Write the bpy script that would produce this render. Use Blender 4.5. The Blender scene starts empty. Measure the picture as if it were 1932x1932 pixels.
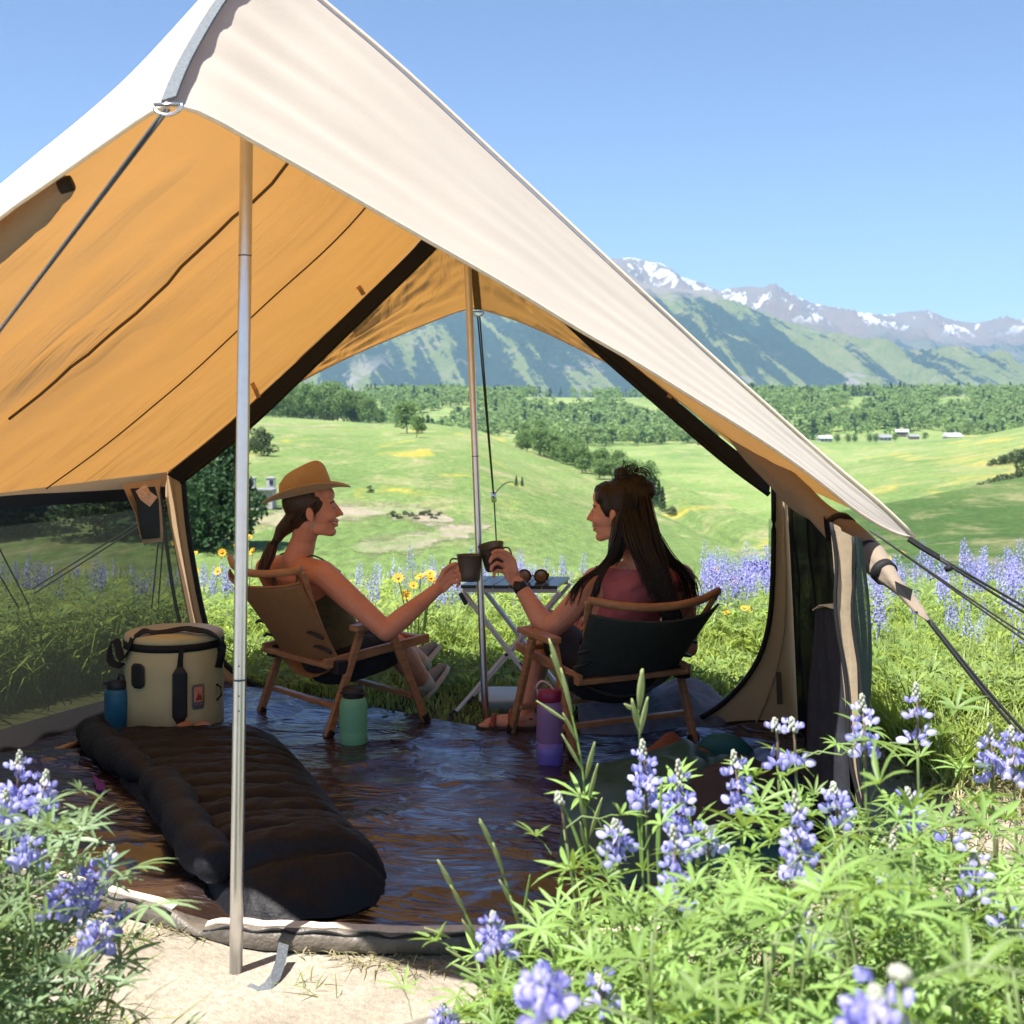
import bpy, bmesh, math, random
import numpy as np
from mathutils import Vector, Matrix, noise, Quaternion
random.seed(7)
rng = np.random.default_rng(11)
C = bpy.context.scene.collection
SC = bpy.context.scene
PI = math.pi

# ------------------------------------------------------------------ camera, world, sun, exposure
FOC, CX, HY, EYE = 2400.0, 966.0, 795.0, 1.15       # measured on a 1932 px wide view of the photograph
cam_d = bpy.data.cameras.new('camera'); cam = bpy.data.objects.new('camera', cam_d); C.objects.link(cam)
cam.location = (0, 0, EYE); cam.rotation_euler = (PI / 2, 0, 0)
cam_d.sensor_width = 36; cam_d.lens = 36 * FOC / 1932; cam_d.shift_y = (HY - 966) / 1932
cam_d.clip_start = .05; cam_d.clip_end = 40000
cam_d.dof.use_dof = True; cam_d.dof.focus_distance = 3.9; cam_d.dof.aperture_fstop = 8.0
SC.camera = cam
SUN = Vector((-.30, -.29, .91)).normalized()
world = bpy.data.worlds.new('World'); SC.world = world; world.use_nodes = True
wn = world.node_tree; bg = wn.nodes['Background']
sky = wn.nodes.new('ShaderNodeTexSky'); sky.sky_type = 'NISHITA'; sky.sun_disc = False
sky.sun_elevation = math.asin(SUN.z); sky.sun_rotation = math.atan2(SUN.x, SUN.y)
sky.altitude = 2700; sky.air_density = 1.0; sky.dust_density = .6; sky.ozone_density = 3.2
wn.links.new(sky.outputs[0], bg.inputs[0]); bg.inputs[1].default_value = .067
sun_d = bpy.data.lights.new('sun', 'SUN'); sun_d.energy = 5.0; sun_d.angle = math.radians(.53); sun_d.color = (1, .955, .89)
sun = bpy.data.objects.new('sun', sun_d); C.objects.link(sun)
sun.rotation_euler = SUN.to_track_quat('Z', 'Y').to_euler()
SC.view_settings.view_transform = 'Standard'; SC.view_settings.look = 'None'
SC.view_settings.gamma = 1; SC.view_settings.exposure = 1.5; SC.view_settings.use_curve_mapping = False
SC.cycles.max_bounces = 8; SC.cycles.transparent_max_bounces = 12; SC.cycles.volume_bounces = 0
SC.cycles.use_denoising = True; SC.cycles.sample_clamp_indirect = 6
SC.cycles.use_adaptive_sampling = True; SC.cycles.adaptive_threshold = .02

def P(px, py, D): return Vector(((px - CX) / FOC * D, D, EYE + (HY - py) / FOC * D))
def G(px, py, z=0.0):
    D = (EYE - z) * FOC / (py - HY); return P(px, py, D)

# ------------------------------------------------------------------ materials
def new_mat(name):
    m = bpy.data.materials.new(name); m.use_nodes = True; m.node_tree.nodes.clear()
    return m, m.node_tree
def N(nt, t, **kw):
    n = nt.nodes.new(t)
    for k, v in kw.items():
        if k in n.inputs: n.inputs[k].default_value = v
        else: setattr(n, k, v)
    return n
def c4(c): return (c[0], c[1], c[2], 1)
def ramp(nt, fac, stops, interp='LINEAR'):
    r = nt.nodes.new('ShaderNodeValToRGB'); r.color_ramp.interpolation = interp
    e = r.color_ramp.elements
    while len(e) < len(stops): e.new(.5)
    for i, (p, c) in enumerate(stops): e[i].position = p; e[i].color = c4(c)
    nt.links.new(fac, r.inputs[0]); return r
def mixc(nt, fac, a, b, mode='MIX'):
    m = nt.nodes.new('ShaderNodeMix'); m.data_type = 'RGBA'; m.blend_type = mode
    for s, v in ((m.inputs[0], fac), (m.inputs[6], a), (m.inputs[7], b)):
        if hasattr(v, 'is_output'): nt.links.new(v, s)
        elif isinstance(v, (int, float)): s.default_value = v
        else: s.default_value = c4(v)
    return m.outputs[2]
def texco(nt, kind='Object', scale=(1, 1, 1), rot=(0, 0, 0)):
    t = nt.nodes.new('ShaderNodeTexCoord'); mp = nt.nodes.new('ShaderNodeMapping')
    mp.inputs['Scale'].default_value = scale; mp.inputs['Rotation'].default_value = rot
    nt.links.new(t.outputs[kind], mp.inputs[0]); return mp.outputs[0]
def texrot(nt, rot, scale):
    """coordinates turned first and stretched after, so that streaks can run aslant"""
    a = texco(nt, 'Object', (1, 1, 1), rot); mp = nt.nodes.new('ShaderNodeMapping'); mp.inputs['Scale'].default_value = scale; nt.links.new(a, mp.inputs[0]); return mp.outputs[0]
def noise_tex(nt, co, scale, detail=4, rough=.6, dist=0):
    n = N(nt, 'ShaderNodeTexNoise', Scale=scale, Detail=detail, Roughness=rough, Distortion=dist)
    nt.links.new(co, n.inputs['Vector']); return n.outputs[0]
def bump(nt, h, strength, dist):
    b = N(nt, 'ShaderNodeBump', Strength=strength, Distance=dist); nt.links.new(h, b.inputs['Height']); return b.outputs[0]
def simple(name, col, rough=.6, var=.12, scale=20, bmp=0, bscale=80, bdist=.002, metal=0, spec=.4, sheen=0, trans=0, tcol=None, rnd=0, coords='Object', stretch=(1, 1, 1)):
    m, nt = new_mat(name)
    co = texco(nt, coords, stretch)
    n1 = noise_tex(nt, co, scale)
    a = tuple(min(1, v * (1 - var)) for v in col); b = tuple(min(1, v * (1 + var)) for v in col)
    cc = ramp(nt, n1, [(.3, a), (.7, b)]).outputs[0]
    if rnd:
        oi = nt.nodes.new('ShaderNodeObjectInfo')
        h = nt.nodes.new('ShaderNodeHueSaturation'); nt.links.new(cc, h.inputs['Color'])
        mr = N(nt, 'ShaderNodeMapRange'); mr.inputs[3].default_value = 1 - rnd; mr.inputs[4].default_value = 1 + rnd
        nt.links.new(oi.outputs['Random'], mr.inputs[0]); nt.links.new(mr.outputs[0], h.inputs['Value'])
        cc = h.outputs[0]
    p = N(nt, 'ShaderNodeBsdfPrincipled', Roughness=rough, Metallic=metal)
    p.inputs['Specular IOR Level'].default_value = spec
    if sheen: p.inputs['Sheen Weight'].default_value = sheen
    nt.links.new(cc, p.inputs['Base Color'])
    nrm = None
    if bmp:
        nrm = bump(nt, noise_tex(nt, co, bscale, 3), bmp, bdist); nt.links.new(nrm, p.inputs['Normal'])
    out = nt.nodes.new('ShaderNodeOutputMaterial'); sh = p.outputs[0]
    if trans:
        t = nt.nodes.new('ShaderNodeBsdfTranslucent')
        if tcol: t.inputs[0].default_value = c4(tcol)
        else: nt.links.new(cc, t.inputs[0])
        if nrm: nt.links.new(nrm, t.inputs['Normal'])
        mx = N(nt, 'ShaderNodeMixShader', Fac=trans); nt.links.new(sh, mx.inputs[1]); nt.links.new(t.outputs[0], mx.inputs[2]); sh = mx.outputs[0]
    nt.links.new(sh, out.inputs[0]); return m

# ------------------------------------------------------------------ mesh builder
def tag(o, label=None, cat=None, group=None, kind=None):
    if label: o['label'] = label
    if cat: o['category'] = cat
    if group: o['group'] = group
    if kind: o['kind'] = kind
    return o
def thing(name, label, cat, loc=(0, 0, 0), rz=0, group=None):
    o = bpy.data.objects.new(name, None); C.objects.link(o); o.empty_display_size = .05
    o.location = loc; o.rotation_euler = (0, 0, rz); return tag(o, label, cat, group)
def link_mesh(name, me, mat=None, parent=None):
    o = bpy.data.objects.new(name, me); C.objects.link(o)
    if mat and not me.materials: me.materials.append(mat)
    if parent: o.parent = parent
    return o
def root_loc(p):
    v = Vector((0, 0, 0))
    while p: v += Vector(p.location); p = p.parent
    return v
def frame(d, up=Vector((0, 0, 1))):
    d = d.normalized(); s = d.cross(up)
    if s.length < 1e-4: s = d.cross(Vector((0, 1, 0)))
    s.normalize(); return d, s, s.cross(d).normalized()
class MB:
    def __init__(self): self.v = []; self.f = []
    def add(self, vs, fs):
        o = len(self.v); self.v += [tuple(v) for v in vs]; self.f += [tuple(i + o for i in f) for f in fs]; return self
    def box(self, c, s, M=None, bev=0):
        x, y, z = [v / 2 for v in s]
        vs = [Vector((a * x, b * y, d * z)) for d in (-1, 1) for b in (-1, 1) for a in (-1, 1)]
        if M: vs = [M @ v for v in vs]
        c = Vector(c)
        return self.add([v + c for v in vs], [(0, 2, 3, 1), (4, 5, 7, 6), (0, 1, 5, 4), (2, 6, 7, 3), (0, 4, 6, 2), (1, 3, 7, 5)])
    def bar(self, p0, p1, w, h, up=Vector((0, 0, 1))):
        p0, p1 = Vector(p0), Vector(p1); d, s, u = frame(p1 - p0, up)
        M = Matrix((s, d, u)).transposed()
        return self.box((p0 + p1) / 2, (w, (p1 - p0).length, h), M)
    def loft(self, rings, closed=True, caps=True):
        n = len(rings[0]); vs = [p for r in rings for p in r]; fs = []
        for i in range(len(rings) - 1):
            for j in range(n if closed else n - 1):
                k = (j + 1) % n; fs.append((i * n + j, i * n + k, (i + 1) * n + k, (i + 1) * n + j))
        if caps and closed:
            fs.append(tuple(reversed(range(n)))); fs.append(tuple((len(rings) - 1) * n + j for j in range(n)))
        return self.add(vs, fs)
    def tube(self, pts, r, n=8, caps=True, flat=1.0, up=Vector((0, 0, 1))):
        pts = [Vector(p) for p in pts]; rings = []
        for i, p in enumerate(pts):
            d = (pts[min(i + 1, len(pts) - 1)] - pts[max(i - 1, 0)])
            d, s, u = frame(d, up); rr = r[i] if hasattr(r, '__len__') else r
            rings.append([p + s * (math.cos(a) * rr) + u * (math.sin(a) * rr * flat) for a in (2 * PI * k / n for k in range(n))])
        return self.loft(rings, True, caps)
    def strip(self, pts, w, nrm, t=.002):
        """a flat strap along pts, wide across nrm x direction"""
        pts = [Vector(p) for p in pts]; rings = []
        for i, p in enumerate(pts):
            d = (pts[min(i + 1, len(pts) - 1)] - pts[max(i - 1, 0)]).normalized()
            nn = Vector(nrm[i] if isinstance(nrm, list) else nrm); s = d.cross(nn).normalized(); u = s.cross(d).normalized()
            ww = w[i] if hasattr(w, '__len__') else w
            rings.append([p - s * ww / 2 - u * t / 2, p + s * ww / 2 - u * t / 2, p + s * ww / 2 + u * t / 2, p - s * ww / 2 + u * t / 2])
        return self.loft(rings)
    def lathe(self, prof, M=None, n=24, c=(0, 0, 0)):
        """prof: list of (r, z)"""
        rings = []
        for r, z in prof:
            ring = [Vector((math.cos(a) * r, math.sin(a) * r, z)) for a in (2 * PI * k / n for k in range(n))]
            rings.append([(M @ v if M else v) + Vector(c) for v in ring])
        return self.loft(rings, True, True)
    def grid(self, rows):
        n = len(rows[0]); vs = [p for r in rows for p in r]
        return self.add(vs, [(i * n + j, i * n + j + 1, (i + 1) * n + j + 1, (i + 1) * n + j) for i in range(len(rows) - 1) for j in range(n - 1)])
    def ellipsoid(self, c, r, M=None, nu=16, nv=10):
        c = Vector(c); rings = []
        for i in range(nv + 1):
            t = PI * i / nv; t = min(max(t, .02), PI - .02)
            ring = [Vector((r[0] * math.sin(t) * math.cos(a), r[1] * math.sin(t) * math.sin(a), -r[2] * math.cos(t))) for a in (2 * PI * k / nu for k in range(nu))]
            rings.append([(M @ v if M else v) + c for v in ring])
        return self.loft(rings)
    def capsule(self, p0, r0, p1, r1, n=14):
        p0, p1 = Vector(p0), Vector(p1); d, s, u = frame(p1 - p0); rings = []
        for p, r, sg in ((p0, r0, -1), (p1, r1, 1)):
            ks = (1.4, 1.05, .7, .35, 0) if sg < 0 else (0, .35, .7, 1.05, 1.4)
            for k in ks:
                q = p + d * (sg * r * math.sin(k)); rr = r * math.cos(k)
                rings.append([q + s * (math.cos(a) * rr) + u * (math.sin(a) * rr) for a in (2 * PI * j / n for j in range(n))])
        return self.loft(rings)
    def mesh(self, name, off=None):
        me = bpy.data.meshes.new(name)
        vs = self.v if off is None else [(x - off.x, y - off.y, z - off.z) for x, y, z in self.v]
        me.from_pydata(vs, [], self.f); me.update(); return me
    def build(self, name, mat, parent=None, smooth=False, world=False, bevel=0, sub=0, thick=0, label=None):
        me = self.mesh(name, root_loc(parent) if (world and parent) else None)
        o = link_mesh(name, me, mat, parent)
        if label: o['label'] = label
        if thick:
            md = o.modifiers.new('solid', 'SOLIDIFY'); md.thickness = thick; md.offset = 0
        if bevel:
            md = o.modifiers.new('bevel', 'BEVEL'); md.width = bevel; md.segments = 2; md.limit_method = 'ANGLE'; md.harden_normals = False
        if sub:
            md = o.modifiers.new('sub', 'SUBSURF'); md.levels = sub; md.render_levels = sub
        if smooth: me.polygons.foreach_set('use_smooth', [True] * len(me.polygons))
        return o
def grid_uv(o, n, m):
    me = o.data; uv = me.uv_layers.new(name='cloth'); li = np.zeros(len(me.loops), dtype=np.int32); me.loops.foreach_get('vertex_index', li)
    uv.data.foreach_set('uv', np.stack([(li % n) / (n - 1), (li // n) / (m - 1)], -1).astype(np.float32).ravel()); return o
def np_mesh(name, V, Fq, Ft=None, smooth=False):
    """quads array Fq (n,4), tris Ft (m,3)"""
    me = bpy.data.meshes.new(name)
    nq = 0 if Fq is None else len(Fq); ntr = 0 if Ft is None else len(Ft)
    me.vertices.add(len(V)); me.vertices.foreach_set('co', np.asarray(V, dtype=np.float32).ravel())
    idx = np.concatenate([np.asarray(a).ravel() for a in (Fq, Ft) if a is not None and len(a)]).astype(np.int32)
    me.loops.add(len(idx)); me.loops.foreach_set('vertex_index', idx)
    st = np.concatenate([np.arange(nq) * 4, nq * 4 + np.arange(ntr) * 3]).astype(np.int32)
    me.polygons.add(nq + ntr); me.polygons.foreach_set('loop_start', st)
    if smooth: me.polygons.foreach_set('use_smooth', np.ones(nq + ntr, dtype=bool))
    me.update(calc_edges=True); me.validate(); return me
def resample(pts, n, key=None):
    pts = [Vector(p) for p in pts]; L = [0]
    for a, b in zip(pts, pts[1:]): L.append(L[-1] + (b - a).length)
    out = []
    for i in range(n):
        t = L[-1] * i / (n - 1); k = 0
        while k < len(L) - 2 and L[k + 1] < t: k += 1
        f = (t - L[k]) / max(1e-9, L[k + 1] - L[k]); out.append(pts[k].lerp(pts[k + 1], min(1, max(0, f))))
    return out
def smooth_pts(pts, it=2):
    for _ in range(it):
        q = [pts[0]]
        for a, b in zip(pts, pts[1:]): q += [a.lerp(b, .25), a.lerp(b, .75)]
        q.append(pts[-1]); pts = q
    return pts
def curve(pp, D0, D1=None, n=32, sm=2):
    """pixel polyline with depth: pp = [(px,py)] or [(px,py,D)]; D interpolated in 1/D along the length"""
    if len(pp[0]) == 3: pts = [P(*p) for p in pp]
    else:
        L = [0]
        for a, b in zip(pp, pp[1:]): L.append(L[-1] + math.hypot(b[0] - a[0], b[1] - a[1]))
        pts = [P(x, y, 1 / ((1 / D0) * (1 - l / L[-1]) + (1 / D1) * l / L[-1])) for (x, y), l in zip(pp, L)]
    return resample(smooth_pts(pts, sm) if sm else pts, n)
def nz(x, y, z=0, s=1.0): return noise.noise(Vector((x * s, y * s, z * s)))
# ------------------------------------------------------------------ ground and landscape
def ground_z(x, y):
    """height of the near ground: flat camp clearing, meadow falling away behind it"""
    D = y if y > 0 else 0.0
    a = abs(x) / max(D, 1.0)
    pts = ((0, 0), (5.4, 0), (7, -.10), (10, -.36), (15, -1.15), (25, -3.0), (60, -8.5), (120, -12.5), (300, -17), (700, -15.5), (800, -13), (1500, 30), (2200, 40), (3200, 45), (20000, 40))
    for (d0, z0), (d1, z1) in zip(pts, pts[1:]):
        if D <= d1:
            t = (D - d0) / (d1 - d0); t = t * t * (3 - 2 * t) if d1 > 700 else t
            z = z0 + (z1 - z0) * t; break
    else: z = 60
    return z
def ground_h(x, y):
    d = math.hypot(x, y)
    z = ground_z(x, y)
    if d > 4.8: z += .05 * nz(x, y, 0, .35) * min(1, (d - 4.8) / 4)
    if d > 30: z += .012 * d * nz(x, y, 3, 6 / max(60, d)) * min(1, (d - 30) / 80) * .35
    if y < 4.8: z += .006 * nz(x, y, 5, 3) - .004
    return z

def grass_color(nt, co, base, dry, yellow, sc=1.0, amt=.62):
    n1 = noise_tex(nt, co, .02 * sc, 6, .62, .4); n2 = noise_tex(nt, co, .11 * sc, 6, .7, .8); n3 = noise_tex(nt, co, 1.3 * sc, 4, .7)
    c = ramp(nt, n1, [(.32, base[0]), (.52, base[1]), (.70, base[2])]).outputs[0]
    f = ramp(nt, n2, [(.50, (0, 0, 0)), (.63, (1, 1, 1))]).outputs[0]
    c = mixc(nt, f, c, dry)
    n4 = noise_tex(nt, co, .045 * sc, 5, .6, 1.2)
    f2 = ramp(nt, n4, [(amt, (0, 0, 0)), (amt + .07, (.8, .8, .8))]).outputs[0]
    c = mixc(nt, f2, c, yellow)
    f3 = ramp(nt, n3, [(.35, (.72, .72, .72)), (.65, (1.22, 1.22, 1.22))]).outputs[0]
    return mixc(nt, 1.0, c, f3, 'MULTIPLY')
GB = ((.105, .175, .048), (.155, .225, .066), (.215, .265, .10))
def hill_mat(name, base=GB, dry=(.25, .26, .115), yellow=(.36, .31, .05), sc=1.0, amt=.60, stretch=(1, .35, 1)):
    m, nt = new_mat(name); co = texco(nt, 'Object', stretch)
    c = grass_color(nt, co, base, dry, yellow, sc, amt)
    p = N(nt, 'ShaderNodeBsdfPrincipled', Roughness=.9); p.inputs['Specular IOR Level'].default_value = .15
    nt.links.new(c, p.inputs['Base Color'])
    nt.links.new(bump(nt, noise_tex(nt, co, 1.6 * sc, 6, .75), .9, .5), p.inputs['Normal'])
    o = nt.nodes.new('ShaderNodeOutputMaterial'); nt.links.new(p.outputs[0], o.inputs[0]); return m

def ground_mat():
    m, nt = new_mat('ground_soil_and_grass'); co = texco(nt, 'Object')
    g = grass_color(nt, texco(nt, 'Object', (1, .4, 1)), GB, (.24, .25, .11), (.34, .29, .05), 1.0, .62)
    s1 = noise_tex(nt, co, 3.0, 6, .65); s2 = noise_tex(nt, co, 60, 4, .7); s3 = noise_tex(nt, co, 14, 4, .6)
    sand = ramp(nt, s1, [(.3, (.26, .225, .175)), (.55, (.35, .31, .25)), (.75, (.41, .37, .31))]).outputs[0]
    sand = mixc(nt, 1.0, sand, ramp(nt, s2, [(.3, (.78, .78, .78)), (.7, (1.15, 1.15, 1.15))]).outputs[0], 'MULTIPLY')
    sand = mixc(nt, ramp(nt, s3, [(.60, (0, 0, 0)), (.72, (.55, .55, .55))]).outputs[0], sand, (.26, .22, .15))
    soil = mixc(nt, s1, (.05, .062, .024), (.10, .095, .04))
    sp = nt.nodes.new('ShaderNodeSeparateXYZ'); nt.links.new(co, sp.inputs[0])
    def rng_(o, a, b):
        r = N(nt, 'ShaderNodeMapRange'); r.inputs[1].default_value = a; r.inputs[2].default_value = b; nt.links.new(o, r.inputs[0]); return r.outputs[0]
    wob = noise_tex(nt, co, 1.1, 4, .6)
    yy = nt.nodes.new('ShaderNodeMath'); yy.operation = 'MULTIPLY_ADD'; nt.links.new(wob, yy.inputs[0]); yy.inputs[1].default_value = 1.2; nt.links.new(sp.outputs[1], yy.inputs[2])
    fx = N(nt, 'ShaderNodeMapRange'); fx.inputs[1].default_value = -1.45; fx.inputs[2].default_value = -1.75; nt.links.new(sp.outputs[0], fx.inputs[0])
    fy = N(nt, 'ShaderNodeMapRange'); fy.inputs[1].default_value = 2.9; fy.inputs[2].default_value = 3.4; nt.links.new(yy.outputs[0], fy.inputs[0])
    sand = mixc(nt, mixc(nt, 1.0, fx.outputs[0], fy.outputs[0], 'MULTIPLY'), sand, soil)
    c = mixc(nt, rng_(yy.outputs[0], 4.9, 5.5), sand, soil)
    c = mixc(nt, rng_(sp.outputs[1], 11, 17), c, g)
    p = N(nt, 'ShaderNodeBsdfPrincipled', Roughness=.95); p.inputs['Specular IOR Level'].default_value = .1
    nt.links.new(c, p.inputs['Base Color'])
    nt.links.new(bump(nt, mixc(nt, .5, noise_tex(nt, co, 45, 5, .7), noise_tex(nt, co, 9, 4, .6)), .8, .03), p.inputs['Normal'])
    o = nt.nodes.new('ShaderNodeOutputMaterial'); nt.links.new(p.outputs[0], o.inputs[0]); return m

# one polar sheet of ground to the horizon, all round the camera
angs = []
a = -180.0
while a < 180: angs.append(a); a += .22 if abs(a) < 30 else (1.0 if abs(a) < 50 else 6.0)
rads = [.25 * 1.045 ** k for k in range(260)]; rads = [r for r in rads if r < 11000]
V = [(0, 0, ground_h(0, 0))]; nA = len(angs)
for r in rads:
    for a in angs:
        x, y = r * math.sin(math.radians(a)), r * math.cos(math.radians(a)); V.append((x, y, ground_h(x, y)))
V = np.array(V); i = np.arange(len(rads) - 1)[:, None] * nA + 1; j = np.arange(nA)[None, :]; k = (j + 1) % nA
Fq = np.stack([i + j, i + nA + j, i + nA + k, i + k], -1).reshape(-1, 4)
Ft = np.array([(0, 1 + q, 1 + (q + 1) % nA) for q in range(nA)])
tag(link_mesh('ground', np_mesh('ground', V, Fq, Ft, True), ground_mat()), kind='structure')

def lerp_tab(tab, u):
    if u <= tab[0][0]: return tab[0][1:]
    for p, q in zip(tab, tab[1:]):
        if u <= q[0]:
            t = (u - p[0]) / (q[0] - p[0]); return tuple(a + (b - a) * t for a, b in zip(p[1:], q[1:]))
    return tab[-1][1:]
HILLS = []
def hill(name, crest, foot, mat, us, nt_=60, back=.5, rough=.02, bulge=.15):
    """a hill standing on the plain: crest line and foot line each as (view column, view row, distance)"""
    H = lambda u, t: None
    rows = []
    for u in us:
        yc, dc = lerp_tab(crest, u); yf, df = lerp_tab(foot, u)
        zc = EYE + (HY - yc) / FOC * dc; zf = EYE + (HY - yf) / FOC * df
        row = []
        for k in range(nt_ + 1):
            t = k / nt_ * (1 + back)
            D = df + (dc - df) * t
            tt = t if t <= 1 else 2 - t
            s = tt + bulge * math.sin(PI * min(1, tt)) * (1 if t <= 1 else 0)
            z = zf + (zc - zf) * s - (0 if t <= 1 else (t - 1) ** 2 * abs(zc - zf) * 1.5)
            x = (u - CX) / FOC * D
            z += rough * (D ** .75) * (nz(x, D, 9, 7 / max(dc, 40)) + .5 * nz(x, D, 4, 17 / max(dc, 40))) * min(1, t * 4)
            row.append((x, D, z))
        rows.append(row)
    V = np.array(rows).reshape(-1, 3); n = nt_ + 1
    i = np.arange(len(us) - 1)[:, None] * n; j = np.arange(nt_)[None, :]
    Fq = np.stack([i + j, i + n + j, i + n + j + 1, i + j + 1], -1).reshape(-1, 4)
    o = tag(link_mesh(name, np_mesh(name, V, Fq, None, True), mat), kind='structure')
    A = np.array(rows); HILLS.append((name, us, A)); return A
def on_hill(A, us, px, t, nt_, back):
    i = min(len(us) - 1, max(0, int(np.searchsorted(us, px)))); k = min(A.shape[1] - 1, max(0, int(t / (1 + back) * nt_))); return Vector(A[i, k])
def surf_at(A, us, px, D):
    """surface point of a hill sheet in view column px at distance D"""
    i = min(len(us) - 1, max(0, int(np.searchsorted(us, px)))); row = A[i]
    k = int(np.argmin(abs(row[:, 1] - D))); return Vector(row[k])

US1 = np.linspace(-900, 1480, 160)
spur_crest = [(-900, 830, 760), (-300, 812, 720), (300, 798, 660), (480, 785, 600), (700, 800, 540), (800, 799, 500), (900, 813, 450), (1000, 848, 390), (1100, 890, 320), (1200, 932, 250), (1300, 985, 180), (1400, 1035, 130), (1480, 1075, 110)]
spur_foot = [(-900, 1178, 48), (1480, 1178, 50)]
spur = hill('hillside', spur_crest, spur_foot, hill_mat('hill_grass', amt=.585), US1, 70, .6, .012, .10)
US3 = np.linspace(1400, 3200, 120)
rcrest = [(1400, 935, 560), (1520, 890, 560), (1600, 872, 560), (1700, 853, 570), (1800, 836, 580), (1932, 806, 600), (2300, 745, 640), (3200, 700, 700)]
rfoot = [(1400, 1060, 100), (1700, 1050, 95), (1932, 1035, 95), (3200, 1000, 95)]
rhill = hill('hillside', rcrest, rfoot, hill_mat('hill_grass_flowers', yellow=(.34, .30, .075), amt=.555), US3, 60, .6, .012, .12)
US4 = np.linspace(1450, 3200, 90)
bcrest = [(1450, 1052, 58), (1600, 1030, 58), (1700, 1004, 62), (1800, 976, 68), (1932, 945, 75), (2300, 880, 90), (3200, 800, 100)]
bfoot = [(1450, 1190, 26), (3200, 1175, 22)]
bank = hill('hillside', bcrest, bfoot, hill_mat('bank_grass', ((.06, .12, .03), (.09, .16, .042), (.14, .20, .06)), amt=.64, sc=2.5), US4, 40, .7, .01, .15)

# bare earth track across the near slope and the pale dirt road on the hill: sheets lying on the hillside
def dirt_mat():
    m, nt = new_mat('bare_earth'); co = texco(nt, 'Object', (1, .5, 1)); n1 = noise_tex(nt, co, .16, 6, .7, .6)
    g = grass_color(nt, texco(nt, 'Object', (1, .35, 1)), GB, (.25, .26, .115), (.36, .31, .05))
    d = ramp(nt, noise_tex(nt, co, .9, 5, .7), [(.3, (.25, .215, .155)), (.7, (.35, .305, .235))]).outputs[0]
    c = mixc(nt, ramp(nt, n1, [(.42, (0, 0, 0)), (.62, (1, 1, 1))]).outputs[0], d, g)
    p = N(nt, 'ShaderNodeBsdfPrincipled', Roughness=.95); p.inputs['Specular IOR Level'].default_value = .1; nt.links.new(c, p.inputs['Base Color'])
    nt.links.new(bump(nt, noise_tex(nt, co, 1.6, 6, .75), .9, .4), p.inputs['Normal'])
    # ragged edge: the earth thins out into the turf on both sides
    uv = nt.nodes.new('ShaderNodeUVMap'); uv.uv_map = 'cloth'; su = nt.nodes.new('ShaderNodeSeparateXYZ'); nt.links.new(uv.outputs[0], su.inputs[0])
    e1 = nt.nodes.new('ShaderNodeMath'); e1.operation = 'PINGPONG'; e1.inputs[1].default_value = .5; nt.links.new(su.outputs[0], e1.inputs[0])
    e2 = nt.nodes.new('ShaderNodeMath'); e2.operation = 'MULTIPLY_ADD'; nt.links.new(noise_tex(nt, texco(nt, 'Object', (1, .6, 1)), .55, 6, .75, .5), e2.inputs[0]); e2.inputs[1].default_value = 1.1; nt.links.new(e1.outputs[0], e2.inputs[2])
    al = ramp(nt, e2.outputs[0], [(.66, (0, 0, 0)), (.86, (1, 1, 1))]).outputs[0]
    tr = nt.nodes.new('ShaderNodeBsdfTransparent'); mx = nt.nodes.new('ShaderNodeMixShader'); nt.links.new(al, mx.inputs[0]); nt.links.new(tr.outputs[0], mx.inputs[1]); nt.links.new(p.outputs[0], mx.inputs[2])
    o = nt.nodes.new('ShaderNodeOutputMaterial'); nt.links.new(mx.outputs[0], o.inputs[0]); return m
dirt = dirt_mat()
def track(name, pts, w, mat, A, us):
    c = resample(smooth_pts([Vector((px, D, 0)) for px, D in pts], 2), 90); rows = []
    for i, p in enumerate(c):
        px, D = p.x, p.y; ww = w * (1 + .4 * nz(px, D, 1, .06) + .2 * nz(px, D, 4, .2)) * min(1, 8 * min(i + .3, len(c) - .7 - i) / len(c))
        row = []
        for s in [q / 4 for q in range(-4, 5)]:
            d = D + s * ww; q = surf_line(A, us, px, d); row.append(q + Vector((0, 0, .02 + .00018 * d)))
        rows.append(row)
    return tag(grid_uv(MB().grid(rows).build(name, mat, smooth=True), 9, len(rows)), kind='structure')
def surf_line(A, us, px, D):
    f = np.interp(px, us, np.arange(len(us))); i = int(min(len(us) - 2, f)); t = f - i
    z = (1 - t) * np.interp(D, A[i, :, 1], A[i, :, 2]) + t * np.interp(D, A[i + 1, :, 1], A[i + 1, :, 2])
    return Vector(((px - CX) / FOC * D, D, z))
def d_of(A, us, px, y):
    """distance at which the sheet is seen at row y in column px (front face)"""
    f = np.interp(px, us, np.arange(len(us))); i = int(min(len(us) - 1, round(f))); R = A[i]
    rr = HY - (R[:, 2] - EYE) / R[:, 1] * FOC
    n = int(len(R) / 1.6)
    return float(np.interp(-y, -rr[:n], R[:n, 1]))
def trk(name, pp, w, A=spur, us=US1):
    return track(name, [(px, d_of(A, us, px, y)) for px, y in pp], w, dirt, A, us)
trk('dirt_path', [(470, 985), (560, 975), (640, 968), (720, 963), (800, 972), (860, 984)], 10)
trk('dirt_path', [(660, 1036), (740, 1030), (800, 1018), (850, 1006), (900, 998), (930, 992)], 7)
trk('dirt_road', [(470, 801), (540, 804), (620, 806), (700, 806), (735, 800), (760, 797)], 9)

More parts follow.
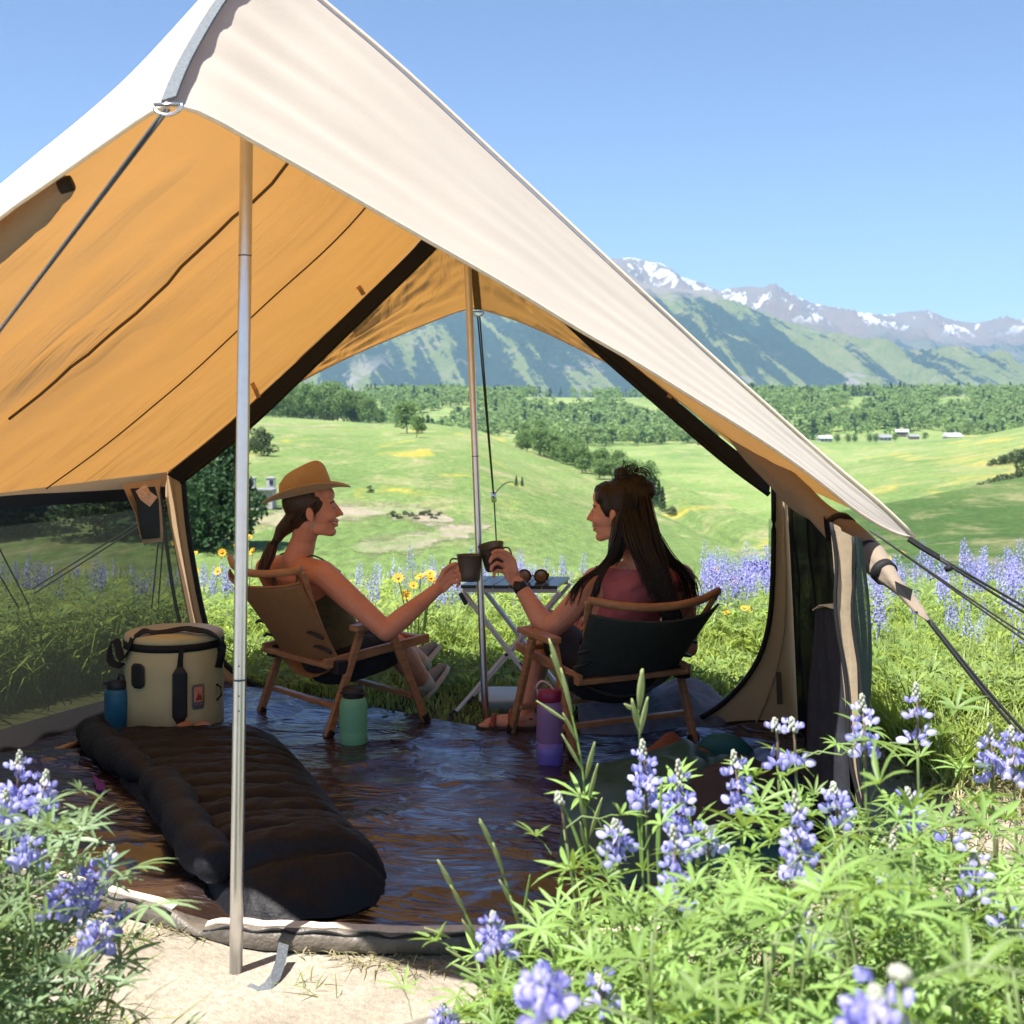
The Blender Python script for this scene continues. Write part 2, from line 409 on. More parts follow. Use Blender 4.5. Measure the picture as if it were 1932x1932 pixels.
# ------------------------------------------------------------------ mountains
def mountain(name, crest, base, us, mat, seed, amp, slant, nt_=90, gul=1.0):
    rows = []
    for u in us:
        yc, dc = lerp_tab(crest, u); yb, db = lerp_tab(base, u)
        zc = EYE + (HY - yc) / FOC * dc; zb = EYE + (HY - yb) / FOC * db; row = []
        for k in range(nt_ + 1):
            t = k / nt_ * 1.25; D = db + (dc - db) * t
            tt = t if t <= 1 else 2 - t
            z = zb + (zc - zb) * (tt ** 1.12)
            x = (u - CX) / FOC * D
            q = x / 1000 - slant * t
            g = 1 - abs(nz(q * 3.1, t * .9, seed)) * 2; g2 = 1 - abs(nz(q * 8.3, t * 2.2, seed + 4)) * 2
            env = math.sin(PI * min(1, tt * .96 + .02)) ** .8
            z += amp * env * (g * .62 + g2 * .30 + .30 * nz(q * 22, t * 7, seed)) * gul
            z += amp * .09 * nz(q * 40, t * 3, seed + 2) * min(1, tt * 2)
            row.append((x, D, z))
        rows.append(row)
    V = np.array(rows).reshape(-1, 3); n = nt_ + 1
    i = np.arange(len(us) - 1)[:, None] * n; j = np.arange(nt_)[None, :]
    Fq = np.stack([i + j, i + n + j, i + n + j + 1, i + j + 1], -1).reshape(-1, 4)
    return tag(link_mesh(name, np_mesh(name, V, Fq, None, True), mat), kind='structure')
def mountain_mat(name, veg, forest, rock, snowline, snowband, fscale=1.0, rockamt=.62, famt=.5, slant=.6, rust=None, west=(-9, -8, 0)):
    m, nt = new_mat(name); co = texco(nt, 'Object', (.001, .001, .001))
    geo = nt.nodes.new('ShaderNodeNewGeometry'); sp = nt.nodes.new('ShaderNodeSeparateXYZ'); nt.links.new(co, sp.inputs[0])
    cs = texrot(nt, (0, slant, 0), (.001 * 5.0, .001 * .25, .001 * .9))
    n1 = noise_tex(nt, cs, 2.6 * fscale, 7, .62, .5); n2 = noise_tex(nt, co, 9 * fscale, 7, .7, .3); n3 = noise_tex(nt, co, 60, 4, .7)
    c = ramp(nt, n2, [(.35, veg[0]), (.55, veg[1]), (.72, veg[2])]).outputs[0]
    c = mixc(nt, ramp(nt, n2, [(rockamt, (0, 0, 0)), (rockamt + .06, (1, 1, 1))]).outputs[0], c, rock)
    sxm = N(nt, 'ShaderNodeMapRange'); sxm.inputs[1].default_value = west[0]; sxm.inputs[2].default_value = west[1]; sxm.inputs[3].default_value = -west[2]; sxm.inputs[4].default_value = 0; nt.links.new(sp.outputs[0], sxm.inputs[0])
    hf = noise_tex(nt, co, 34, 5, .75); hm = nt.nodes.new('ShaderNodeMath'); hm.operation = 'MULTIPLY_ADD'; nt.links.new(hf, hm.inputs[0]); hm.inputs[1].default_value = .30; nt.links.new(n1, hm.inputs[2])
    ha = nt.nodes.new('ShaderNodeMath'); ha.operation = 'ADD'; nt.links.new(hm.outputs[0], ha.inputs[0]); nt.links.new(sxm.outputs[0], ha.inputs[1])
    fm = ramp(nt, ha.outputs[0], [(famt + .13, (1, 1, 1)), (famt + .17, (0, 0, 0))]).outputs[0]
    fr = mixc(nt, n3, forest, tuple(v * 1.7 for v in forest))
    c = mixc(nt, fm, c, fr)
    r2 = noise_tex(nt, texco(nt, 'Object', (.001, .001, .0006)), 5.0, 6, .65, .3); zz = N(nt, 'ShaderNodeMapRange'); zz.inputs[1].default_value = .22; zz.inputs[2].default_value = .10; nt.links.new(sp.outputs[2], zz.inputs[0])
    c = mixc(nt, mixc(nt, 1.0, ramp(nt, r2, [(.575, (0, 0, 0)), (.615, (1, 1, 1))]).outputs[0], zz.outputs[0], 'MULTIPLY'), c, mixc(nt, n3, (.36, .34, .31), (.52, .50, .47)))
    # bare rock and snow above the tree line
    hz = nt.nodes.new('ShaderNodeMath'); hz.operation = 'MULTIPLY_ADD'; nt.links.new(n2, hz.inputs[0]); hz.inputs[1].default_value = .16; nt.links.new(sp.outputs[2], hz.inputs[2])
    mr = N(nt, 'ShaderNodeMapRange'); mr.inputs[1].default_value = snowline; mr.inputs[2].default_value = snowline + .05; nt.links.new(hz.outputs[0], mr.inputs[0])
    bare = ramp(nt, n2, [(.35, rock), (.6, rust or rock)]).outputs[0]
    c = mixc(nt, mr.outputs[0], c, bare)
    ns = noise_tex(nt, texrot(nt, (0, -.5, 0), (.001 * 6, .001 * 2, .001 * 2.0)), 1.3, 6, .6, .6)
    sf = ramp(nt, ns, [(.545, (0, 0, 0)), (.575, (1, 1, 1))]).outputs[0]
    mr2 = N(nt, 'ShaderNodeMapRange'); mr2.inputs[1].default_value = snowband; mr2.inputs[2].default_value = snowband + .07; nt.links.new(hz.outputs[0], mr2.inputs[0])
    c = mixc(nt, mixc(nt, 1.0, sf, mr2.outputs[0], 'MULTIPLY'), c, (.80, .82, .86))
    p = N(nt, 'ShaderNodeBsdfPrincipled', Roughness=.95); p.inputs['Specular IOR Level'].default_value = .05
    nt.links.new(c, p.inputs['Base Color']); nt.links.new(bump(nt, noise_tex(nt, co, 30, 7, .8), 1.0, 40), p.inputs['Normal'])
    o = nt.nodes.new('ShaderNodeOutputMaterial'); nt.links.new(p.outputs[0], o.inputs[0]); return m
UM = np.linspace(-1400, 3400, 420)
mt_back = [(-1400, 640, 8200), (0, 600, 8000), (700, 560, 7800), (1000, 520, 7600), (1140, 497, 7600), (1200, 487, 7600), (1240, 500, 7600), (1290, 526, 7600), (1350, 551, 7800), (1430, 554, 7800), (1460, 547, 7800), (1510, 568, 7900), (1600, 600, 8200), (1690, 596, 8300), (1752, 592, 8400), (1800, 612, 8500), (1840, 624, 8500), (1880, 616, 8500), (1932, 612, 8500), (2100, 590, 8600), (2600, 620, 8600), (3400, 640, 8600)]
mountain('mountain', mt_back, [(-1400, 765, 5600), (3400, 765, 5600)], UM, mountain_mat('mountain_rock', ((.16, .19, .11), (.20, .215, .14), (.25, .25, .19)), (.04, .075, .055), (.235, .235, .185), .50, .585, 1.0, .60, .50, .5, (.29, .225, .165)), 21, 230, -.35)
mt_front = [(-1400, 600, 5200), (300, 585, 5000), (600, 600, 4800), (870, 572, 4700), (1000, 540, 4700), (1140, 520, 4700), (1180, 524, 4700), (1240, 548, 4700), (1330, 557, 4700), (1430, 590, 4700), (1520, 630, 4700), (1640, 668, 4600), (1760, 694, 4500), (1932, 712, 4400), (2300, 725, 4300), (3400, 735, 4300)]
mountain('mountain', mt_front, [(-1400, 778, 3400), (3400, 778, 3400)], UM, mountain_mat('mountain_forest', ((.20, .28, .115), (.28, .335, .16), (.38, .36, .24)), (.045, .085, .072), (.38, .35, .32), .50, .9, 1.0, .63, .478, .55, None, (.25, .75, .075)), 4, 140, -.30)
# ------------------------------------------------------------------ the tent
def canvas_mat(name, col, tcol, trans=.33, wr=.5, folds=None):
    m, nt = new_mat(name); co = texco(nt, 'Object')
    weave = noise_tex(nt, co, 420, 2, .6); n1 = noise_tex(nt, co, 2.2, 5, .6)
    c = mixc(nt, 1.0, mixc(nt, n1, tuple(v * .93 for v in col), tuple(min(1, v * 1.05) for v in col)), ramp(nt, weave, [(.3, (.93, .93, .93)), (.7, (1.04, 1.04, 1.04))]).outputs[0], 'MULTIPLY')
    cw = texco(nt, 'Object', (1.0, 1.6, 3.2), (0, .5, .3))
    rdg = N(nt, 'ShaderNodeTexNoise', Scale=2.6, Detail=5, Roughness=.55, Distortion=.6); rdg.noise_type = 'RIDGED_MULTIFRACTAL'; nt.links.new(cw, rdg.inputs['Vector'])
    h = mixc(nt, .2, mixc(nt, .45, noise_tex(nt, cw, 3.0, 5, .62, 1.0), rdg.outputs[0]), noise_tex(nt, co, 60, 3, .6))
    nb = bump(nt, h, wr, .012)
    if folds:
        cf = noise_tex(nt, texco(nt, 'UV', (folds[0], folds[1], 1)), 1.0, 4, .55, .35); ms = ramp(nt, noise_tex(nt, texco(nt, 'UV', (3.2, 1.3, 1)), 1.0, 3, .6), [(.44, (0, 0, 0)), (.62, (1, 1, 1))]).outputs[0]
        b2 = N(nt, 'ShaderNodeBump', Strength=1.0, Distance=folds[2]); nt.links.new(mixc(nt, 1.0, cf, ms, 'MULTIPLY'), b2.inputs['Height']); nt.links.new(nb, b2.inputs['Normal']); nb = b2.outputs[0]
    p = N(nt, 'ShaderNodeBsdfPrincipled', Roughness=.85); p.inputs['Specular IOR Level'].default_value = .2; p.inputs['Sheen Weight'].default_value = .1
    nt.links.new(c, p.inputs['Base Color']); nt.links.new(nb, p.inputs['Normal'])
    t = nt.nodes.new('ShaderNodeBsdfTranslucent'); nt.links.new(nb, t.inputs['Normal'])
    nt.links.new(mixc(nt, n1, tuple(v * .92 for v in tcol), tuple(min(1, v * 1.06) for v in tcol)), t.inputs[0])
    mx = N(nt, 'ShaderNodeMixShader', Fac=trans); nt.links.new(p.outputs[0], mx.inputs[1]); nt.links.new(t.outputs[0], mx.inputs[2])
    o = nt.nodes.new('ShaderNodeOutputMaterial'); nt.links.new(mx.outputs[0], o.inputs[0]); return m
M_roof = canvas_mat('roof_canvas', (.51, .47, .40), (.60, .26, .045), .22, .16)
M_slope = canvas_mat('slope_canvas', (.45, .385, .29), (.60, .275, .060), .285, .4, (30, 1.5, .062))
M_wall = canvas_mat('wall_canvas', (.52, .37, .225), (.60, .30, .10), .16, .3)
M_hem = simple('canvas_hem', (.62, .52, .40), .85, .1, 60, .3, 300)
M_black = simple('black_webbing', (.006, .006, .007), .75, .2, 80, .3, 400)
M_grey = simple('grey_webbing', (.105, .118, .13), .7, .35, 180, .4, 500, stretch=(1, 1, 1))
M_alu = simple('brushed_aluminium', (.66, .67, .69), .34, .05, 30, .05, 200, metal=1.0)
M_steel = simple('steel_ring', (.55, .56, .58), .25, .05, metal=1.0)
M_rope = simple('flecked_rope', (.05, .052, .05), .8, .9, 900, .5, 600)
M_orange_cord = simple('dark_hem_cord', (.10, .055, .02), .8)
def mesh_mat(name, alpha, col=(.012, .014, .013)):
    m, nt = new_mat(name); d = N(nt, 'ShaderNodeBsdfDiffuse'); d.inputs[0].default_value = c4(col)
    co = texco(nt, 'Object'); n1 = noise_tex(nt, co, 5, 4, .6)
    t = nt.nodes.new('ShaderNodeBsdfTransparent'); mx = nt.nodes.new('ShaderNodeMixShader')
    r = N(nt, 'ShaderNodeMapRange'); r.inputs[3].default_value = alpha - .06; r.inputs[4].default_value = alpha + .06; nt.links.new(n1, r.inputs[0]); nt.links.new(r.outputs[0], mx.inputs[0])
    nt.links.new(t.outputs[0], mx.inputs[1]); nt.links.new(d.outputs[0], mx.inputs[2])
    o = nt.nodes.new('ShaderNodeOutputMaterial'); nt.links.new(mx.outputs[0], o.inputs[0]); return m
M_mesh = mesh_mat('window_mesh', .79, (.032, .040, .034)); M_mesh2 = mesh_mat('folded_mesh', .985, (.012, .014, .018)); M_mesh3 = mesh_mat('green_mesh', .82, (.05, .075, .065))
def tarp_mat():
    m, nt = new_mat('brown_groundsheet'); co = texco(nt, 'Object')
    c = ramp(nt, noise_tex(nt, co, 2.0, 5, .6), [(.3, (.016, .009, .006)), (.7, (.040, .019, .010))]).outputs[0]
    p = N(nt, 'ShaderNodeBsdfPrincipled', Roughness=.30); p.inputs['IOR'].default_value = 1.85; p.inputs['Specular Tint'].default_value = (.66, .74, 1, 1); p.inputs['Specular IOR Level'].default_value = 1.0
    nt.links.new(c, p.inputs['Base Color'])
    nt.links.new(ramp(nt, noise_tex(nt, co, 5, 4, .6), [(.3, (.18, .18, .18)), (.7, (.32, .32, .32))]).outputs[0], p.inputs['Roughness'])
    cw = texrot(nt, (0, 0, .25), (.42, 1.15, 1)); wv = N(nt, 'ShaderNodeTexNoise', Scale=3.0, Detail=3); nt.links.new(cw, wv.inputs['Vector'])
    va = nt.nodes.new('ShaderNodeVectorMath'); va.operation = 'MULTIPLY_ADD'; nt.links.new(wv.outputs['Color'], va.inputs[0]); va.inputs[1].default_value = (.35, .35, .35); nt.links.new(cw, va.inputs[2])
    hs_ = None
    for sc_, am in ((5.5, 1.0), (13.0, .75), (30.0, .5)):
        vo = N(nt, 'ShaderNodeTexVoronoi', Scale=sc_); vo.feature = 'DISTANCE_TO_EDGE'; nt.links.new(va.outputs[0], vo.inputs['Vector'])
        mm = nt.nodes.new('ShaderNodeMath'); mm.operation = 'MULTIPLY_ADD'; nt.links.new(vo.outputs['Distance'], mm.inputs[0]); mm.inputs[1].default_value = am
        if hs_ is not None: nt.links.new(hs_, mm.inputs[2])
        else: mm.inputs[2].default_value = 0
        hs_ = mm.outputs[0]
    mk = ramp(nt, noise_tex(nt, cw, 1.7, 4, .6, .5), [(.36, (.12, .12, .12)), (.62, (1, 1, 1))]).outputs[0]
    nt.links.new(bump(nt, mixc(nt, 1.0, hs_, mk, 'MULTIPLY'), .5, .040), p.inputs['Normal'])
    o = nt.nodes.new('ShaderNodeOutputMaterial'); nt.links.new(p.outputs[0], o.inputs[0]); return m
M_tarp = tarp_mat()

T_F = P(324, 196, 2.05); T_B = P(902, 582, 5.37); P_F = P(505, -95, 2.72); P_B = P(872, 345, 4.75)
BLt = P(318, 890, 5.63); BRt = P(1452, 890, 4.80); FL = P(-640, 905, 3.4); RT = P(1720, 1016, 3.70)
tent = thing('canvas_tent', 'large cream canvas tent with open ends, orange glowing inside, pitched over a brown groundsheet', 'tent', (-.3, 3.9, 0))

def panel(name, A, B, n=48, m=26, sag=0, wr=.006, seed=0, mat=None, fade=True, fold=None):
    """cloth between two edge curves A and B (same direction)"""
    A = resample(A, n); B = resample(B, n); rows = []
    for k in range(m):
        t = k / (m - 1); row = []
        for i in range(n):
            p = A[i].lerp(B[i], t)
            s = i / (n - 1); e = math.sin(PI * t) * math.sin(PI * min(1, max(0, s * .96 + .02)))
            p = p + Vector((0, 0, -sag * e))
            w = wr * (nz(s * 3 + seed, t * 9, seed) + .5 * nz(s * 9, t * 22, seed + 3)) * min(1, e * 4 + .15)
            if fold: w += fold(s, t)
            p = p + Vector((w * .5, -w * .4, w)); row.append(p)
        rows.append(row)
    return MB().grid(rows).build(name, mat or M_roof, tent, True, True)
# boundary curves
ridge_front = curve([(324, 196, 2.05), (345, 140, 2.15), (378, 78, 2.28), (425, 0, 2.46), (505, -95, 2.72)], 0, n=40)
hip_right = curve([(505, -95), (560, -36), (600, 0), (745, 120), (966, 327), (1148, 497), (1246, 588), (1336, 672), (1441, 765), (1566, 877), (1660, 953), (1722, 1013)], 2.72, 3.72, n=60)
edge_right = curve([(326, 196), (337, 198), (385, 214), (460, 257), (575, 320), (765, 430), (966, 544), (1091, 622), (1206, 687), (1316, 756), (1446, 836), (1546, 908), (1616, 966), (1681, 1004), (1722, 1015)], 2.05, 3.72, n=60)
hip_left = curve([(505, -95, 2.72), (440, -75, 2.60), (375, 0, 2.52), (320, 65, 2.52), (195, 190, 2.6), (0, 345, 2.75), (-300, 610, 3.05), (-640, 1010, 3.4)], 0, n=60)
edge_left = curve([(322, 196, 2.05), (295, 203, 2.06), (192, 275, 2.14), (97, 342, 2.24), (0, 408, 2.38), (-300, 655, 2.9), (-640, 1014, 3.4)], 0, n=60)
gable_left = curve([(872, 345, 4.75), (800, 447, 4.92), (740, 507, 5.03), (600, 642, 5.27), (440, 792, 5.48), (318, 890, 5.63)], 0, n=50)
gable_right = curve([(872, 345, 4.75), (1000, 505, 4.76), (1120, 625, 4.77), (1270, 745, 4.78), (1380, 840, 4.79), (1452, 890, 4.80)], 0, n=50)
back_left = curve([(902, 582, 5.37), (877, 582, 5.37), (800, 612, 5.39), (670, 667, 5.44), (560, 722, 5.50), (470, 782, 5.56), (390, 842, 5.61), (318, 893, 5.63)], 0, n=50)
back_right = curve([(902, 582, 5.37), (966, 600, 5.32), (1050, 636, 5.22), (1120, 672, 5.14), (1195, 708, 5.04), (1265, 744, 4.95), (1350, 806, 4.86), (1452, 892, 4.80)], 0, n=50)
ridge_back = curve([(872, 345, 4.75), (888, 450, 4.98), (897, 530, 5.2), (902, 582, 5.37)], 0, n=30)
# front awning, both halves: rows run from the ridge/hip edge to the free lower edge
up_r = ridge_front + hip_right[1:]
# the triangle between ridge strap and right panel is closed by making the right panel start at the strap
def tri_panel(name, ridge, hipc, edgec, n=70, m=34, seed=0, wr=.006, sag=0, mat=None, fold=None, nrm=Vector((.5, -.4, 1))):
    """panel with ridge side (tip->peak), hip (peak->corner) and edge (tip->corner)"""
    ridge = resample(ridge, m); hipc = resample(hipc, n); edgec = resample(edgec, n); end = hipc[-1]
    rows = []
    for k in range(m):
        t = k / (m - 1); row = []
        for i in range(n):
            s = i / (n - 1)
            p = edgec[i].lerp(hipc[i], t) + (ridge[k] - edgec[0].lerp(hipc[0], t)) * (1 - s) ** 1.3
            p = p + (end - edgec[-1].lerp(hipc[-1], t)) * s
            e = math.sin(PI * t) * math.sin(PI * min(1, max(0, s * .96 + .02)))
            w = wr * (nz(s * 3 + seed, t * 8, seed) + .5 * nz(s * 10, t * 18, seed + 3)) * min(1, e * 4 + .1)
            if fold: w += fold(s, t) * min(1, e * 5)
            row.append(p + nrm * w - Vector((0, 0, sag * e)))
        rows.append(row)
    return grid_uv(MB().grid(rows).build(name, mat or M_roof, tent, True, True), n, m)
def tipfold(s, t): return .006 * math.sin(t * 34 + 3 * nz(t * 3, s, 2)) * math.exp(-s * 9)
tri_panel('roof_panel', ridge_front, hip_right, edge_right, seed=1, wr=.0035, fold=tipfold)
tri_panel('roof_panel', ridge_front, hip_left, edge_left, seed=5, wr=.003)
# the two long slopes between the peaks
ridge_mid = resample([P_F, P_F.lerp(P_B, .5) + Vector((0, 0, -.05)), P_B], 40)
def slope(name, hipc, gable, seed, wr, nrm, fold=None):
    n, m = 110, 70; hipc = resample(hipc, m); gable = resample(gable, m); rows = []
    for k in range(m):
        t = k / (m - 1); row = []
        for i in range(n):
            s = i / (n - 1); p = hipc[k].lerp(gable[k], s)
            e = math.sin(PI * t) * math.sin(PI * s)
            w = wr * (nz(s * 7, t * 3, seed) + .4 * nz(s * 18, t * 6, seed)) * min(1, e * 3 + .1)
            if fold: w += fold(s, t)
            row.append(p + nrm * w - Vector((0, 0, .07 * e)))
        rows.append(row)
    return grid_uv(MB().grid(rows).build(name, M_slope, tent, True, True), n, m), rows
def hang(s, t): return .045 * math.sin(s * 64 + 6 * nz(s * 3, t * 2, 8)) * math.exp(-((s - .36) / .15) ** 2) * min(1, t * 2) * (.35 + .65 * nz(t * 4, s * 3, 2))
sl_left, rows_left = slope('roof_panel', hip_left, gable_left, 3, .014, Vector((-.70, .25, .66)), hang)
sl_right, rows_right = slope('roof_panel', hip_right, gable_right, 6, .008, Vector((.72, -.26, .64)))
NB = Vector((-.3, .75, .6))
def wr_back(s, t): return .016 * math.sin((t * 1.3 + s * 1.2) * 26 + 4 * nz(s * 3, t * 3, 4)) * (.4 + .6 * nz(s * 5, t * 2, 7)) * (1 - abs(2 * t - 1)) ** .5
_tb = tri_panel('roof_panel', list(reversed(ridge_back)), gable_left, back_left, seed=8, wr=.02, fold=wr_back, mat=M_slope, nrm=NB)
tri_panel('roof_panel', list(reversed(ridge_back)), gable_right, back_right, seed=9, wr=.02, fold=wr_back, mat=M_slope, nrm=NB)
# hems and seams
def rib(name, pts, r, mat, n=6, parent=None): return MB().tube(pts, r, n).build(name, mat, parent or tent, True, True)
rib('roof_hem', edge_right, .0045, M_hem); rib('roof_hem', edge_left, .0045, M_hem); rib('roof_hem', back_left, .004, M_hem); rib('roof_hem', back_right, .004, M_hem)
hr = MB(); L = []
for i, p in enumerate(resample(hip_right, 50)): L.append(p + Vector((.008, .012, .004)))
hr.strip(L, [.028] * 50, Vector((.75, -.25, .6)), .005); hr.build('ridge_seam', M_hem, tent, True, True)
def seam_on(rows, pts, r, mat, off=-.006, name='ceiling_seam'):
    m, n = len(rows), len(rows[0]); q = []
    for s, t in pts:
        fi, fk = s * (n - 1), t * (m - 1); i, k = min(n - 2, int(fi)), min(m - 2, int(fk)); a, b = fi - i, fk - k
        p = (rows[k][i] * (1 - a) + rows[k][i + 1] * a) * (1 - b) + (rows[k + 1][i] * (1 - a) + rows[k + 1][i + 1] * a) * b
        q.append(p + Vector((.3, -.5, -1)) * abs(off))
    return rib(name, q, r, mat)
seam_on(rows_left, [(.655, t / 30) for t in range(1, 31)], .0028, M_orange_cord)
seam_on(rows_left, [(.335 + .10 * math.sin(t / 8) * .2 + .012 * nz(t * .4, 1), t / 30) for t in range(3, 23)], .0045, M_orange_cord, .012, 'hanging_cord')
# webbing strap and ring at the front tip, and at the back
def web(name, pts, w, nrm, mat=M_grey): return MB().strip([p + Vector(nrm).normalized() * .010 for p in pts], [w] * len(pts), nrm, .004).build(name, mat, tent, False, True)
web('ridge_strap', resample(ridge_front, 24), .026, (-.25, -.8, .55))
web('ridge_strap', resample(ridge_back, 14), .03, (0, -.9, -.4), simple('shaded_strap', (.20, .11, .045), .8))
def dring(c, r, nrm, up):
    _, s, u = frame(Vector(nrm), Vector(up)); c = Vector(c)
    pts = [c + s * math.cos(a) * r * 1.25 + u * math.sin(a) * r for a in (PI + PI * k / 10 for k in range(11))]; pts.append(pts[0])
    return MB().tube(pts, .0032, 8).build('d_ring', M_steel, tent, True, True)
dring(P(318, 196, 2.03), .020, (-.2, -1, .3), (0, 0, 1)); dring(P(902, 588, 5.37), .020, (0, -1, 0), (0, 0, 1))
# poles
def pole(b, t, r, ptop):
    pr = MB().tube(resample([b, t], 12), r, 20).build('pole', M_alu, tent, True, True)
    d = (t - b); 
    for f in ((.0, .72) if ptop else (.55,)):
        if f: 
            c = b + d * f; MB().tube([c - d.normalized() * .0015, c + d.normalized() * .0015], r * 1.02, 20).build('pole_joint', simple('joint_gap', (.08, .08, .085), .5), pr, True, True)
    return pr
fp_b, fp_t = P(445, 1838, 2.667), P(469, -40, 2.69)
fpole = pole(fp_b, fp_t, .0138, True)
for py in (1255, 1283, 1311, 1339):
    c = P(453.5, py, 2.67) + Vector((0, -.0137, 0)); MB().lathe([(.0016, -.0004), (.0016, .0006)], Matrix.Rotation(PI / 2, 3, 'X'), 8, c).build('adjustment_hole', M_black, fpole, False, True)
c = P(452, 1283, 2.667); MB().tube([c - Vector((0, 0, .001)), c + Vector((0, 0, .001))], .0141, 20).build('pole_joint', bpy.data.materials['joint_gap'], fpole, True, True)
bpole = pole(P(917, 1376, 4.78), P(880, 440, 4.79), .0135, False)
# groundsheet with a turned-up front lip
def floor_grid():
    left = curve([(430, 1287), (215, 1347), (0, 1420), (-420, 1565)], 2760 / 492, 2760 / 770, n=40)
    right = curve([(1505, 1372), (1545, 1470), (1580, 1560), (1625, 1648)], 2760 / 577, 2760 / 853, n=40)
    back = [P(x, y, 2760 / (y - 795)) for x, y in ((430, 1287), (560, 1312), (700, 1338), (820, 1362), (919, 1380), (1050, 1388), (1190, 1384), (1330, 1376), (1505, 1372))]
    front = [P(x, y, 2760 / (y - 795)) for x, y in ((-420, 1565), (-120, 1640), (100, 1688), (240, 1722), (345, 1752), (440, 1778), (500, 1788), (700, 1793), (880, 1796), (1100, 1806), (1250, 1792), (1440, 1730), (1625, 1648))]
    rc = random.Random(12); cr = []
    for q in range(150):
        L_ = rc.uniform(.15, .75); a = rc.gauss(.12, .5) + (PI / 2 if rc.random() < .12 else 0); cr.append((rc.uniform(-2.0, 1.6), rc.uniform(2.6, 5.6), math.cos(a), math.sin(a), L_, rc.uniform(.006, .020) * (1 if rc.random() < .75 else -.6), rc.uniform(.025, .07)))
    CR = np.array(cr)
    def crease(x, y):
        dx, dy = x - CR[:, 0], y - CR[:, 1]; al = dx * CR[:, 2] + dy * CR[:, 3]; ac = -dx * CR[:, 3] + dy * CR[:, 2]
        return float(np.sum(CR[:, 5] * np.exp(-np.abs(ac) / CR[:, 6]) * np.clip(1 - (al / CR[:, 4]) ** 2, 0, 1)))
    n, m = 230, 200; back = resample(back, n); front = resample(front, n); left = resample(left, m); right = resample(right, m); rows = []
    for k in range(m):
        t = k / (m - 1); row = []
        for i in range(n):
            s = i / (n - 1)
            p = back[i].lerp(front[i], t) + (left[k] - back[0].lerp(front[0], t)) * (1 - s) + (right[k] - back[-1].lerp(front[-1], t)) * s
            z = .008 + (.006 * nz(p.x * 2.2, p.y * 4.5, 1) + crease(p.x, p.y) + .003 * nz(p.x * 11, p.y * 15, 6)) * min(1, (1 - t) * 12) * min(1, t * 20) + .004
            row.append(Vector((p.x, p.y, max(.004, z))))
        rows.append(row)
    return rows
FLOOR = floor_grid()
fl = MB().grid(FLOOR).build('groundsheet', M_tarp, tent, True, True)
M_lip = simple('groundsheet_lip', (.10, .085, .068), .5, .45, 9, .8, 26, .012)
M_bind = simple('tan_binding', (.60, .49, .37), .85, .12, 90, .4, 300)
fe = FLOOR[-1]
def lip_h(i):
    f = i / (len(fe) - 1); return .046 + .010 * nz(f * 14, 2) - (.030 * math.exp(-((f - .463) / .02) ** 2))
prof = []
for i, p in enumerate(fe):
    h = lip_h(i); q = Vector((p.x, p.y, 0)); o = (q - Vector((-.3, 4.4, 0))).normalized(); wv = .008 * nz(i * .35, 3)
    prof.append([q + o * (-.045) + Vector((0, 0, .012)), q + o * (.0 + wv) + Vector((0, 0, h)), q + o * (.012 + wv) + Vector((0, 0, h * .99)), q + o * (.026 + wv * 1.6) + Vector((0, 0, h * .5)), q + o * .020 + Vector((0, 0, .002))])
MB().grid(prof).build('floor_lip', M_lip, tent, True, True)
def edge_strip(i0, i1, name, mat, w, dz, r, wav=0):
    pts = []
    for i in range(i0, i1):
        p = fe[i]; o = (Vector((p.x, p.y, 0)) - Vector((-.3, 4.4, 0))).normalized(); wv = .008 * nz(i * .35, 3)
        pts.append(Vector((p.x, p.y, 0)) + o * (.004 + wv + w) + Vector((0, 0, lip_h(i) + dz + wav * math.sin(i * .9))))
    return pts
nF = len(fe)
ia, ib = int(nF * .445), int(nF * .472)
for a, b in ((int(nF * .22), ia), (ib, int(nF * .80))):
    MB().strip(edge_strip(a, b, '', None, -.004, .004, 0), [.020] * (b - a), (0, -.25, 1), .004).build('floor_binding', M_bind, tent, False, True)
    rib('floor_zip', edge_strip(a, b, '', None, .012, -.006, 0, .004), .0035, M_black)
# stake loop at the floor corner
sp0 = P(535, 1790, 2.70)
MB().strip([sp0 + Vector((0, 0, .01)), P(530, 1812, 2.66), P(520, 1842, 2.62), P(505, 1862, 2.59), P(485, 1868, 2.585), P(466, 1862, 2.60)], [.022] * 6, [(.3, -.9, .2), (.3, -.9, .2), (.3, -.8, .4), (.2, -.5, .8), (0, -.2, 1), (.2, -.4, .9)], .003).build('stake_loop', M_grey, tent, False, True)

# back wall: canvas either side of the D-shaped opening, its black zip edge, the dark header band under the gable
def band(name, A, B, mat, n=40, sm=True, thick=.003, m=5, w=0):
    A, B = resample(A, n), resample(B, n); rows = []
    for k in range(m):
        t = k / (m - 1); rows.append([A[i].lerp(B[i], t) + Vector((0, -w * math.sin(PI * t), 0)) for i in range(n)])
    return MB().grid(rows).build(name, mat, tent, sm, True)
bl_out = curve([(303, 884, 5.62), (328, 1030, 5.61), (356, 1180, 5.59), (378, 1262, 5.58), (414, 1312, 5.57)], 0)
bl_in = curve([(342, 884, 5.63), (352, 1000, 5.61), (378, 1152, 5.59), (400, 1222, 5.57), (436, 1268, 5.55), (510, 1306, 5.45)], 0)
band('wall_panel', bl_out, bl_in, M_wall)
band('wall_panel', curve([(395, 1275, 5.56), (440, 1290, 5.55), (500, 1312, 5.43), (700, 1340, 5.1)], 0), curve([(420, 1320, 5.5), (450, 1322, 5.45), (500, 1326, 5.36), (700, 1346, 5.05)], 0), M_black)
rib('door_zip', [p + Vector((.01, -.02, 0)) for p in bl_in], .012, M_black)
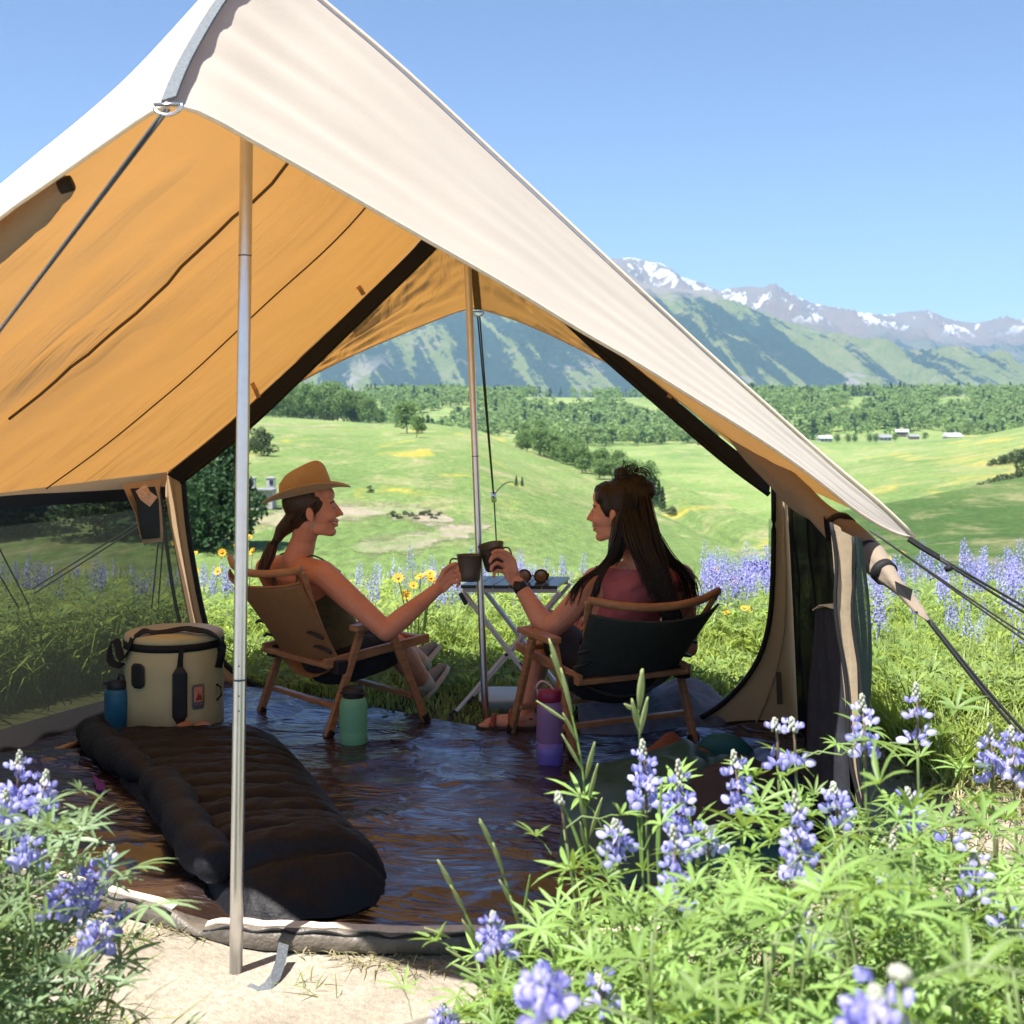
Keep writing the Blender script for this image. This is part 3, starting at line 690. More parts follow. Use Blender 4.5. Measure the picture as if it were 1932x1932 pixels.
br_in = curve([(1457, 892, 4.79), (1458, 1000, 4.79), (1456, 1110, 4.79), (1448, 1190, 4.78), (1428, 1248, 4.77), (1392, 1298, 4.76), (1345, 1340, 4.73), (1290, 1366, 4.70)], 0)
br_out = curve([(1488, 905, 4.80), (1494, 1000, 4.80), (1499, 1100, 4.79), (1502, 1180, 4.79), (1504, 1260, 4.79), (1506, 1330, 4.78), (1507, 1352, 4.78), (1507, 1362, 4.78)], 0)
band('wall_panel', br_in, br_out, M_wall)
band('wall_panel', curve([(1290, 1366, 4.72), (1380, 1356, 4.74), (1507, 1362, 4.77)], 0), curve([(1290, 1384, 4.68), (1380, 1400, 4.66), (1510, 1416, 4.6)], 0), M_black)
rib('door_zip', [p + Vector((0, -.02, 0)) for p in br_in], .010, M_black)
rib('wall_seam', [a.lerp(b, .62) + Vector((0, -.008, 0)) for a, b in zip(br_in, br_out)], .004, M_wall); rib('wall_seam', [a.lerp(b, .5) + Vector((0, -.008, 0)) for a, b in zip(bl_out, bl_in)], .004, M_wall)
band('wall_patch', curve([(1464, 1268, 4.75), (1466, 1330, 4.75)], 0, n=6), curve([(1474, 1268, 4.75), (1477, 1328, 4.75)], 0, n=6), simple('dark_patch', (.10, .075, .055), .8), 6)
gl_lo = curve([(900, 352, 4.76), (838, 447, 4.9), (770, 515, 5.01), (620, 660, 5.26), (470, 806, 5.46), (345, 905, 5.63)], 0)
gr_lo = curve([(872, 385, 4.76), (985, 520, 4.77), (1110, 645, 4.78), (1255, 770, 4.79), (1365, 866, 4.80), (1448, 926, 4.80)], 0)
dn = Vector((0, -.03, -.012))
band('gable_band', [p + dn for p in gable_left], [p + dn for p in gl_lo], M_black); band('gable_band', [p + dn for p in gable_right], [p + dn for p in gr_lo], M_black)
rib('gable_zip', [p + dn for p in gr_lo], .011, M_black); rib('gable_zip', [p + dn for p in gl_lo], .010, M_black)
M_toggle = simple('toggle_tape', (.42, .22, .10), .8)
for a, b, D in (((672, 535), (686, 556), 4.9), ((474, 720), (488, 750), 5.2), ((1274, 727), (1262, 750), 4.6)):
    MB().strip([P(*a, D), P((a[0] + b[0]) / 2 + 1, (a[1] + b[1]) / 2, D - .02), P(*b, D)], [.018] * 3, (0, -1, 0), .003).build('toggle', M_toggle, tent, False, True)
# left wall: valance under the eave, black top band, mesh window, black sill, corner post
eave_l = curve([(-640, 1014, 3.45), (-300, 955, 4.2), (0, 919, 4.86), (150, 906, 5.24), (318, 890, 5.63)], 0)
val_l = curve([(-640, 1040, 3.45), (-300, 975, 4.2), (0, 934, 4.86), (150, 928, 5.24), (312, 918, 5.61)], 0)
band('eave_valance', eave_l, val_l, M_wall)
blk_l = curve([(-640, 1070, 3.46), (-300, 1002, 4.2), (0, 959, 4.86), (150, 950, 5.24), (312, 942, 5.61)], 0)
band('window_band', val_l, blk_l, M_black)
sill_t = curve([(-640, 1560, 3.36), (-300, 1472, 3.86), (0, 1376, 4.44), (200, 1320, 4.96), (378, 1270, 5.53)], 0)
sill_b = curve([(-640, 1632, 3.285), (-300, 1526, 3.75), (0, 1424, 4.36), (200, 1356, 4.90), (405, 1298, 5.46)], 0)
band('mesh_window', blk_l, sill_t, M_mesh, 40, m=14); band('window_sill', sill_t, sill_b, M_black)
post_l = curve([(300, 905, 5.6), (315, 1020, 5.59), (333, 1150, 5.58), (372, 1285, 5.56)], 0)
rib('window_zip', [p + Vector((0, -.015, 0)) for p in post_l], .008, M_black)
rib('floor_piping', [P(x, y, D) for x, y, D in ((-60, 1478, 4.0), (40, 1440, 4.25), (100, 1418, 4.38), (156, 1398, 4.5))], .010, M_wall)
# hanging pocket with care label in the left corner
pk = MB(); pw = [P(238, 917, 5.28), P(300, 913, 5.45), P(307, 1020, 5.42), P(268, 1024, 5.30)]
pock = MB().grid([[P(230, 912, 5.3), P(304, 905, 5.5)], [P(240, 935, 5.26), P(300, 930, 5.44)], [P(256, 970, 5.26), P(304, 965, 5.40)], [P(262, 1000, 5.26), P(307, 1000, 5.38)], [P(270, 1026, 5.28), P(306, 1022, 5.38)]]).build('storage_pocket', M_wall, tent, False, True, thick=.004)
MB().grid([[P(246, 922, 5.22), P(292, 918, 5.36)], [P(258, 950, 5.20), P(299, 945, 5.36)], [P(264, 990, 5.20), P(301, 985, 5.34)], [P(268, 1018, 5.22), P(302, 1015, 5.34)]]).build('pocket_mesh', M_black, pock, False, True, thick=.003)
MB().strip([P(266, 920, 5.2), P(274, 935, 5.17), P(290, 947, 5.17)], [.05, .05, .05], (0, -1, .2), .002).build('care_label', simple('label_tape', (.55, .40, .32), .8, .25, 60), pock, False, True)

# right wall: mesh seen edge-on, its tan door strip with zips, gathered green mesh flap
wr_far = curve([(1484, 925, 4.78), (1494, 1100, 4.78), (1506, 1372, 4.76)], 0); wr_near = curve([(1580, 992, 3.5), (1592, 1150, 3.45), (1602, 1350, 3.4), (1625, 1648, 3.25)], 0)
def fold_wall(A, B, mat, name, n=40, m=26, amp=.02, fr=5):
    A, B = resample(A, n), resample(B, n); rows = []
    for k in range(m):
        t = k / (m - 1); rows.append([A[i].lerp(B[i], t) + Vector((amp * math.sin(t * fr * PI + nz(i * .1, t * 2) * 1.5) * min(1, t * 4) * min(1, (1 - t) * 4), 0, 0)) for i in range(n)])
    return MB().grid(rows).build(name, mat, tent, True, True)
fold_wall(wr_far, wr_near, M_mesh2, 'mesh_panel', amp=.015, fr=6)
dk = simple('dark_navy_cloth', (.016, .018, .026), .8, .3, 12, .5, 20, .01)
fold_wall(curve([(1543, 1150, 3.7), (1530, 1250, 3.7), (1522, 1350, 3.7), (1520, 1560, 3.6)], 0), curve([(1578, 1150, 3.42), (1588, 1250, 3.40), (1597, 1350, 3.37), (1612, 1640, 3.22)], 0), dk, 'gathered_door', amp=.02, fr=7)
MB().strip([P(1538, 1148, 3.62), P(1552, 1143, 3.5), P(1580, 1145, 3.38)], [.02, .02, .02], (0, -1, .1), .003).build('tie_back', M_hem, tent, False, True)
st_l = curve([(1566, 985, 3.38), (1574, 1080, 3.37), (1580, 1180, 3.36), (1588, 1260, 3.35), (1598, 1360, 3.33), (1612, 1480, 3.3), (1625, 1600, 3.26)], 0); st_r = curve([(1608, 1012, 3.36), (1606, 1090, 3.36), (1610, 1160, 3.36), (1617, 1240, 3.35), (1619, 1340, 3.33), (1622, 1480, 3.3), (1636, 1600, 3.26)], 0)
fold_wall(st_l, st_r, simple('door_strip_canvas', (.30, .235, .155), .85, .1, 40, .4, 120), 'door_strip', m=10, amp=.006, fr=2)
def wavy(c, a): return [p + Vector((a * math.sin(i * .5) + a * nz(i * .2, 4), -.012, 0)) for i, p in enumerate(c)]
rib('door_zip', wavy(st_l, .005), .0055, M_black); rib('door_zip', wavy(st_r, .005), .0055, M_black)
fold_wall(st_r, curve([(1622, 1015, 3.45), (1638, 1100, 3.5), (1645, 1200, 3.5), (1643, 1290, 3.48), (1634, 1370, 3.45), (1632, 1480, 3.4), (1640, 1600, 3.3)], 0), M_mesh3, 'mesh_flap', amp=.012, fr=6)
# rolled door tied up along the right edge
roll_pp = [(1330, 768, 4.55, 6), (1380, 815, 4.45, 12), (1430, 865, 4.32, 17), (1475, 903, 4.15, 23), (1515, 940, 4.0, 27), (1560, 977, 3.85, 27), (1600, 1012, 3.72, 29), (1640, 1052, 3.6, 27), (1672, 1083, 3.52, 21), (1700, 1112, 3.46, 17), (1722, 1138, 3.42, 14), (1742, 1160, 3.38, 10), (1752, 1170, 3.37, 5)]
rp = smooth_pts([Vector((a, b, c)) for a, b, c, d in roll_pp], 2); rr = smooth_pts([Vector((d, 0, 0)) for a, b, c, d in roll_pp], 2)
pts = [P(v.x, v.y, v.z) for v in rp]; rad = [r.x / FOC * v.z for r, v in zip(rr, rp)]
R = []
for i, p in enumerate(pts):
    d = pts[min(i + 1, len(pts) - 1)] - pts[max(0, i - 1)]; d, s, u = frame(d); ring = []
    for k in range(28):
        a = 2 * PI * k / 28; fl = 1 - .5 * max(0, (i - 28) / 16); w = 1 + .14 * math.sin(a * 2 + i * .32) + .24 * nz(math.cos(a) * 1.5, math.sin(a) * 1.5, i * .18)
        ring.append(p + (s * math.cos(a) + u * math.sin(a) * min(1, max(.35, fl))) * rad[i] * w)
    R.append(ring)
M_rollc = canvas_mat('rolled_canvas', (.25, .20, .15), (.4, .25, .12), .05, .9)
rolld = MB().loft(R).build('rolled_door', M_rollc, tent, True, True)
for a, w in ((24, .024), (29, .006), (33, .022)):
    a = min(a, len(pts) - 3); d = (pts[a + 1] - pts[a]).normalized()
    MB().tube([pts[a] - d * w / 2, pts[a] + d * w / 2], [rad[a] * 1.13] * 2, 24).build('roll_strap', M_black, rolld, True, True)
MB().grid([[P(1688, 1096, 3.38), P(1722, 1112, 3.36)], [P(1692, 1120, 3.37), P(1718, 1134, 3.36)]]).build('velcro_patch', M_black, rolld, False, True, thick=.004)
rl = [P(x, y, D) for x, y, D in ((130, 345, 2.6), (95, 372, 2.62), (60, 405, 2.66), (20, 440, 2.7), (-60, 510, 2.85), (-200, 640, 3.1))]
MB().tube(smooth_pts(rl, 2), [.018 + .016 * min(1, i / 8) + .004 * nz(i * .5, 2) for i in range(len(smooth_pts(rl, 2)))], 18).build('rolled_door', M_rollc, tent, True, True)
MB().tube([P(112, 352, 2.57), P(136, 345, 2.57)], .016, 14).build('roll_strap', M_black, tent, True, True)
# guy ropes
def guy(a, b, r=.0035, n=24, sag=.02, mat=M_rope):
    a, b = Vector(a), Vector(b); return rib('guy_rope', [a.lerp(b, i / n) - Vector((0, 0, sag * math.sin(PI * i / n))) for i in range(n + 1)], r, mat)
eL = Vector((-1.60, 1.42, 0)); guy(P(312, 205, 2.03), eL + Vector((.05, 0, 0)), .0030); guy(P(319, 206, 2.03), eL + Vector((-.03, .12, -.0)), .0030)
sR = P(2380, 1395, 4.4); 
MB().strip([P(1714, 1016, 3.69), P(1740, 1033, 3.68), P(1772, 1052, 3.68)], [.02] * 3, (0, -.6, .8), .006).build('corner_strap', M_black, tent, False, True)
guy(P(1762, 1046, 3.68), P(2390, 1378, 4.6), .0042); guy(P(1772, 1055, 3.68), P(2390, 1412, 4.6), .0042)
MB().tube([P(1788, 1068, 3.66), P(1792, 1076, 3.66)], .012, 8).build('rope_slider', M_black, tent, True, True)
guy(P(1640, 1000, 4.3), P(2390, 1478, 4.2), .0040); guy(P(1648, 1004, 4.3), P(2390, 1505, 4.2), .0040); 
guy(P(1746, 1160, 3.38), P(2060, 1510, 3.6), .0048); guy(P(1747, 1166, 3.38), P(2060, 1530, 3.55), .0048)
guy(P(901, 596, 5.37), P(931, 938, 6.4), .0034, sag=0); guy(P(905, 596, 5.37), P(932, 938, 6.4), .0034, sag=0); guy(P(932, 940, 6.4), P(940, 1085, 6.9), .0036, sag=0)
MB().tube([P(931, 930, 6.38), P(932, 946, 6.4)], .014, 8).build('rope_slider', M_steel, tent, True, True)
guy(P(933, 933, 6.39), P(968, 909, 6.35), .003, 12, -.02)
# guys of the left wall seen through the mesh
guy(P(312, 955, 5.62), P(60, 1112, 6.0), .0038, sag=0); guy(P(312, 962, 5.62), P(64, 1120, 6.0), .0038, sag=0)
guy(P(300, 1010, 5.6), P(278, 1230, 6.3), .0035, sag=0); guy(P(308, 1015, 5.6), P(292, 1230, 6.3), .0035, sag=0)
guy(P(-40, 960, 4.9), P(105, 1240, 5.9), .0038, sag=0); guy(P(-60, 985, 4.9), P(90, 1240, 5.9), .0038, sag=0)
# ------------------------------------------------------------------ chairs, table, bottles, cooler, bedding
M_wood = simple('oiled_beech', (.34, .165, .075), .45, .28, 14, .15, 120, stretch=(1, 1, 6))
M_tan_seat = simple('tan_canvas_seat', (.27, .13, .05), .85, .08, 40, .3, 350)
M_dk_seat = simple('dark_green_canvas_seat', (.030, .036, .030), .85, .12, 40, .3, 350)
M_plas = simple('black_plastic', (.014, .014, .015), .45, .1)
def frame_obj(O, f):
    f = Vector((f[0], f[1], 0)).normalized(); return math.atan2(-f.x, f.y)     # local +Y = forward
def low_chair(O, f, label, canvas, W=.54, bh=.55):
    B = bh - .55
    t = thing('camp_chair', label, 'chair', O, frame_obj(O, f)); w = W / 2
    def part(name, p0, p1, a=.030, b=.020, mat=M_wood): return MB().bar(p0, p1, a, b, Vector((1, 0, 0))).build(name, mat, t, False, False, bevel=.004)
    for s in (-1, 1):
        x = s * w
        fl = part('leg', (x, .20, 0), (x, .035, .372)); MB().bar((x, .203, -.001), (x, .187, .028), .026, .036, Vector((1, 0, 0))).build('foot_cap', M_plas, fl, bevel=.003)
        x2 = s * (w - .026)
        rl = part('leg', (x2, -.22, 0), (x2, -.075, .372)); MB().bar((x2, -.222, -.001), (x2, -.206, .024), .026, .036, Vector((1, 0, 0))).build('foot_cap', M_plas, rl, bevel=.003)
        part('armrest', (x, -.13, .386), (x, .11, .392), .022, .052)
        part('seat_rail', (s * (w - .05), -.22, .262), (s * (w - .05), .25, .305), .034, .018)
        # curved back post
        pp = smooth_pts([Vector((s * (w - .075), -.12, .22)), Vector((s * (w - .07), -.20, .34)), Vector((s * (w - .045), -.27, .43 + B * .6)), Vector((s * (w - .01), -.335, .545 + B))], 2)
        MB().tube(pp, .013, 10, flat=.75).build('back_post', M_wood, t, True)
        MB().box((s * (w - .04), -.16, .245), (.045, .05, .05)).build('hinge', M_plas, t, bevel=.006)
        for z, y in ((.37, -.225), (.315, -.19)):
            MB().tube([(s * (w - .13), y - .022, z), (s * (w - .08), y - .03, z + .004), (s * (w - .03), y - .012, z - .012)], .006, 8).build('tension_strap', M_plas, t, True)
    part('cross_bar', (-w + .04, -.20, .252), (w - .04, -.20, .252), .020, .030)
    part('cross_bar', (-w + .02, -.152, .092), (w - .02, -.152, .092), .018, .030)
    part('cross_bar', (-w + .0, .14, .105), (w - .0, .14, .105), .018, .030)
    part('cross_bar', (-w + .04, .235, .300), (w - .04, .235, .300), .020, .028)
    tb = smooth_pts([Vector((-w + .008, -.337, .55 + B)), Vector((-w * .55, -.385, .527 + B)), Vector((0, -.405, .518 + B)), Vector((w * .55, -.385, .527 + B)), Vector((w - .008, -.337, .55 + B))], 3)
    MB().tube(tb, .0125, 10, flat=1.15).build('back_rail', M_wood, t, True)
    # slung canvas back: bows rearwards, wraps the posts
    rows = []
    for k in range(22):
        v = k / 21; z = .235 + v * (.268 + B); y0 = -.125 - .20 * v ** 1.1; hw = (w - .062) + .05 * v; row = []
        for i in range(25):
            u = i / 24 * 2 - 1
            y = y0 - .085 * (1 - u * u) * (.5 + .5 * v) - .004 * nz(u * 3, v * 4, 2) - .016; zz = z - .03 * (1 - u * u) * v + .006 * nz(u * 2, v * 2, 5)
            row.append(Vector((u * hw, y, zz)))
        rows.append(row)
    MB().grid(rows).build('backrest', canvas, t, True, thick=.004)
    hem = MB(); hem.tube(rows[-1], .005, 6); hem.build('backrest_hem', canvas, t, True)
    rows = []
    for k in range(14):
        v = k / 13; y = -.17 + v * .40; z0 = .262 + v * .043
        rows.append([Vector((u * (w - .05), y, z0 - .085 * (1 - u * u) * (1 - .35 * v))) for u in [i / 16 * 2 - 1 for i in range(17)]])
    MB().grid(rows).build('seat', canvas, t, True, thick=.004)
    return t
OL, FLd = Vector((-.655, 4.905, .012)), Vector((.76, .65, 0)); OR, FRd = Vector((.33, 4.595, .012)), Vector((-.452, .892, 0))
low_chair(OL, FLd, 'low wooden camp chair with tan canvas back, under the woman in the hat', M_tan_seat, .54, .615)
low_chair(OR, FRd, 'low wooden camp chair with dark green canvas back, under the long-haired woman', M_dk_seat)

# roll-top table
M_white_metal = simple('pale_painted_aluminium', (.60, .62, .66), .4, .05, 30)
M_slat = simple('black_slat', (.020, .022, .028), .28, .1)
tb = thing('folding_table', 'small folding table with black slat top and pale crossed legs, behind the two cups', 'table', P(950, 1360, 4.98))
tx = Vector((1, -.06, 0)).normalized(); ty = Vector((.20, .97, 0)).normalized(); T0 = P(868, 1104, 4.88); zt = T0.z
def TP(a, b, z): v = T0 + tx * a + ty * b; return Vector((v.x, v.y, z))
LT, WT = .375, .30
for k in range(6):
    a0 = LT * k / 6 + .002; a1 = LT * (k + 1) / 6 - .002
    q = [TP(a0, 0, zt), TP(a1, 0, zt), TP(a1, WT, zt), TP(a0, WT, zt)]; q2 = [p - Vector((0, 0, .012)) for p in q]
    MB().add(q + q2, [(0, 1, 2, 3), (7, 6, 5, 4), (0, 4, 5, 1), (1, 5, 6, 2), (2, 6, 7, 3), (3, 7, 4, 0)]).build('slat', M_slat, tb, False, True, bevel=.002)
for b in (.02, WT - .02): MB().bar(TP(.005, b, zt - .021), TP(LT - .005, b, zt - .021), .016, .016).build('side_rail', M_white_metal, tb, False, True, bevel=.002)
zt2 = zt - .03
for b, dz in ((.015, 0), (WT - .015, 0)):
    l1 = MB().bar(TP(.01, b, zt2), TP(.37, b + .02, .02), .014, .030, ty).build('leg', M_white_metal, tb, False, True, bevel=.003)
    l2 = MB().bar(TP(.375, b + .02, zt2), TP(-.03, b, .02), .014, .030, ty).build('leg', M_white_metal, tb, False, True, bevel=.003)
    MB().bar(TP(.36, b + .02, .045), TP(.375, b + .02, .012), .02, .036, ty).build('foot_cap', M_plas, l1, False, True); MB().bar(TP(-.018, b, .04), TP(-.034, b, .010), .02, .036, ty).build('foot_cap', M_plas, l2, False, True)
    MB().tube([TP(.176, b - .012, .255), TP(.176, b + .03, .255)], .006, 10).build('pivot', M_plas, tb, True, True)
    for f in (.62, .70): c = TP(.01, b, zt2).lerp(TP(.37, b + .02, .02), f); MB().box(c, (.05, .026, .022), Matrix.Rotation(.9, 3, 'Y')).build('clip', M_plas, tb, False, True, bevel=.003)
    MB().box(TP(.012, b - .014, zt2 - .022), (.016, .02, .05), Matrix.Rotation(-.5, 3, 'Y')).build('corner_bracket', M_plas, tb, False, True, bevel=.003)

# mugs
M_mug = simple('grey_titanium', (.115, .105, .09), .42, .08, 40, .06, 200, metal=.55, spec=.5)
def mug(c, tilt, label, hdir, r=.047, h=.094):
    t = thing('camp_mug', label, 'mug', c)
    M = tilt.to_matrix() if hasattr(tilt, 'to_matrix') else tilt
    prof = [(.001, 0), (r * .74, 0), (r * .80, .004), (r * .86, h * .3), (r * .97, h * .92), (r * 1.03, h), (r * 1.05, h + .001), (r * 1.03, h + .002), (r * .95, h * .95), (r * .78, .008), (.001, .006)]
    MB().lathe(prof, M, 32).build('cup', M_mug, t, True)
    hd = Vector(hdir).normalized(); hp = []
    for z, o in ((.84, .96), (.86, 1.45), (.70, 1.62), (.45, 1.60), (.26, 1.40), (.22, .86)): hp.append(M @ (hd * r * o + Vector((0, 0, h * z))))
    MB().tube(smooth_pts(hp, 2), .0032, 8).build('handle', M_mug, t, True)
    return t
MUG1 = P(886, 1096, 4.66); mug(MUG1, Matrix.Identity(3), 'grey metal mug held upright by the woman in the hat', (-1, .25, 0))
MUG2 = P(935, 1074, 4.70); mug(MUG2, Matrix.Rotation(-.19, 3, 'Y') @ Matrix.Rotation(.16, 3, 'X'), 'grey metal mug held tilted by the long-haired woman', (.9, -.42, 0))

# sunglasses standing on the table
M_lens = simple('amber_lens', (.23, .12, .035), .15, .1, spec=.6); M_tort = simple('brown_frame', (.05, .025, .012), .35, .4, 90)
sg = thing('sunglasses', 'round amber sunglasses resting on the table top', 'sunglasses', P(1005, 1101, 4.97))
for px in (989, 1021):
    c = P(px, 1087, 4.98); Mx = Matrix.Rotation(PI / 2, 3, 'X')
    MB().lathe([(.001, -.002), (.020, -.001), (.024, 0), (.020, .001), (.001, .0022)], Mx, 24, c).build('lens', M_lens, sg, True, True)
    MB().tube([c + Vector((math.cos(a) * .026, 0, math.sin(a) * .025)) for a in (2 * PI * k / 24 for k in range(25))], .003, 8).build('rim', M_tort, sg, True, True)
MB().tube([P(1001, 1088, 4.98), P(1005, 1085, 4.975), P(1009, 1088, 4.98)], .0028, 8).build('bridge', M_tort, sg, True, True)
for px, s in ((976, -1), (1034, 1)): MB().tube(smooth_pts([P(px, 1082, 4.98), P(px + 2 * s, 1084, 5.02), P(px - 1 * s, 1092, 5.10), P(px - 3 * s, 1098, 5.12)], 1), .0025, 8).build('temple', M_tort, sg, True, True)

# bottles
def clear_mat(name, col, rough=.25, tr=.55):
    m, nt = new_mat(name); p = N(nt, 'ShaderNodeBsdfPrincipled', Roughness=rough); p.inputs['Base Color'].default_value = c4(col)
    p.inputs['Transmission Weight'].default_value = tr; p.inputs['IOR'].default_value = 1.2
    o = nt.nodes.new('ShaderNodeOutputMaterial'); nt.links.new(p.outputs[0], o.inputs[0]); return m
gb = thing('water_bottle', 'translucent mint green water bottle with black cap, in front of the tan chair', 'bottle', P(667, 1409, 4.47) - Vector((0, 0, .0)))
gb.location.z = .014
M_mint = simple('mint_plastic', (.26, .62, .38), .4, .04, 10, trans=.45, spec=.5)
r, h = .049, .205
MB().lathe([(.001, 0), (r * .9, 0), (r, .006), (r, .035), (r * .955, .05), (r * .955, .055), (r, .066), (r, .138), (r * .96, .150), (r * .86, .163), (r * .70, .170), (r * .70, .174), (.001, .174)], None, 32).build('bottle_body', M_mint, gb, True)
cp = MB().lathe([(.001, .166), (r * .76, .166), (r * .78, .170), (r * .78, .196), (r * .72, .202), (.001, .203)], None, 28).build('cap', M_plas, gb, True)
MB().tube([(-.034, 0, .180), (-.043, -.015, .186), (-.02, -.043, .19), (.02, -.043, .188), (.04, -.012, .182)], .004, 8).build('cap_loop', M_plas, cp, True)
MB().lathe([(r * .72, .158), (r * .80, .160), (r * .80, .166), (r * .70, .167)], None, 28).build('neck_ring', M_mint, gb, True)
pb = thing('water_bottle', 'clear lilac water bottle half full with plum cap, beside the dark chair', 'bottle', P(1037, 1449, 4.20)); pb.location.z = .014
r = .0435
M_lil = simple('lilac_plastic', (.40, .25, .47), .3, .05, 12, trans=.5, spec=.5); M_plum = simple('plum_cap', (.20, .012, .045), .4, .08)
M_liq = simple('lilac_water', (.22, .17, .62), .15, .06, 8, trans=.35, spec=.6)
MB().lathe([(.001, .078), (r * .985, .078), (r, .080), (r, .180), (r * .95, .196), (r * .80, .212), (r * .74, .215), (r * .74, .222), (.001, .222)], None, 32).build('bottle_body', M_lil, pb, True)
MB().lathe([(.001, 0), (r * .9, 0), (r, .006), (r, .040), (r * 1.0, .0795), (.001, .0797)], None, 32).build('filled_base', M_liq, pb, True)
cp = MB().lathe([(.001, .214), (r * .86, .214), (r * .90, .218), (r * .90, .244), (r * .82, .250), (.001, .251)], None, 28).build('cap', M_plum, pb, True)
MB().tube(smooth_pts([Vector((-.036, -.005, .232)), Vector((-.046, -.005, .262)), Vector((-.026, -.004, .282)), Vector((-.002, -.004, .270)), Vector((.012, -.004, .252))], 2), .0045, 8).build('cap_loop', simple('pale_loop', (.45, .30, .30), .5), cp, True)
bb = thing('water_bottle', 'blue insulated bottle with black spout lid, left of the round cooler', 'bottle', P(223, 1362, 4.72)); bb.location.z = .014
r = .050
M_blue = simple('blue_enamel', (.012, .105, .185), .4, .12, 30, .1, 300)
MB().lathe([(.001, 0), (r * .93, 0), (r, .006), (r, .130), (r * .93, .142), (r * .78, .148), (.001, .148)], None, 32).build('bottle_body', M_blue, bb, True)
lid = MB().lathe([(.001, .146), (r * .80, .146), (r * .82, .150), (r * .80, .172), (r * .7, .178), (.001, .179)], None, 28).build('lid', M_plas, bb, True)
MB().bar((-.052, -.01, .166), (-.01, -.01, .172), .016, .012).build('spout', M_plas, lid, bevel=.003); MB().tube([(.0, 0, .176), (.004, 0, .196), (.022, 0, .19), (.028, 0, .172)], .005, 8).build('carry_loop', M_plas, lid, True)

# round soft cooler
ck = thing('soft_cooler', 'round olive tan soft cooler with black straps and patches, on the left floor', 'cooler', P(329, 1358, 4.80)); ck.location.z = .012
M_cool = simple('olive_tarpaulin', (.47, .425, .225), .5, .06, 10, .15, 60, spec=.35)
kr, kh = .183, .318
MB().lathe([(.001, 0), (kr * .96, 0), (kr * 1.0, .01), (kr * .985, .10), (kr * .995, .2), (kr * 1.0, kh - .02), (kr * .98, kh - .016), (.001, kh - .016)], None, 48).build('cooler_body', M_cool, ck, True)
MB().lathe([(kr * .97, kh - .024), (kr * 1.012, kh - .022), (kr * 1.012, kh + .004), (kr * .97, kh + .006)], None, 48).build('zip_band', M_black, ck, True)
MB().lathe([(kr * .99, kh + .004), (kr * 1.0, kh + .010), (kr * .985, kh + .026), (kr * .9, kh + .034), (.001, kh + .040)], None, 48).build('lid', M_cool, ck, True)
def on_cyl(a, z, o=0): return Vector((math.sin(a) * (kr + o), -math.cos(a) * (kr + o), z))
def cyl_patch(name, a0, a1, z0, z1, o, mat, rnd=.015, th=.006):
    rows = []
    for k in range(9):
        v = k / 8; z = z0 + (z1 - z0) * v; ins = 0
        e = min(v, 1 - v) * (z1 - z0)
        if e < rnd: ins = (rnd - math.sqrt(max(0, rnd * rnd - (rnd - e) ** 2))) / kr
        rows.append([on_cyl(a0 + ins + (a1 - a0 - 2 * ins) * i / 8, z, o) for i in range(9)])
    return MB().grid(rows).build(name, mat, ck, True, thick=th)
cyl_patch('pocket_patch', -.66, -.34, .165, .255, .006, M_plas); cyl_patch('strap_patch', .22, .50, .04, .245, .006, M_plas)
MB().strip([on_cyl(.36, .24, .006), on_cyl(.38, .30, .012), on_cyl(.42, kh, .012)], [.022, .016, .014], [on_cyl(.36, 0).normalized()] * 3, .004).build('strap', M_black, ck)
lb = cyl_patch('logo_label', .60, .86, .085, .175, .004, M_grey, .004, .003); cyl_patch('logo_print', .635, .825, .10, .165, .0075, simple('label_salmon', (.55, .22, .13), .6, .25, 60), .002, .002)
bm_ = MB(); bm_.add([on_cyl(.655, .118, .0095), on_cyl(.80, .118, .0095), on_cyl(.765, .14, .0095), on_cyl(.745, .132, .0095), on_cyl(.725, .150, .0095), on_cyl(.69, .13, .0095)], [(0, 1, 2, 3, 4, 5)]); bm_.build('logo_mark', simple('label_rust', (.22, .04, .02), .6), ck, thick=.001)
rows = [[on_cyl(.63 + .2 * i / 8, .104 + .008 * k, .0092) for i in range(9)] for k in range(2)]; MB().grid(rows).build('logo_bar', M_grey, ck, thick=.001)
def cstrap(name, pts, w=.03): 
    q = smooth_pts([Vector(p) for p in pts], 2); nr = [Vector((p.x, p.y, .35)).normalized() for p in q]; return MB().strip(q, [w] * len(q), nr, .004).build(name, M_black, ck)
cstrap('handle_strap', [on_cyl(-1.0, .235, .012), on_cyl(-1.25, .24, .05), on_cyl(-1.45, .30, .055), on_cyl(-1.4, .325, .03), on_cyl(-1.2, .30, .02), on_cyl(-1.0, .25, .014), on_cyl(-.72, .30, .012), on_cyl(-.68, .345, .004)], .028)
q = smooth_pts([on_cyl(-.72, .345, -.01), on_cyl(-.5, .375, -.03), Vector((-.04, -.10, .352)), Vector((.06, -.08, .372)), on_cyl(.7, .372, -.02), on_cyl(1.0, .362, .004), on_cyl(1.25, .325, .022), on_cyl(1.3, .26, .014), on_cyl(1.25, .22, .006)], 2)
MB().strip(q, [.035] * len(q), [Vector((0, -.35, .94))] * 30 + [Vector((.8, -.4, .3))] * (len(q) - 30) if len(q) > 30 else Vector((0, -.3, .95)), .004).build('shoulder_strap', M_black, ck)
for a in (-1.35, 1.22): MB().tube([on_cyl(a, .16, .002), on_cyl(a, .15, .02), on_cyl(a, .12, .022), on_cyl(a, .10, .004)], .004, 8).build('lash_loop', M_black, ck, True)

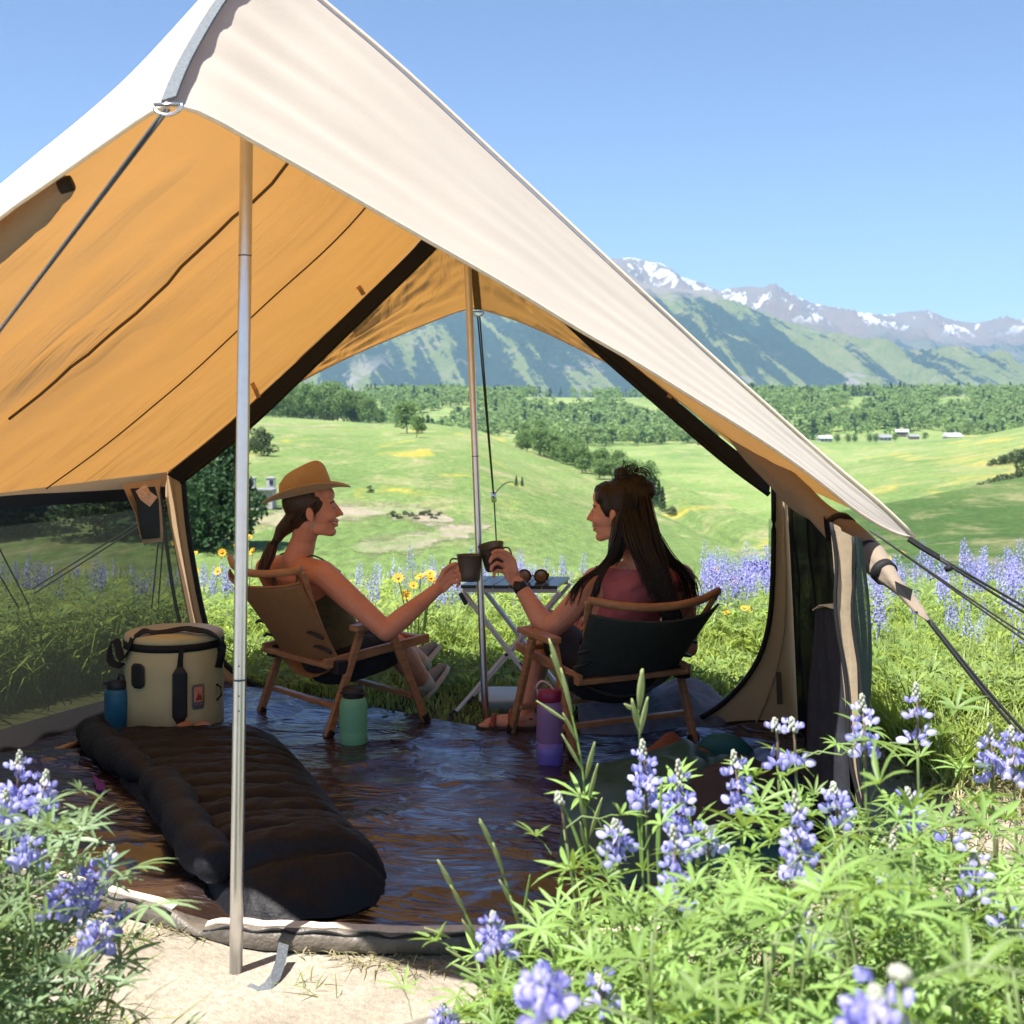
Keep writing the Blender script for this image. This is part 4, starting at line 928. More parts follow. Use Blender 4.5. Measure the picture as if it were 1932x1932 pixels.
# sleeping bag: quilted, head end far, rounded foot towards the camera, a thick draught tube along the left
M_bag = simple('black_down_fabric', (.0065, .0066, .0085), .6, .3, 5, .6, 26, .012, spec=.25)
sb = thing('sleeping_bag', 'black quilted sleeping bag spread on the groundsheet behind the front pole', 'sleeping bag', P(440, 1560, 3.6)); sb.location.z = 0
Lc = curve([(168, 1392), (182, 1440), (222, 1500), (285, 1545), (322, 1620), (352, 1680), (400, 1722), (450, 1752)], 2760 / 597, 2760 / 957, n=180)
Rc = curve([(515, 1392), (560, 1425), (600, 1470), (640, 1530), (690, 1590), (722, 1632), (738, 1672), (722, 1722)], 2760 / 597, 2760 / 927, n=180)
rows = []
nb = 180
for i in range(nb):
    s = i / (nb - 1); a = Vector((Lc[i].x, Lc[i].y, 0)); b = Vector((Rc[i].x, Rc[i].y, 0)); row = []
    hh = (.062 + .045 * s + .045 * math.exp(-((s - .88) / .10) ** 2)) * math.sqrt(max(.02, 1 - max(0, (s - .86) / .14) ** 2.2)) * min(1, .35 + s * 9)
    baf = abs(math.sin((s - .02 * nz(s * 3, 1)) * 13 * PI))
    for k in range(41):
        v = k / 40; p = a.lerp(b, v)
        if s > .8: p += (b - a).normalized() * 0 + Vector((.1, -.99, 0)) * (.055 * math.sin(PI * v) * ((s - .8) / .2) ** 2)
        arch = (1 - (2 * v - 1) ** 4) ** .8
        bq = 1 - .42 * (1 - baf) ** 2.2 * (.7 + .5 * nz(v * 3, s * 4))
        z = hh * arch * bq + .014 * nz(p.x * 7, p.y * 7, 2) * arch + .008 * nz(p.x * 22, p.y * 22, 3) * arch
        row.append(Vector((p.x, p.y, .012 + max(0, z))))
    rows.append(row)
MB().grid(rows).build('quilt', M_bag, sb, True, True)
tp = smooth_pts([P(172, 1392, 4.56), P(190, 1425, 4.3), P(236, 1470, 4.08), P(282, 1505, 3.86), P(318, 1535, 3.7), P(345, 1600, 3.42), P(372, 1660, 3.18), P(420, 1710, 3.0)], 3)
rad = [(.050 + .015 * abs(math.sin(i / len(tp) * PI * 9)) - .030 * math.exp(-((i / len(tp) - .42) / .05) ** 2)) * min(1, .5 + 6 * min(i, len(tp) - 1 - i) / len(tp)) for i in range(len(tp))]
MB().tube([Vector((p.x, p.y, .05 + .05 * i / len(tp))) for i, p in enumerate(tp)], rad, 18, flat=.85).build('draught_tube', M_bag, sb, True, True)
M_mag = simple('magenta_lining', (.11, .004, .13), .5, .1)
MB().add([P(174, 1462, 4.0), P(198, 1480, 3.9), P(201, 1494, 3.85), P(184, 1493, 3.86)], [(0, 1, 2, 3)]).build('lining_tab', M_mag, sb, False, True, thick=.01)
MB().box(P(248, 1450, 4.0) , (.018, .01, .008)).build('toggle', simple('pale_toggle', (.5, .35, .3), .6), sb, False, True, bevel=.002)
for (x, y) in ((355, 1355), (378, 1354)): pass
pk = thing('slip_on_shoes', 'pair of tan slip-on shoes tucked behind the black sleeping bag', 'shoes', P(365, 1358, 4.62)); pk.location.z = .012
for k, x in enumerate((346, 379)):
    c = P(x, 1360, 4.60); MB().ellipsoid((c.x, c.y, .036), (.032, .085, .024)).build('shoe', simple('tan_leather', (.42, .22, .15), .6), pk, True, True)

# bedding heap on the right: green quilt, teal pillow, rust blanket, brown fleece, blue liner, grey fleece
def heap(name, label, cat, outline, D0, mat, h, seed, D1=None, n=46, m=26, folds=.5, base=.012):
    """soft pile spanning between a far outline and a near outline, both in view columns/rows on the floor"""
    far, near = outline; A = resample([P(x, y, 2760 / (y - 795)) for x, y in far], n); B = resample([P(x, y, 2760 / (y - 795)) for x, y in near], n); rows = []
    for k in range(m):
        v = k / (m - 1); row = []
        for i in range(n):
            s = i / (n - 1); p = A[i].lerp(B[i], v); e = (math.sin(PI * v) ** .55) * (math.sin(PI * (s * .94 + .03)) ** .45)
            z = h * e * (1 + folds * (nz(p.x * 5, p.y * 5, seed) + .5 * nz(p.x * 12, p.y * 12, seed + 2))) + .02 * e * math.sin(p.x * 30 + 6 * nz(p.x * 3, p.y * 3, seed))
            row.append(Vector((p.x, p.y, base + max(0, z))))
        rows.append(row)
    o = MB().grid(rows); c = (A[n // 2] + B[n // 2]) / 2
    ob = o.build(name, mat, None, True); ob.location = (c.x, c.y, 0)
    me = ob.data; me.transform(Matrix.Translation((-c.x, -c.y, 0))); return tag(ob, label, cat)
M_gq = simple('bottle_green_nylon', (.022, .072, .060), .5, .15, 6, .35, 22, .01); M_teal = simple('teal_fabric', (.010, .10, .105), .6, .1, 8, .2, 40)
M_rust = simple('rust_fleece', (.23, .085, .045), .95, .15, 30, .5, 120, .004); M_brn = simple('brown_fleece', (.040, .026, .022), .95, .2, 20, .5, 100, .004)
M_bl = simple('blue_nylon', (.035, .05, .20), .45, .2, 8, .4, 20, .01); M_gry = simple('grey_fleece', (.15, .17, .215), .98, .25, 26, .8, 110, .006)
heap('quilt', 'bottle green quilt heaped on the right of the floor beside the dark chair', 'quilt', ([(1080, 1470), (1180, 1452), (1330, 1440), (1470, 1452)], [(1050, 1640), (1150, 1690), (1320, 1700), (1490, 1640)]), 0, M_gq, .12, 3)
heap('blanket', 'rust brown blanket bundled between the dark chair and the green quilt', 'blanket', ([(1180, 1448), (1260, 1428), (1350, 1422)], [(1190, 1470), (1270, 1462), (1360, 1462)]), 0, M_rust, .075, 9, n=24, m=14)
heap('jacket', 'dark brown fleece lying crumpled on the green quilt', 'jacket', ([(1290, 1560), (1380, 1530), (1480, 1540)], [(1300, 1640), (1400, 1640), (1500, 1620)]), 0, M_brn, .10, 14, base=.10)
heap('liner', 'blue nylon liner spilling from the bedding by the dark wall', 'liner', ([(1400, 1448), (1450, 1432), (1500, 1440)], [(1420, 1500), (1470, 1510), (1515, 1500)]), 0, M_bl, .075, 17, n=24, m=14)
pl = thing('pillow', 'teal pillow propped upright behind the green quilt', 'pillow', P(1372, 1455, 4.22)); pl.location.z = .02
pc = P(1372, 1425, 4.22); pm = MB(); Mp = Matrix.Rotation(.42, 3, 'Y') @ Matrix.Rotation(.35, 3, 'X')
rings = []
pm.ellipsoid((0, 0, 0), (.10, .05, .075), Mp, 24, 14); pm.v = [tuple(Vector(v) + pc) for v in pm.v]; pm.build('pillow_case', M_teal, pl, True, True)
MB().tube([pc + Mp @ Vector((.098 * math.cos(a), 0, .073 * math.sin(a))) for a in (2 * PI * k / 28 for k in range(29))], .004, 6).build('pillow_seam', M_teal, pl, True, True)
heap('fleece', 'grey blue fleece lying rumpled outside the tent behind the dark chair', 'blanket', ([(1085, 1345), (1200, 1330), (1320, 1322), (1400, 1345)], [(1095, 1392), (1200, 1398), (1300, 1398), (1370, 1380)]), 0, M_gry, .115, 22)
# white tub behind the back pole
tub = thing('plastic_tub', 'low translucent white plastic tub on the grass behind the back pole', 'tub', P(950, 1362, 5.0)); tub.location.z = .0
M_tub = simple('milky_plastic', (.62, .68, .66), .4, .04, trans=.3)
rings = []
for z, k in ((0, .9), (.040, 1.0), (.045, 1.04), (.050, 1.04)):
    ring = []
    for i in range(32):
        a = 2 * PI * i / 32; cx = math.copysign(abs(math.cos(a)) ** .35, math.cos(a)); sy = math.copysign(abs(math.sin(a)) ** .35, math.sin(a)); ring.append(Vector((cx * .092 * k, sy * .13 * k + .10, z)))
    rings.append(ring)
MB().loft(rings).build('tub_body', M_tub, tub, True)
MB().loft([[Vector((v.x * 1.03, (v.y - .1) * 1.03 + .1, .050)) for v in rings[-1]], [Vector((v.x * 1.03, (v.y - .1) * 1.03 + .1, .057)) for v in rings[-1]], [Vector((v.x * .96, (v.y - .1) * .96 + .1, .060)) for v in rings[-1]]]).build('tub_lid', M_tub, tub, True)
# ------------------------------------------------------------------ people
def skin_mat(name, col, col2):
    m, nt = new_mat(name); co = texco(nt, 'Object')
    c = ramp(nt, noise_tex(nt, co, 14, 6, .7), [(.32, col2), (.68, col)]).outputs[0]
    c = mixc(nt, ramp(nt, noise_tex(nt, co, 160, 2, .5), [(.60, (0, 0, 0)), (.70, (.35, .35, .35))]).outputs[0], c, tuple(v * .55 for v in col2))
    p = N(nt, 'ShaderNodeBsdfPrincipled', Roughness=.56); p.inputs['Specular IOR Level'].default_value = .4
    p.inputs['Subsurface Weight'].default_value = .08; p.inputs['Subsurface Radius'].default_value = (.012, .004, .002)
    nt.links.new(c, p.inputs['Base Color']); nt.links.new(bump(nt, noise_tex(nt, co, 220, 3, .6), .12, .001), p.inputs['Normal'])
    o = nt.nodes.new('ShaderNodeOutputMaterial'); nt.links.new(p.outputs[0], o.inputs[0]); return m
M_skin1 = skin_mat('tanned_skin', (.62, .275, .175), (.53, .215, .13)); M_skin2 = skin_mat('fair_skin', (.64, .31, .21), (.55, .245, .16))
def hair_mat(name, col):
    m, nt = new_mat(name); co = texco(nt, 'Object', (60, 60, 6))
    p = N(nt, 'ShaderNodeBsdfPrincipled', Roughness=.42); p.inputs['Specular IOR Level'].default_value = .35
    nt.links.new(ramp(nt, noise_tex(nt, co, 4, 4, .6), [(.3, tuple(v * .55 for v in col)), (.7, tuple(v * 1.5 for v in col))]).outputs[0], p.inputs['Base Color'])
    nt.links.new(bump(nt, noise_tex(nt, co, 6, 3, .6), .5, .004), p.inputs['Normal'])
    o = nt.nodes.new('ShaderNodeOutputMaterial'); nt.links.new(p.outputs[0], o.inputs[0]); return m
M_hair1 = hair_mat('brown_hair', (.040, .020, .011)); M_hair2 = hair_mat('dark_brown_hair', (.016, .0095, .0065))
DG = None
def fuse(mb, name, mat, parent, voxel=.004, smooth=6, cuts=(), factor=.5, wave=None, bubble=None):
    """overlapping closed shapes -> one continuous skin"""
    me = mb.mesh('raw', root_loc(parent)); o = bpy.data.objects.new('raw', me); C.objects.link(o)
    r = o.modifiers.new('r', 'REMESH'); r.mode = 'VOXEL'; r.voxel_size = voxel; r.use_smooth_shade = True
    s = o.modifiers.new('s', 'SMOOTH'); s.iterations = smooth; s.factor = factor
    dg = bpy.context.evaluated_depsgraph_get(); new = bpy.data.meshes.new_from_object(o.evaluated_get(dg)); bpy.data.objects.remove(o); new.name = name
    rl = root_loc(parent)
    if cuts:
        bm = bmesh.new(); bm.from_mesh(new)
        for co, no in cuts:
            bmesh.ops.bisect_plane(bm, geom=bm.verts[:] + bm.edges[:] + bm.faces[:], plane_co=Vector(co) - rl, plane_no=Vector(no), clear_outer=True)
        bm.to_mesh(new); bm.free()
    if wave:
        for v in new.vertices: v.co += Vector(v.normal) * wave(v.co)
    new.materials.clear(); ob = link_mesh(name, new, mat, parent); new.polygons.foreach_set('use_smooth', [True] * len(new.polygons)); return ob
def rotm(fwd, up=Vector((0, 0, 1))):
    """columns: side(right), forward, up"""
    f = Vector(fwd).normalized(); s = f.cross(Vector(up)).normalized(); u = s.cross(f).normalized(); return Matrix((s, f, u)).transposed()
def head(mb, c, M, k=.9):
    p = lambda x, y, z: Vector(c) + M @ Vector((x, y, z)) * k
    E = lambda x, y, z, a, b, d: mb.ellipsoid(p(x, y, z), (a * k, b * k, d * k), M, 20, 14)
    Cp = lambda a, ra, b, rb: mb.capsule(p(*a), ra * k, p(*b), rb * k, 12)
    E(0, -.012, .040, .076, .096, .088); E(0, .040, -.010, .062, .062, .085)          # skull, face mass
    E(0, .034, -.068, .052, .058, .040); E(0, .074, -.098, .023, .022, .019)          # jaw, chin
    Cp((-.036, .020, -.082), .020, (-.020, .066, -.098), .016); Cp((.036, .020, -.082), .020, (.020, .066, -.098), .016)
    Cp((-.032, .080, .030), .013, (.032, .080, .030), .013); E(0, .066, .058, .052, .034, .036)   # brow, forehead
    Cp((0, .094, .020), .008, (0, .117, -.020), .0105); E(0, .122, -.026, .0105, .010, .009)       # nose
    for s in (-1, 1):
        E(s * .0125, .107, -.030, .0085, .011, .0075); E(s * .036, .072, -.030, .026, .026, .024)  # nostril, cheek
        E(s * .030, .084, .006, .013, .011, .008)                                                 # eyelid
        E(s * .078, -.004, -.012, .008, .018, .030); E(s * .077, .001, -.035, .007, .010, .012)
    Cp((-.020, .092, -.054), .0065, (0, .103, -.052), .0075); Cp((.020, .092, -.054), .0065, (0, .103, -.052), .0075)
    Cp((-.018, .090, -.069), .0065, (0, .099, -.071), .0085); Cp((.018, .090, -.069), .0065, (0, .099, -.071), .0085)
    return p
def limb(mb, pts, n=16):
    for (a, ra), (b, rb) in zip(pts, pts[1:]): mb.capsule(a, ra, b, rb, n)
def hand(mb, wrist, e1, en, ew, curls, thumb, k=1.0, spread=.0):
    """e1 along the palm, en the way the fingers curl, ew from little finger to index; curls: per finger three bends"""
    w = Vector(wrist); e1, en, ew = [Vector(v).normalized() for v in (e1, en, ew)]
    Mh = Matrix((ew, e1, en)).transposed()
    mb.ellipsoid(w + e1 * .048 * k, (.039 * k, .050 * k, .0155 * k), Mh, 18, 12)
    mb.ellipsoid(w + e1 * .030 * k + ew * .022 * k + en * .008 * k, (.018 * k, .032 * k, .016 * k), Mh, 14, 10)
    for i, (off, ln, rr) in enumerate(((.030, .073, .0088), (.010, .082, .0092), (-.010, .076, .0088), (-.028, .060, .0078))):
        q = w + e1 * (.088 - .006 * abs(i - 1.2)) * k + ew * off * k; a = 0; pr = q - e1 * .03 * k
        mb.capsule(pr, rr * 1.05 * k, q, rr * 1.05 * k, 10)
        for j, fr in enumerate((.45, .31, .24)):
            a += curls[i][j]; d = e1 * math.cos(a) + en * math.sin(a) + ew * spread * (1.2 - i); nq = q + d * ln * fr * k * 1.02
            mb.capsule(q, rr * (1 - .07 * j) * k, nq, rr * (.93 - .08 * j) * k, 10); q = nq
    q = w + e1 * .022 * k + ew * .026 * k + en * .008 * k
    for d, ln, r0, r1 in thumb:
        nq = q + (e1 * d[0] + en * d[1] + ew * d[2]).normalized() * ln * k; mb.capsule(q, r0 * k, nq, r1 * k, 10); q = nq

# ---- woman in the hat, left -------------------------------------------------------------
W1 = thing('person', 'woman in a tan felt hat and strappy olive top, seated in the tan chair', 'person', (OL.x, OL.y, 0))
def strand_tubes(mb, starts, path_fn, n, r, seg=9, sides=5):
    pass
hd1 = P(588, 962, 4.78); Mhd1 = rotm(Vector((.985, .10, .07)))
nk = P(555, 1050, 4.82); SR = P(609, 1083, 4.66); SL = P(504, 1072, 4.97)
pel = OL + Vector((-.02, -.005, .235)); hipR = pel + Vector((.055, -.07, .0)); hipL = pel + Vector((-.05, .07, 0))
ER = P(729, 1191, 4.56); WR = P(823, 1113, 4.655)
mb = MB(); h1 = head(mb, hd1, Mhd1)
limb(mb, [(h1(0, -.022, -.055), .050), (hd1.lerp(nk, .62) + Vector((.012, 0, 0)), .047), (nk + Vector((.012, .0, -.015)), .058)])
sd = (SR - SL).normalized(); upv = (nk - pel).normalized(); fw = upv.cross(sd).normalized() * -1
if fw.dot(FLd) < 0: fw = -fw
def torso(mb, pel, nk, sd, fw, k=1.0, infl=0.0, hipw=.155):
    up = (nk - pel).normalized(); secs = ((0, hipw, .105), (.18, .142, .100), (.38, .122, .086), (.58, .132, .094), (.78, .150, .095), (.92, .125, .080), (1.0, .062, .055)); rings = []
    for t, a, b in secs:
        c = pel.lerp(nk, t) + fw * (.025 * math.sin(t * PI)); rings.append([c + sd * math.cos(q) * (a * k + infl) + fw * math.sin(q) * (b * k + infl) for q in (2 * PI * j / 28 for j in range(28))])
    c0 = rings[0]; mid = sum(c0, Vector()) / len(c0); low = [mid + (v - mid) * .7 - up * .06 for v in c0]; mb.loft([low] + rings)
torso(mb, pel, nk - Vector((0, 0, .03)), sd, fw, .98)
limb(mb, [(nk - Vector((0, 0, .035)) + sd * .02, .045), (SR, .048)]); limb(mb, [(nk - Vector((0, 0, .035)) - sd * .02, .045), (SL, .046)])
limb(mb, [(SR, .050), (SR.lerp(ER, .35), .045), (ER, .036)]); limb(mb, [(ER, .037), (ER.lerp(WR, .3), .039), (ER.lerp(WR, .75), .029), (WR, .0235)])
# far arm rests forward on the lap
EL = SL + Vector((.10, .10, -.27)); WL = EL + Vector((.22, .04, -.02)); limb(mb, [(SL, .046), (EL, .036), (WL, .024)])
hand(mb, WL, (1, .0, -.25), (0, 0, -1), (0, -1, 0), [(.3, .4, .3)] * 4, [((.8, .3, .8), .04, .012, .010), ((.9, .3, .3), .03, .010, .008)])
# legs: thighs on the seat, shins stretched away, ankles crossed
kR, aR = P(748, 1222, 4.98), P(800, 1290, 5.20); kL, aL = P(735, 1205, 5.12), P(792, 1250, 5.36)
limb(mb, [(hipR, .078), (kR, .054)]); limb(mb, [(kR, .054), (kR.lerp(aR, .3), .056), (aR, .036)]); limb(mb, [(hipL, .078), (kL, .054)]); limb(mb, [(kL, .054), (kL.lerp(aL, .3), .056), (aL, .036)])
# right hand round the mug handle
he1 = (P(853, 1083, 4.665) - WR); hand(mb, WR, he1, (.80, -.45, .02), (-.25, .10, .96), [(1.05, 1.25, .7), (1.1, 1.25, .7), (1.15, 1.25, .7), (1.2, 1.2, .7)], [((.9, .3, .9), .040, .0125, .011), ((1.0, .75, .35), .032, .0105, .0095), ((.75, 1, .0), .024, .0095, .008)], .92)
b1 = fuse(mb, 'body', M_skin1, W1, .0036, 5)
# face details
M_lip = simple('lip_skin', (.33, .10, .075), .4, .05); M_dark = simple('dark_lash', (.012, .008, .006), .5); M_eye = simple('eye_white', (.6, .55, .5), .2); M_teeth = simple('teeth', (.72, .68, .62), .3)
def face(h, M, k, par, brow):
    for s in (-1, 1):
        MB().ellipsoid(h(s * .031, .0925, .004), (.0075 * k, .0045 * k, .0032 * k), M, 12, 8).build('eye', M_dark, par, True, True)
        MB().tube(smooth_pts([h(s * .016, .0945, .026), h(s * .032, .0935, .031), h(s * .048, .081, .025)], 2), .0026, 6).build('eyebrow', brow, par, True, True)
    MB().tube(smooth_pts([h(-.027, .083, -.057), h(-.014, .0955, -.0625), h(0, .0995, -.064), h(.014, .0955, -.0625), h(.027, .083, -.057)], 2), .0042 * k, 8, flat=.9).build('teeth', M_teeth, par, True, True)
    MB().tube(smooth_pts([h(-.029, .083, -.053), h(-.014, .098, -.056), h(0, .1035, -.0555), h(.014, .098, -.056), h(.029, .083, -.053)], 2), .0040, 8).build('lip', M_lip, par, True, True)
    MB().tube(smooth_pts([h(-.026, .082, -.061), h(-.013, .094, -.070), h(0, .0995, -.072), h(.013, .094, -.070), h(.026, .082, -.061)], 2), .0050, 8).build('lip', M_lip, par, True, True)
face(h1, Mhd1, .9, b1, M_hair1)
MB().ellipsoid(h1(.080, .004, -.062), (.004, .004, .007), None, 10, 8).build('earring', simple('turquoise', (.10, .35, .33), .3), b1, True, True)
# hair under the hat, and a low pony tail
hb = MB(); hb.ellipsoid(h1(0, -.024, .038), (.0745, .0875, .078), Mhd1, 28, 20); hb.ellipsoid(h1(0, -.052, -.02), (.058, .048, .058), Mhd1); hb.ellipsoid(h1(.052, .012, .028), (.020, .036, .040), Mhd1); hb.ellipsoid(h1(-.052, .012, .028), (.020, .036, .040), Mhd1)
hb.capsule(h1(0, -.070, -.03), .040, P(533, 1000, 4.80), .028); hb.capsule(P(533, 1000, 4.80), .027, P(519, 1024, 4.80), .014)
hairo = fuse(hb, 'hair', M_hair1, b1, .005, 5, wave=lambda c: .0015 * nz(c.x * 120, c.y * 120, c.z * 10))
tl = [P(519, 1022, 4.80), P(514, 1032, 4.785), P(508, 1048, 4.77), P(501, 1066, 4.755), P(494, 1086, 4.745)]
tm = MB(); 
for q in range(26):
    a, rr = random.uniform(0, 2 * PI), random.uniform(0, 1) ** .5; o = Vector((math.cos(a) * rr, math.sin(a) * rr * .7, 0)); pts = []
    for i, p in enumerate(smooth_pts(tl, 2)):
        t = i / 17; pts.append(p + o * (.010 + .016 * math.sin(min(1, t) * PI * .8)) + Vector((.003 * nz(q, t * 4), .003 * nz(q + 9, t * 4), 0)))
    tm.tube(pts, [.0055 * (1 - .75 * (i / len(pts)) ** 3) for i in range(len(pts))], 5)
tm.build('pony_tail', M_hair1, hairo, True, True)['kind'] = 'stuff'
MB().tube([P(521, 1018, 4.80), P(516, 1030, 4.79)], .0145, 12).build('hair_tie', M_black, hairo, True, True)
st = MB()
for q in range(40):   # fine flyaways and locks along the temple and nape
    s = -1 if q % 2 else 1; x = .066 + .012 * random.random(); y0 = random.uniform(-.05, .05); pts = [h1(s * x, y0, .035), h1(s * (x + .006), y0 - .02, .0), h1(s * (x - .004), y0 - .045, -.03), h1(s * .035, -.085 + random.uniform(-.01, .01), -.058)]
    st.tube(smooth_pts(pts, 2), .0028, 4)
st.build('hair_lock', M_hair1, hairo, True, True)['kind'] = 'stuff'
# felt hat
M_felt = simple('tan_felt', (.40, .245, .10), .95, .07, 16, .35, 260, .002, sheen=.3)
Mhat = rotm(Vector((.975, .10, .215)), Vector((-.2, 0, 1)))
hc = P(578, 931, 4.78)
def hp(x, y, z): return hc + Mhat @ Vector((x, y, z))
rings = []
for z, a, b in ((0, .082, .101), (.02, .081, .100), (.05, .079, .096), (.075, .075, .090), (.092, .070, .083), (.102, .060, .072), (.106, .046, .056), (.103, .028, .036), (.100, .010, .014)):
    ring = []
    for j in range(48):
        t = 2 * PI * j / 48; x, y = math.cos(t) * a, math.sin(t) * b; zz = z
        if z > .04: zz += (z - .04) / .06 * (.020 * (y / .08) - .022 * math.exp(-(x / .022) ** 2) * (z > .08) * (1 - .5 * (y / .1)))
        pin = max(0, z - .03) / .07 * math.exp(-((y - .055) / .035) ** 2) * .016; x -= math.copysign(min(abs(x), pin), x)
        ring.append(hp(x, y, zz))
    rings.append(ring)
hat = MB().loft(rings, True, True).build('hat_crown', M_felt, W1, True, True, sub=1)
rows = []
for k in range(11):
    f = k / 10; row = []
    for j in range(65):
        t = 2 * PI * j / 64; a, b = .079 + f * .065, .098 + f * .068; x, y = math.cos(t) * a, math.sin(t) * b
        z = .002 + f ** 1.5 * (.034 * abs(math.cos(t)) ** 1.6 - .014 * max(0, math.sin(t)) ** 2 - .004 * max(0, -math.sin(t)))
        row.append(hp(x, y, z))
    rows.append(row)
MB().grid(rows).build('hat_brim', M_felt, hat, True, True, thick=.004)
MB().loft([[hp(math.cos(t) * (.0825 + o), math.sin(t) * (.1015 + o), z) for t in (2 * PI * j / 48 for j in range(48))] for z, o in ((.003, .0), (.004, .0022), (.012, .002), (.0125, 0))], True, False).build('hat_band', simple('hat_band', (.27, .135, .05), .85, .08, 60), hat, True, True)
# olive top with thin straps, dark shorts, shoes
M_olive = simple('olive_jersey', (.085, .085, .045), .9, .1, 40, .3, 200); M_navy = simple('dark_shorts', (.014, .015, .019), .9, .15, 30, .4, 90)
ct = MB(); torso(ct, pel, nk - Vector((0, 0, .03)), sd, fw, .98, .007)
fuse(ct, 'tank_top', M_olive, b1, .006, 4, [(pel.lerp(nk, .62) - fw * .05, (nk - pel).normalized() - fw * .25), (pel.lerp(nk, .03), (pel - nk).normalized())], wave=lambda c: .0025 * nz(c.x * 26, c.y * 26, c.z * 60))
for s in (-1, 1):
    a = pel.lerp(nk, .70) - fw * .098 + sd * s * .075; b = nk - Vector((0, 0, .012)) + sd * s * .098 - fw * .018; c = pel.lerp(nk, .72) + fw * .115 + sd * s * .075
    MB().tube(smooth_pts([a, a.lerp(b, .6) - fw * .030, b + Vector((0, 0, .018)), b + fw * .05 + Vector((0, 0, .012)), c], 2), .0055, 8, flat=.6).build('shoulder_strap', M_olive, b1, True, True)
sh = MB()
for hp_, kn in ((hipR, kR), (hipL, kL)): limb(sh, [(hp_, .088), (hp_.lerp(kn, .72), .073)])
sh.ellipsoid(pel, (.165, .13, .10), rotm(fw), 20, 12)
fuse(sh, 'shorts', M_navy, b1, .006, 4, wave=lambda c: .003 * nz(c.x * 30, c.y * 30, c.z * 30))
M_suede = simple('grey_suede', (.25, .205, .165), .95, .12, 30, .4, 200); M_sole = simple('rubber_sole', (.42, .36, .28), .8, .1); M_lace = simple('tan_lace', (.36, .17, .08), .8)
def shoe(heel, toe, up, par, mat=M_suede):
    M = rotm(toe - heel, up); L_ = (toe - heel).length; q = lambda x, y, z: heel + M @ Vector((x, y, z)); sm = MB()
    rings = []
    for y, a, zt in ((-.02, .022, .05), (.0, .034, .085), (.05, .036, .090), (.10, .037, .072), (.15, .044, .052), (.20, .046, .044), (.24, .036, .034), (.262, .014, .022)):
        rings.append([q(math.cos(t) * a, y * L_ / .25, max(0, (.5 + .5 * math.sin(t))) ** .8 * zt) for t in (2 * PI * j / 20 for j in range(20))])
    s = MB().loft(rings).build('shoe', mat, par, True, True, sub=1)
    out = []
    for z in (-.014, .006):
        ring = []
        for t in (2 * PI * j / 28 for j in range(28)):
            y = .122 + .148 * math.sin(t); a = (.042 + .008 * math.sin(t)) * math.copysign(abs(math.cos(t)) ** .7, math.cos(t)); ring.append(q(a, y * L_ / .25, z))
        out.append(ring)
    MB().loft(out).build('sole', M_sole, s, False, True, bevel=.003)
    for y in (.09, .115, .14): MB().tube(smooth_pts([q(-.025, y * L_ / .25, .062 - (y - .09) * .35), q(0, y * L_ / .25, .078 - (y - .09) * .5), q(.025, y * L_ / .25, .062 - (y - .09) * .35)], 1), .004, 6).build('lace', M_lace, s, True, True)
shoe(P(800, 1318, 5.18), P(838, 1262, 5.34), Vector((-.75, -.3, .6)), b1); shoe(P(790, 1262, 5.34), P(822, 1222, 5.48), Vector((-.75, -.3, .6)), b1)
for a, k in ((aR, kR), (aL, kL)): MB().tube([a.lerp(k, -.12), a.lerp(k, .16)], [.040, .043], 16).build('sock', simple('cream_sock', (.48, .42, .32), .95), b1, True, True)

# ---- woman with long hair, right ----------------------------------------------------------
W2 = thing('person', 'woman with long dark hair and dusty pink top, seated in the dark green chair', 'person', (OR.x, OR.y, 0))
hd2 = P(1166, 966, 4.53); Mhd2 = rotm(Vector((-.93, .36, -.03)))
nk2 = P(1207, 1058, 4.50); SL2 = P(1126, 1098, 4.50); SR2 = P(1284, 1090, 4.62)
pel2 = OR + Vector((.03, -.03, .235)); sd2 = (SR2 - SL2).normalized(); fw2 = (nk2 - pel2).normalized().cross(sd2).normalized()
if fw2.dot(FRd) < 0: fw2 = -fw2
EL2 = P(1036, 1193, 4.58); WL2 = P(977, 1100, 4.66)
mb = MB(); h2 = head(mb, hd2, Mhd2)
limb(mb, [(h2(0, -.022, -.055), .049), (hd2.lerp(nk2, .6), .046), (nk2 - Vector((0, 0, .015)), .056)])
torso(mb, pel2, nk2 - Vector((0, 0, .03)), sd2, fw2, 1.0)
limb(mb, [(nk2 - Vector((0, 0, .035)) - sd2 * .02, .046), (SL2, .050)]); limb(mb, [(nk2 - Vector((0, 0, .035)) + sd2 * .02, .046), (SR2, .050)])
limb(mb, [(SL2, .054), (SL2.lerp(EL2, .4), .048), (EL2, .038)]); limb(mb, [(EL2, .039), (EL2.lerp(WL2, .3), .040), (EL2.lerp(WL2, .75), .030), (WL2, .0240)])
ER2 = SR2 + Vector((.04, .10, -.27)); WR2 = ER2 + Vector((-.14, .19, -.03)); limb(mb, [(SR2, .052), (ER2, .038), (WR2, .025)])
hand(mb, WR2, (-.6, .8, -.2), (0, 0, -1), (-.8, -.6, 0), [(.3, .4, .3)] * 4, [((.8, .3, .8), .04, .012, .010), ((.9, .3, .3), .03, .010, .008)])
hipL2 = pel2 - sd2 * .085; hipR2 = pel2 + sd2 * .085
kL2, aL2 = P(1030, 1175, 4.92), P(988, 1352, 4.72); kR2, aR2 = P(1082, 1180, 5.02), P(1062, 1352, 4.98)
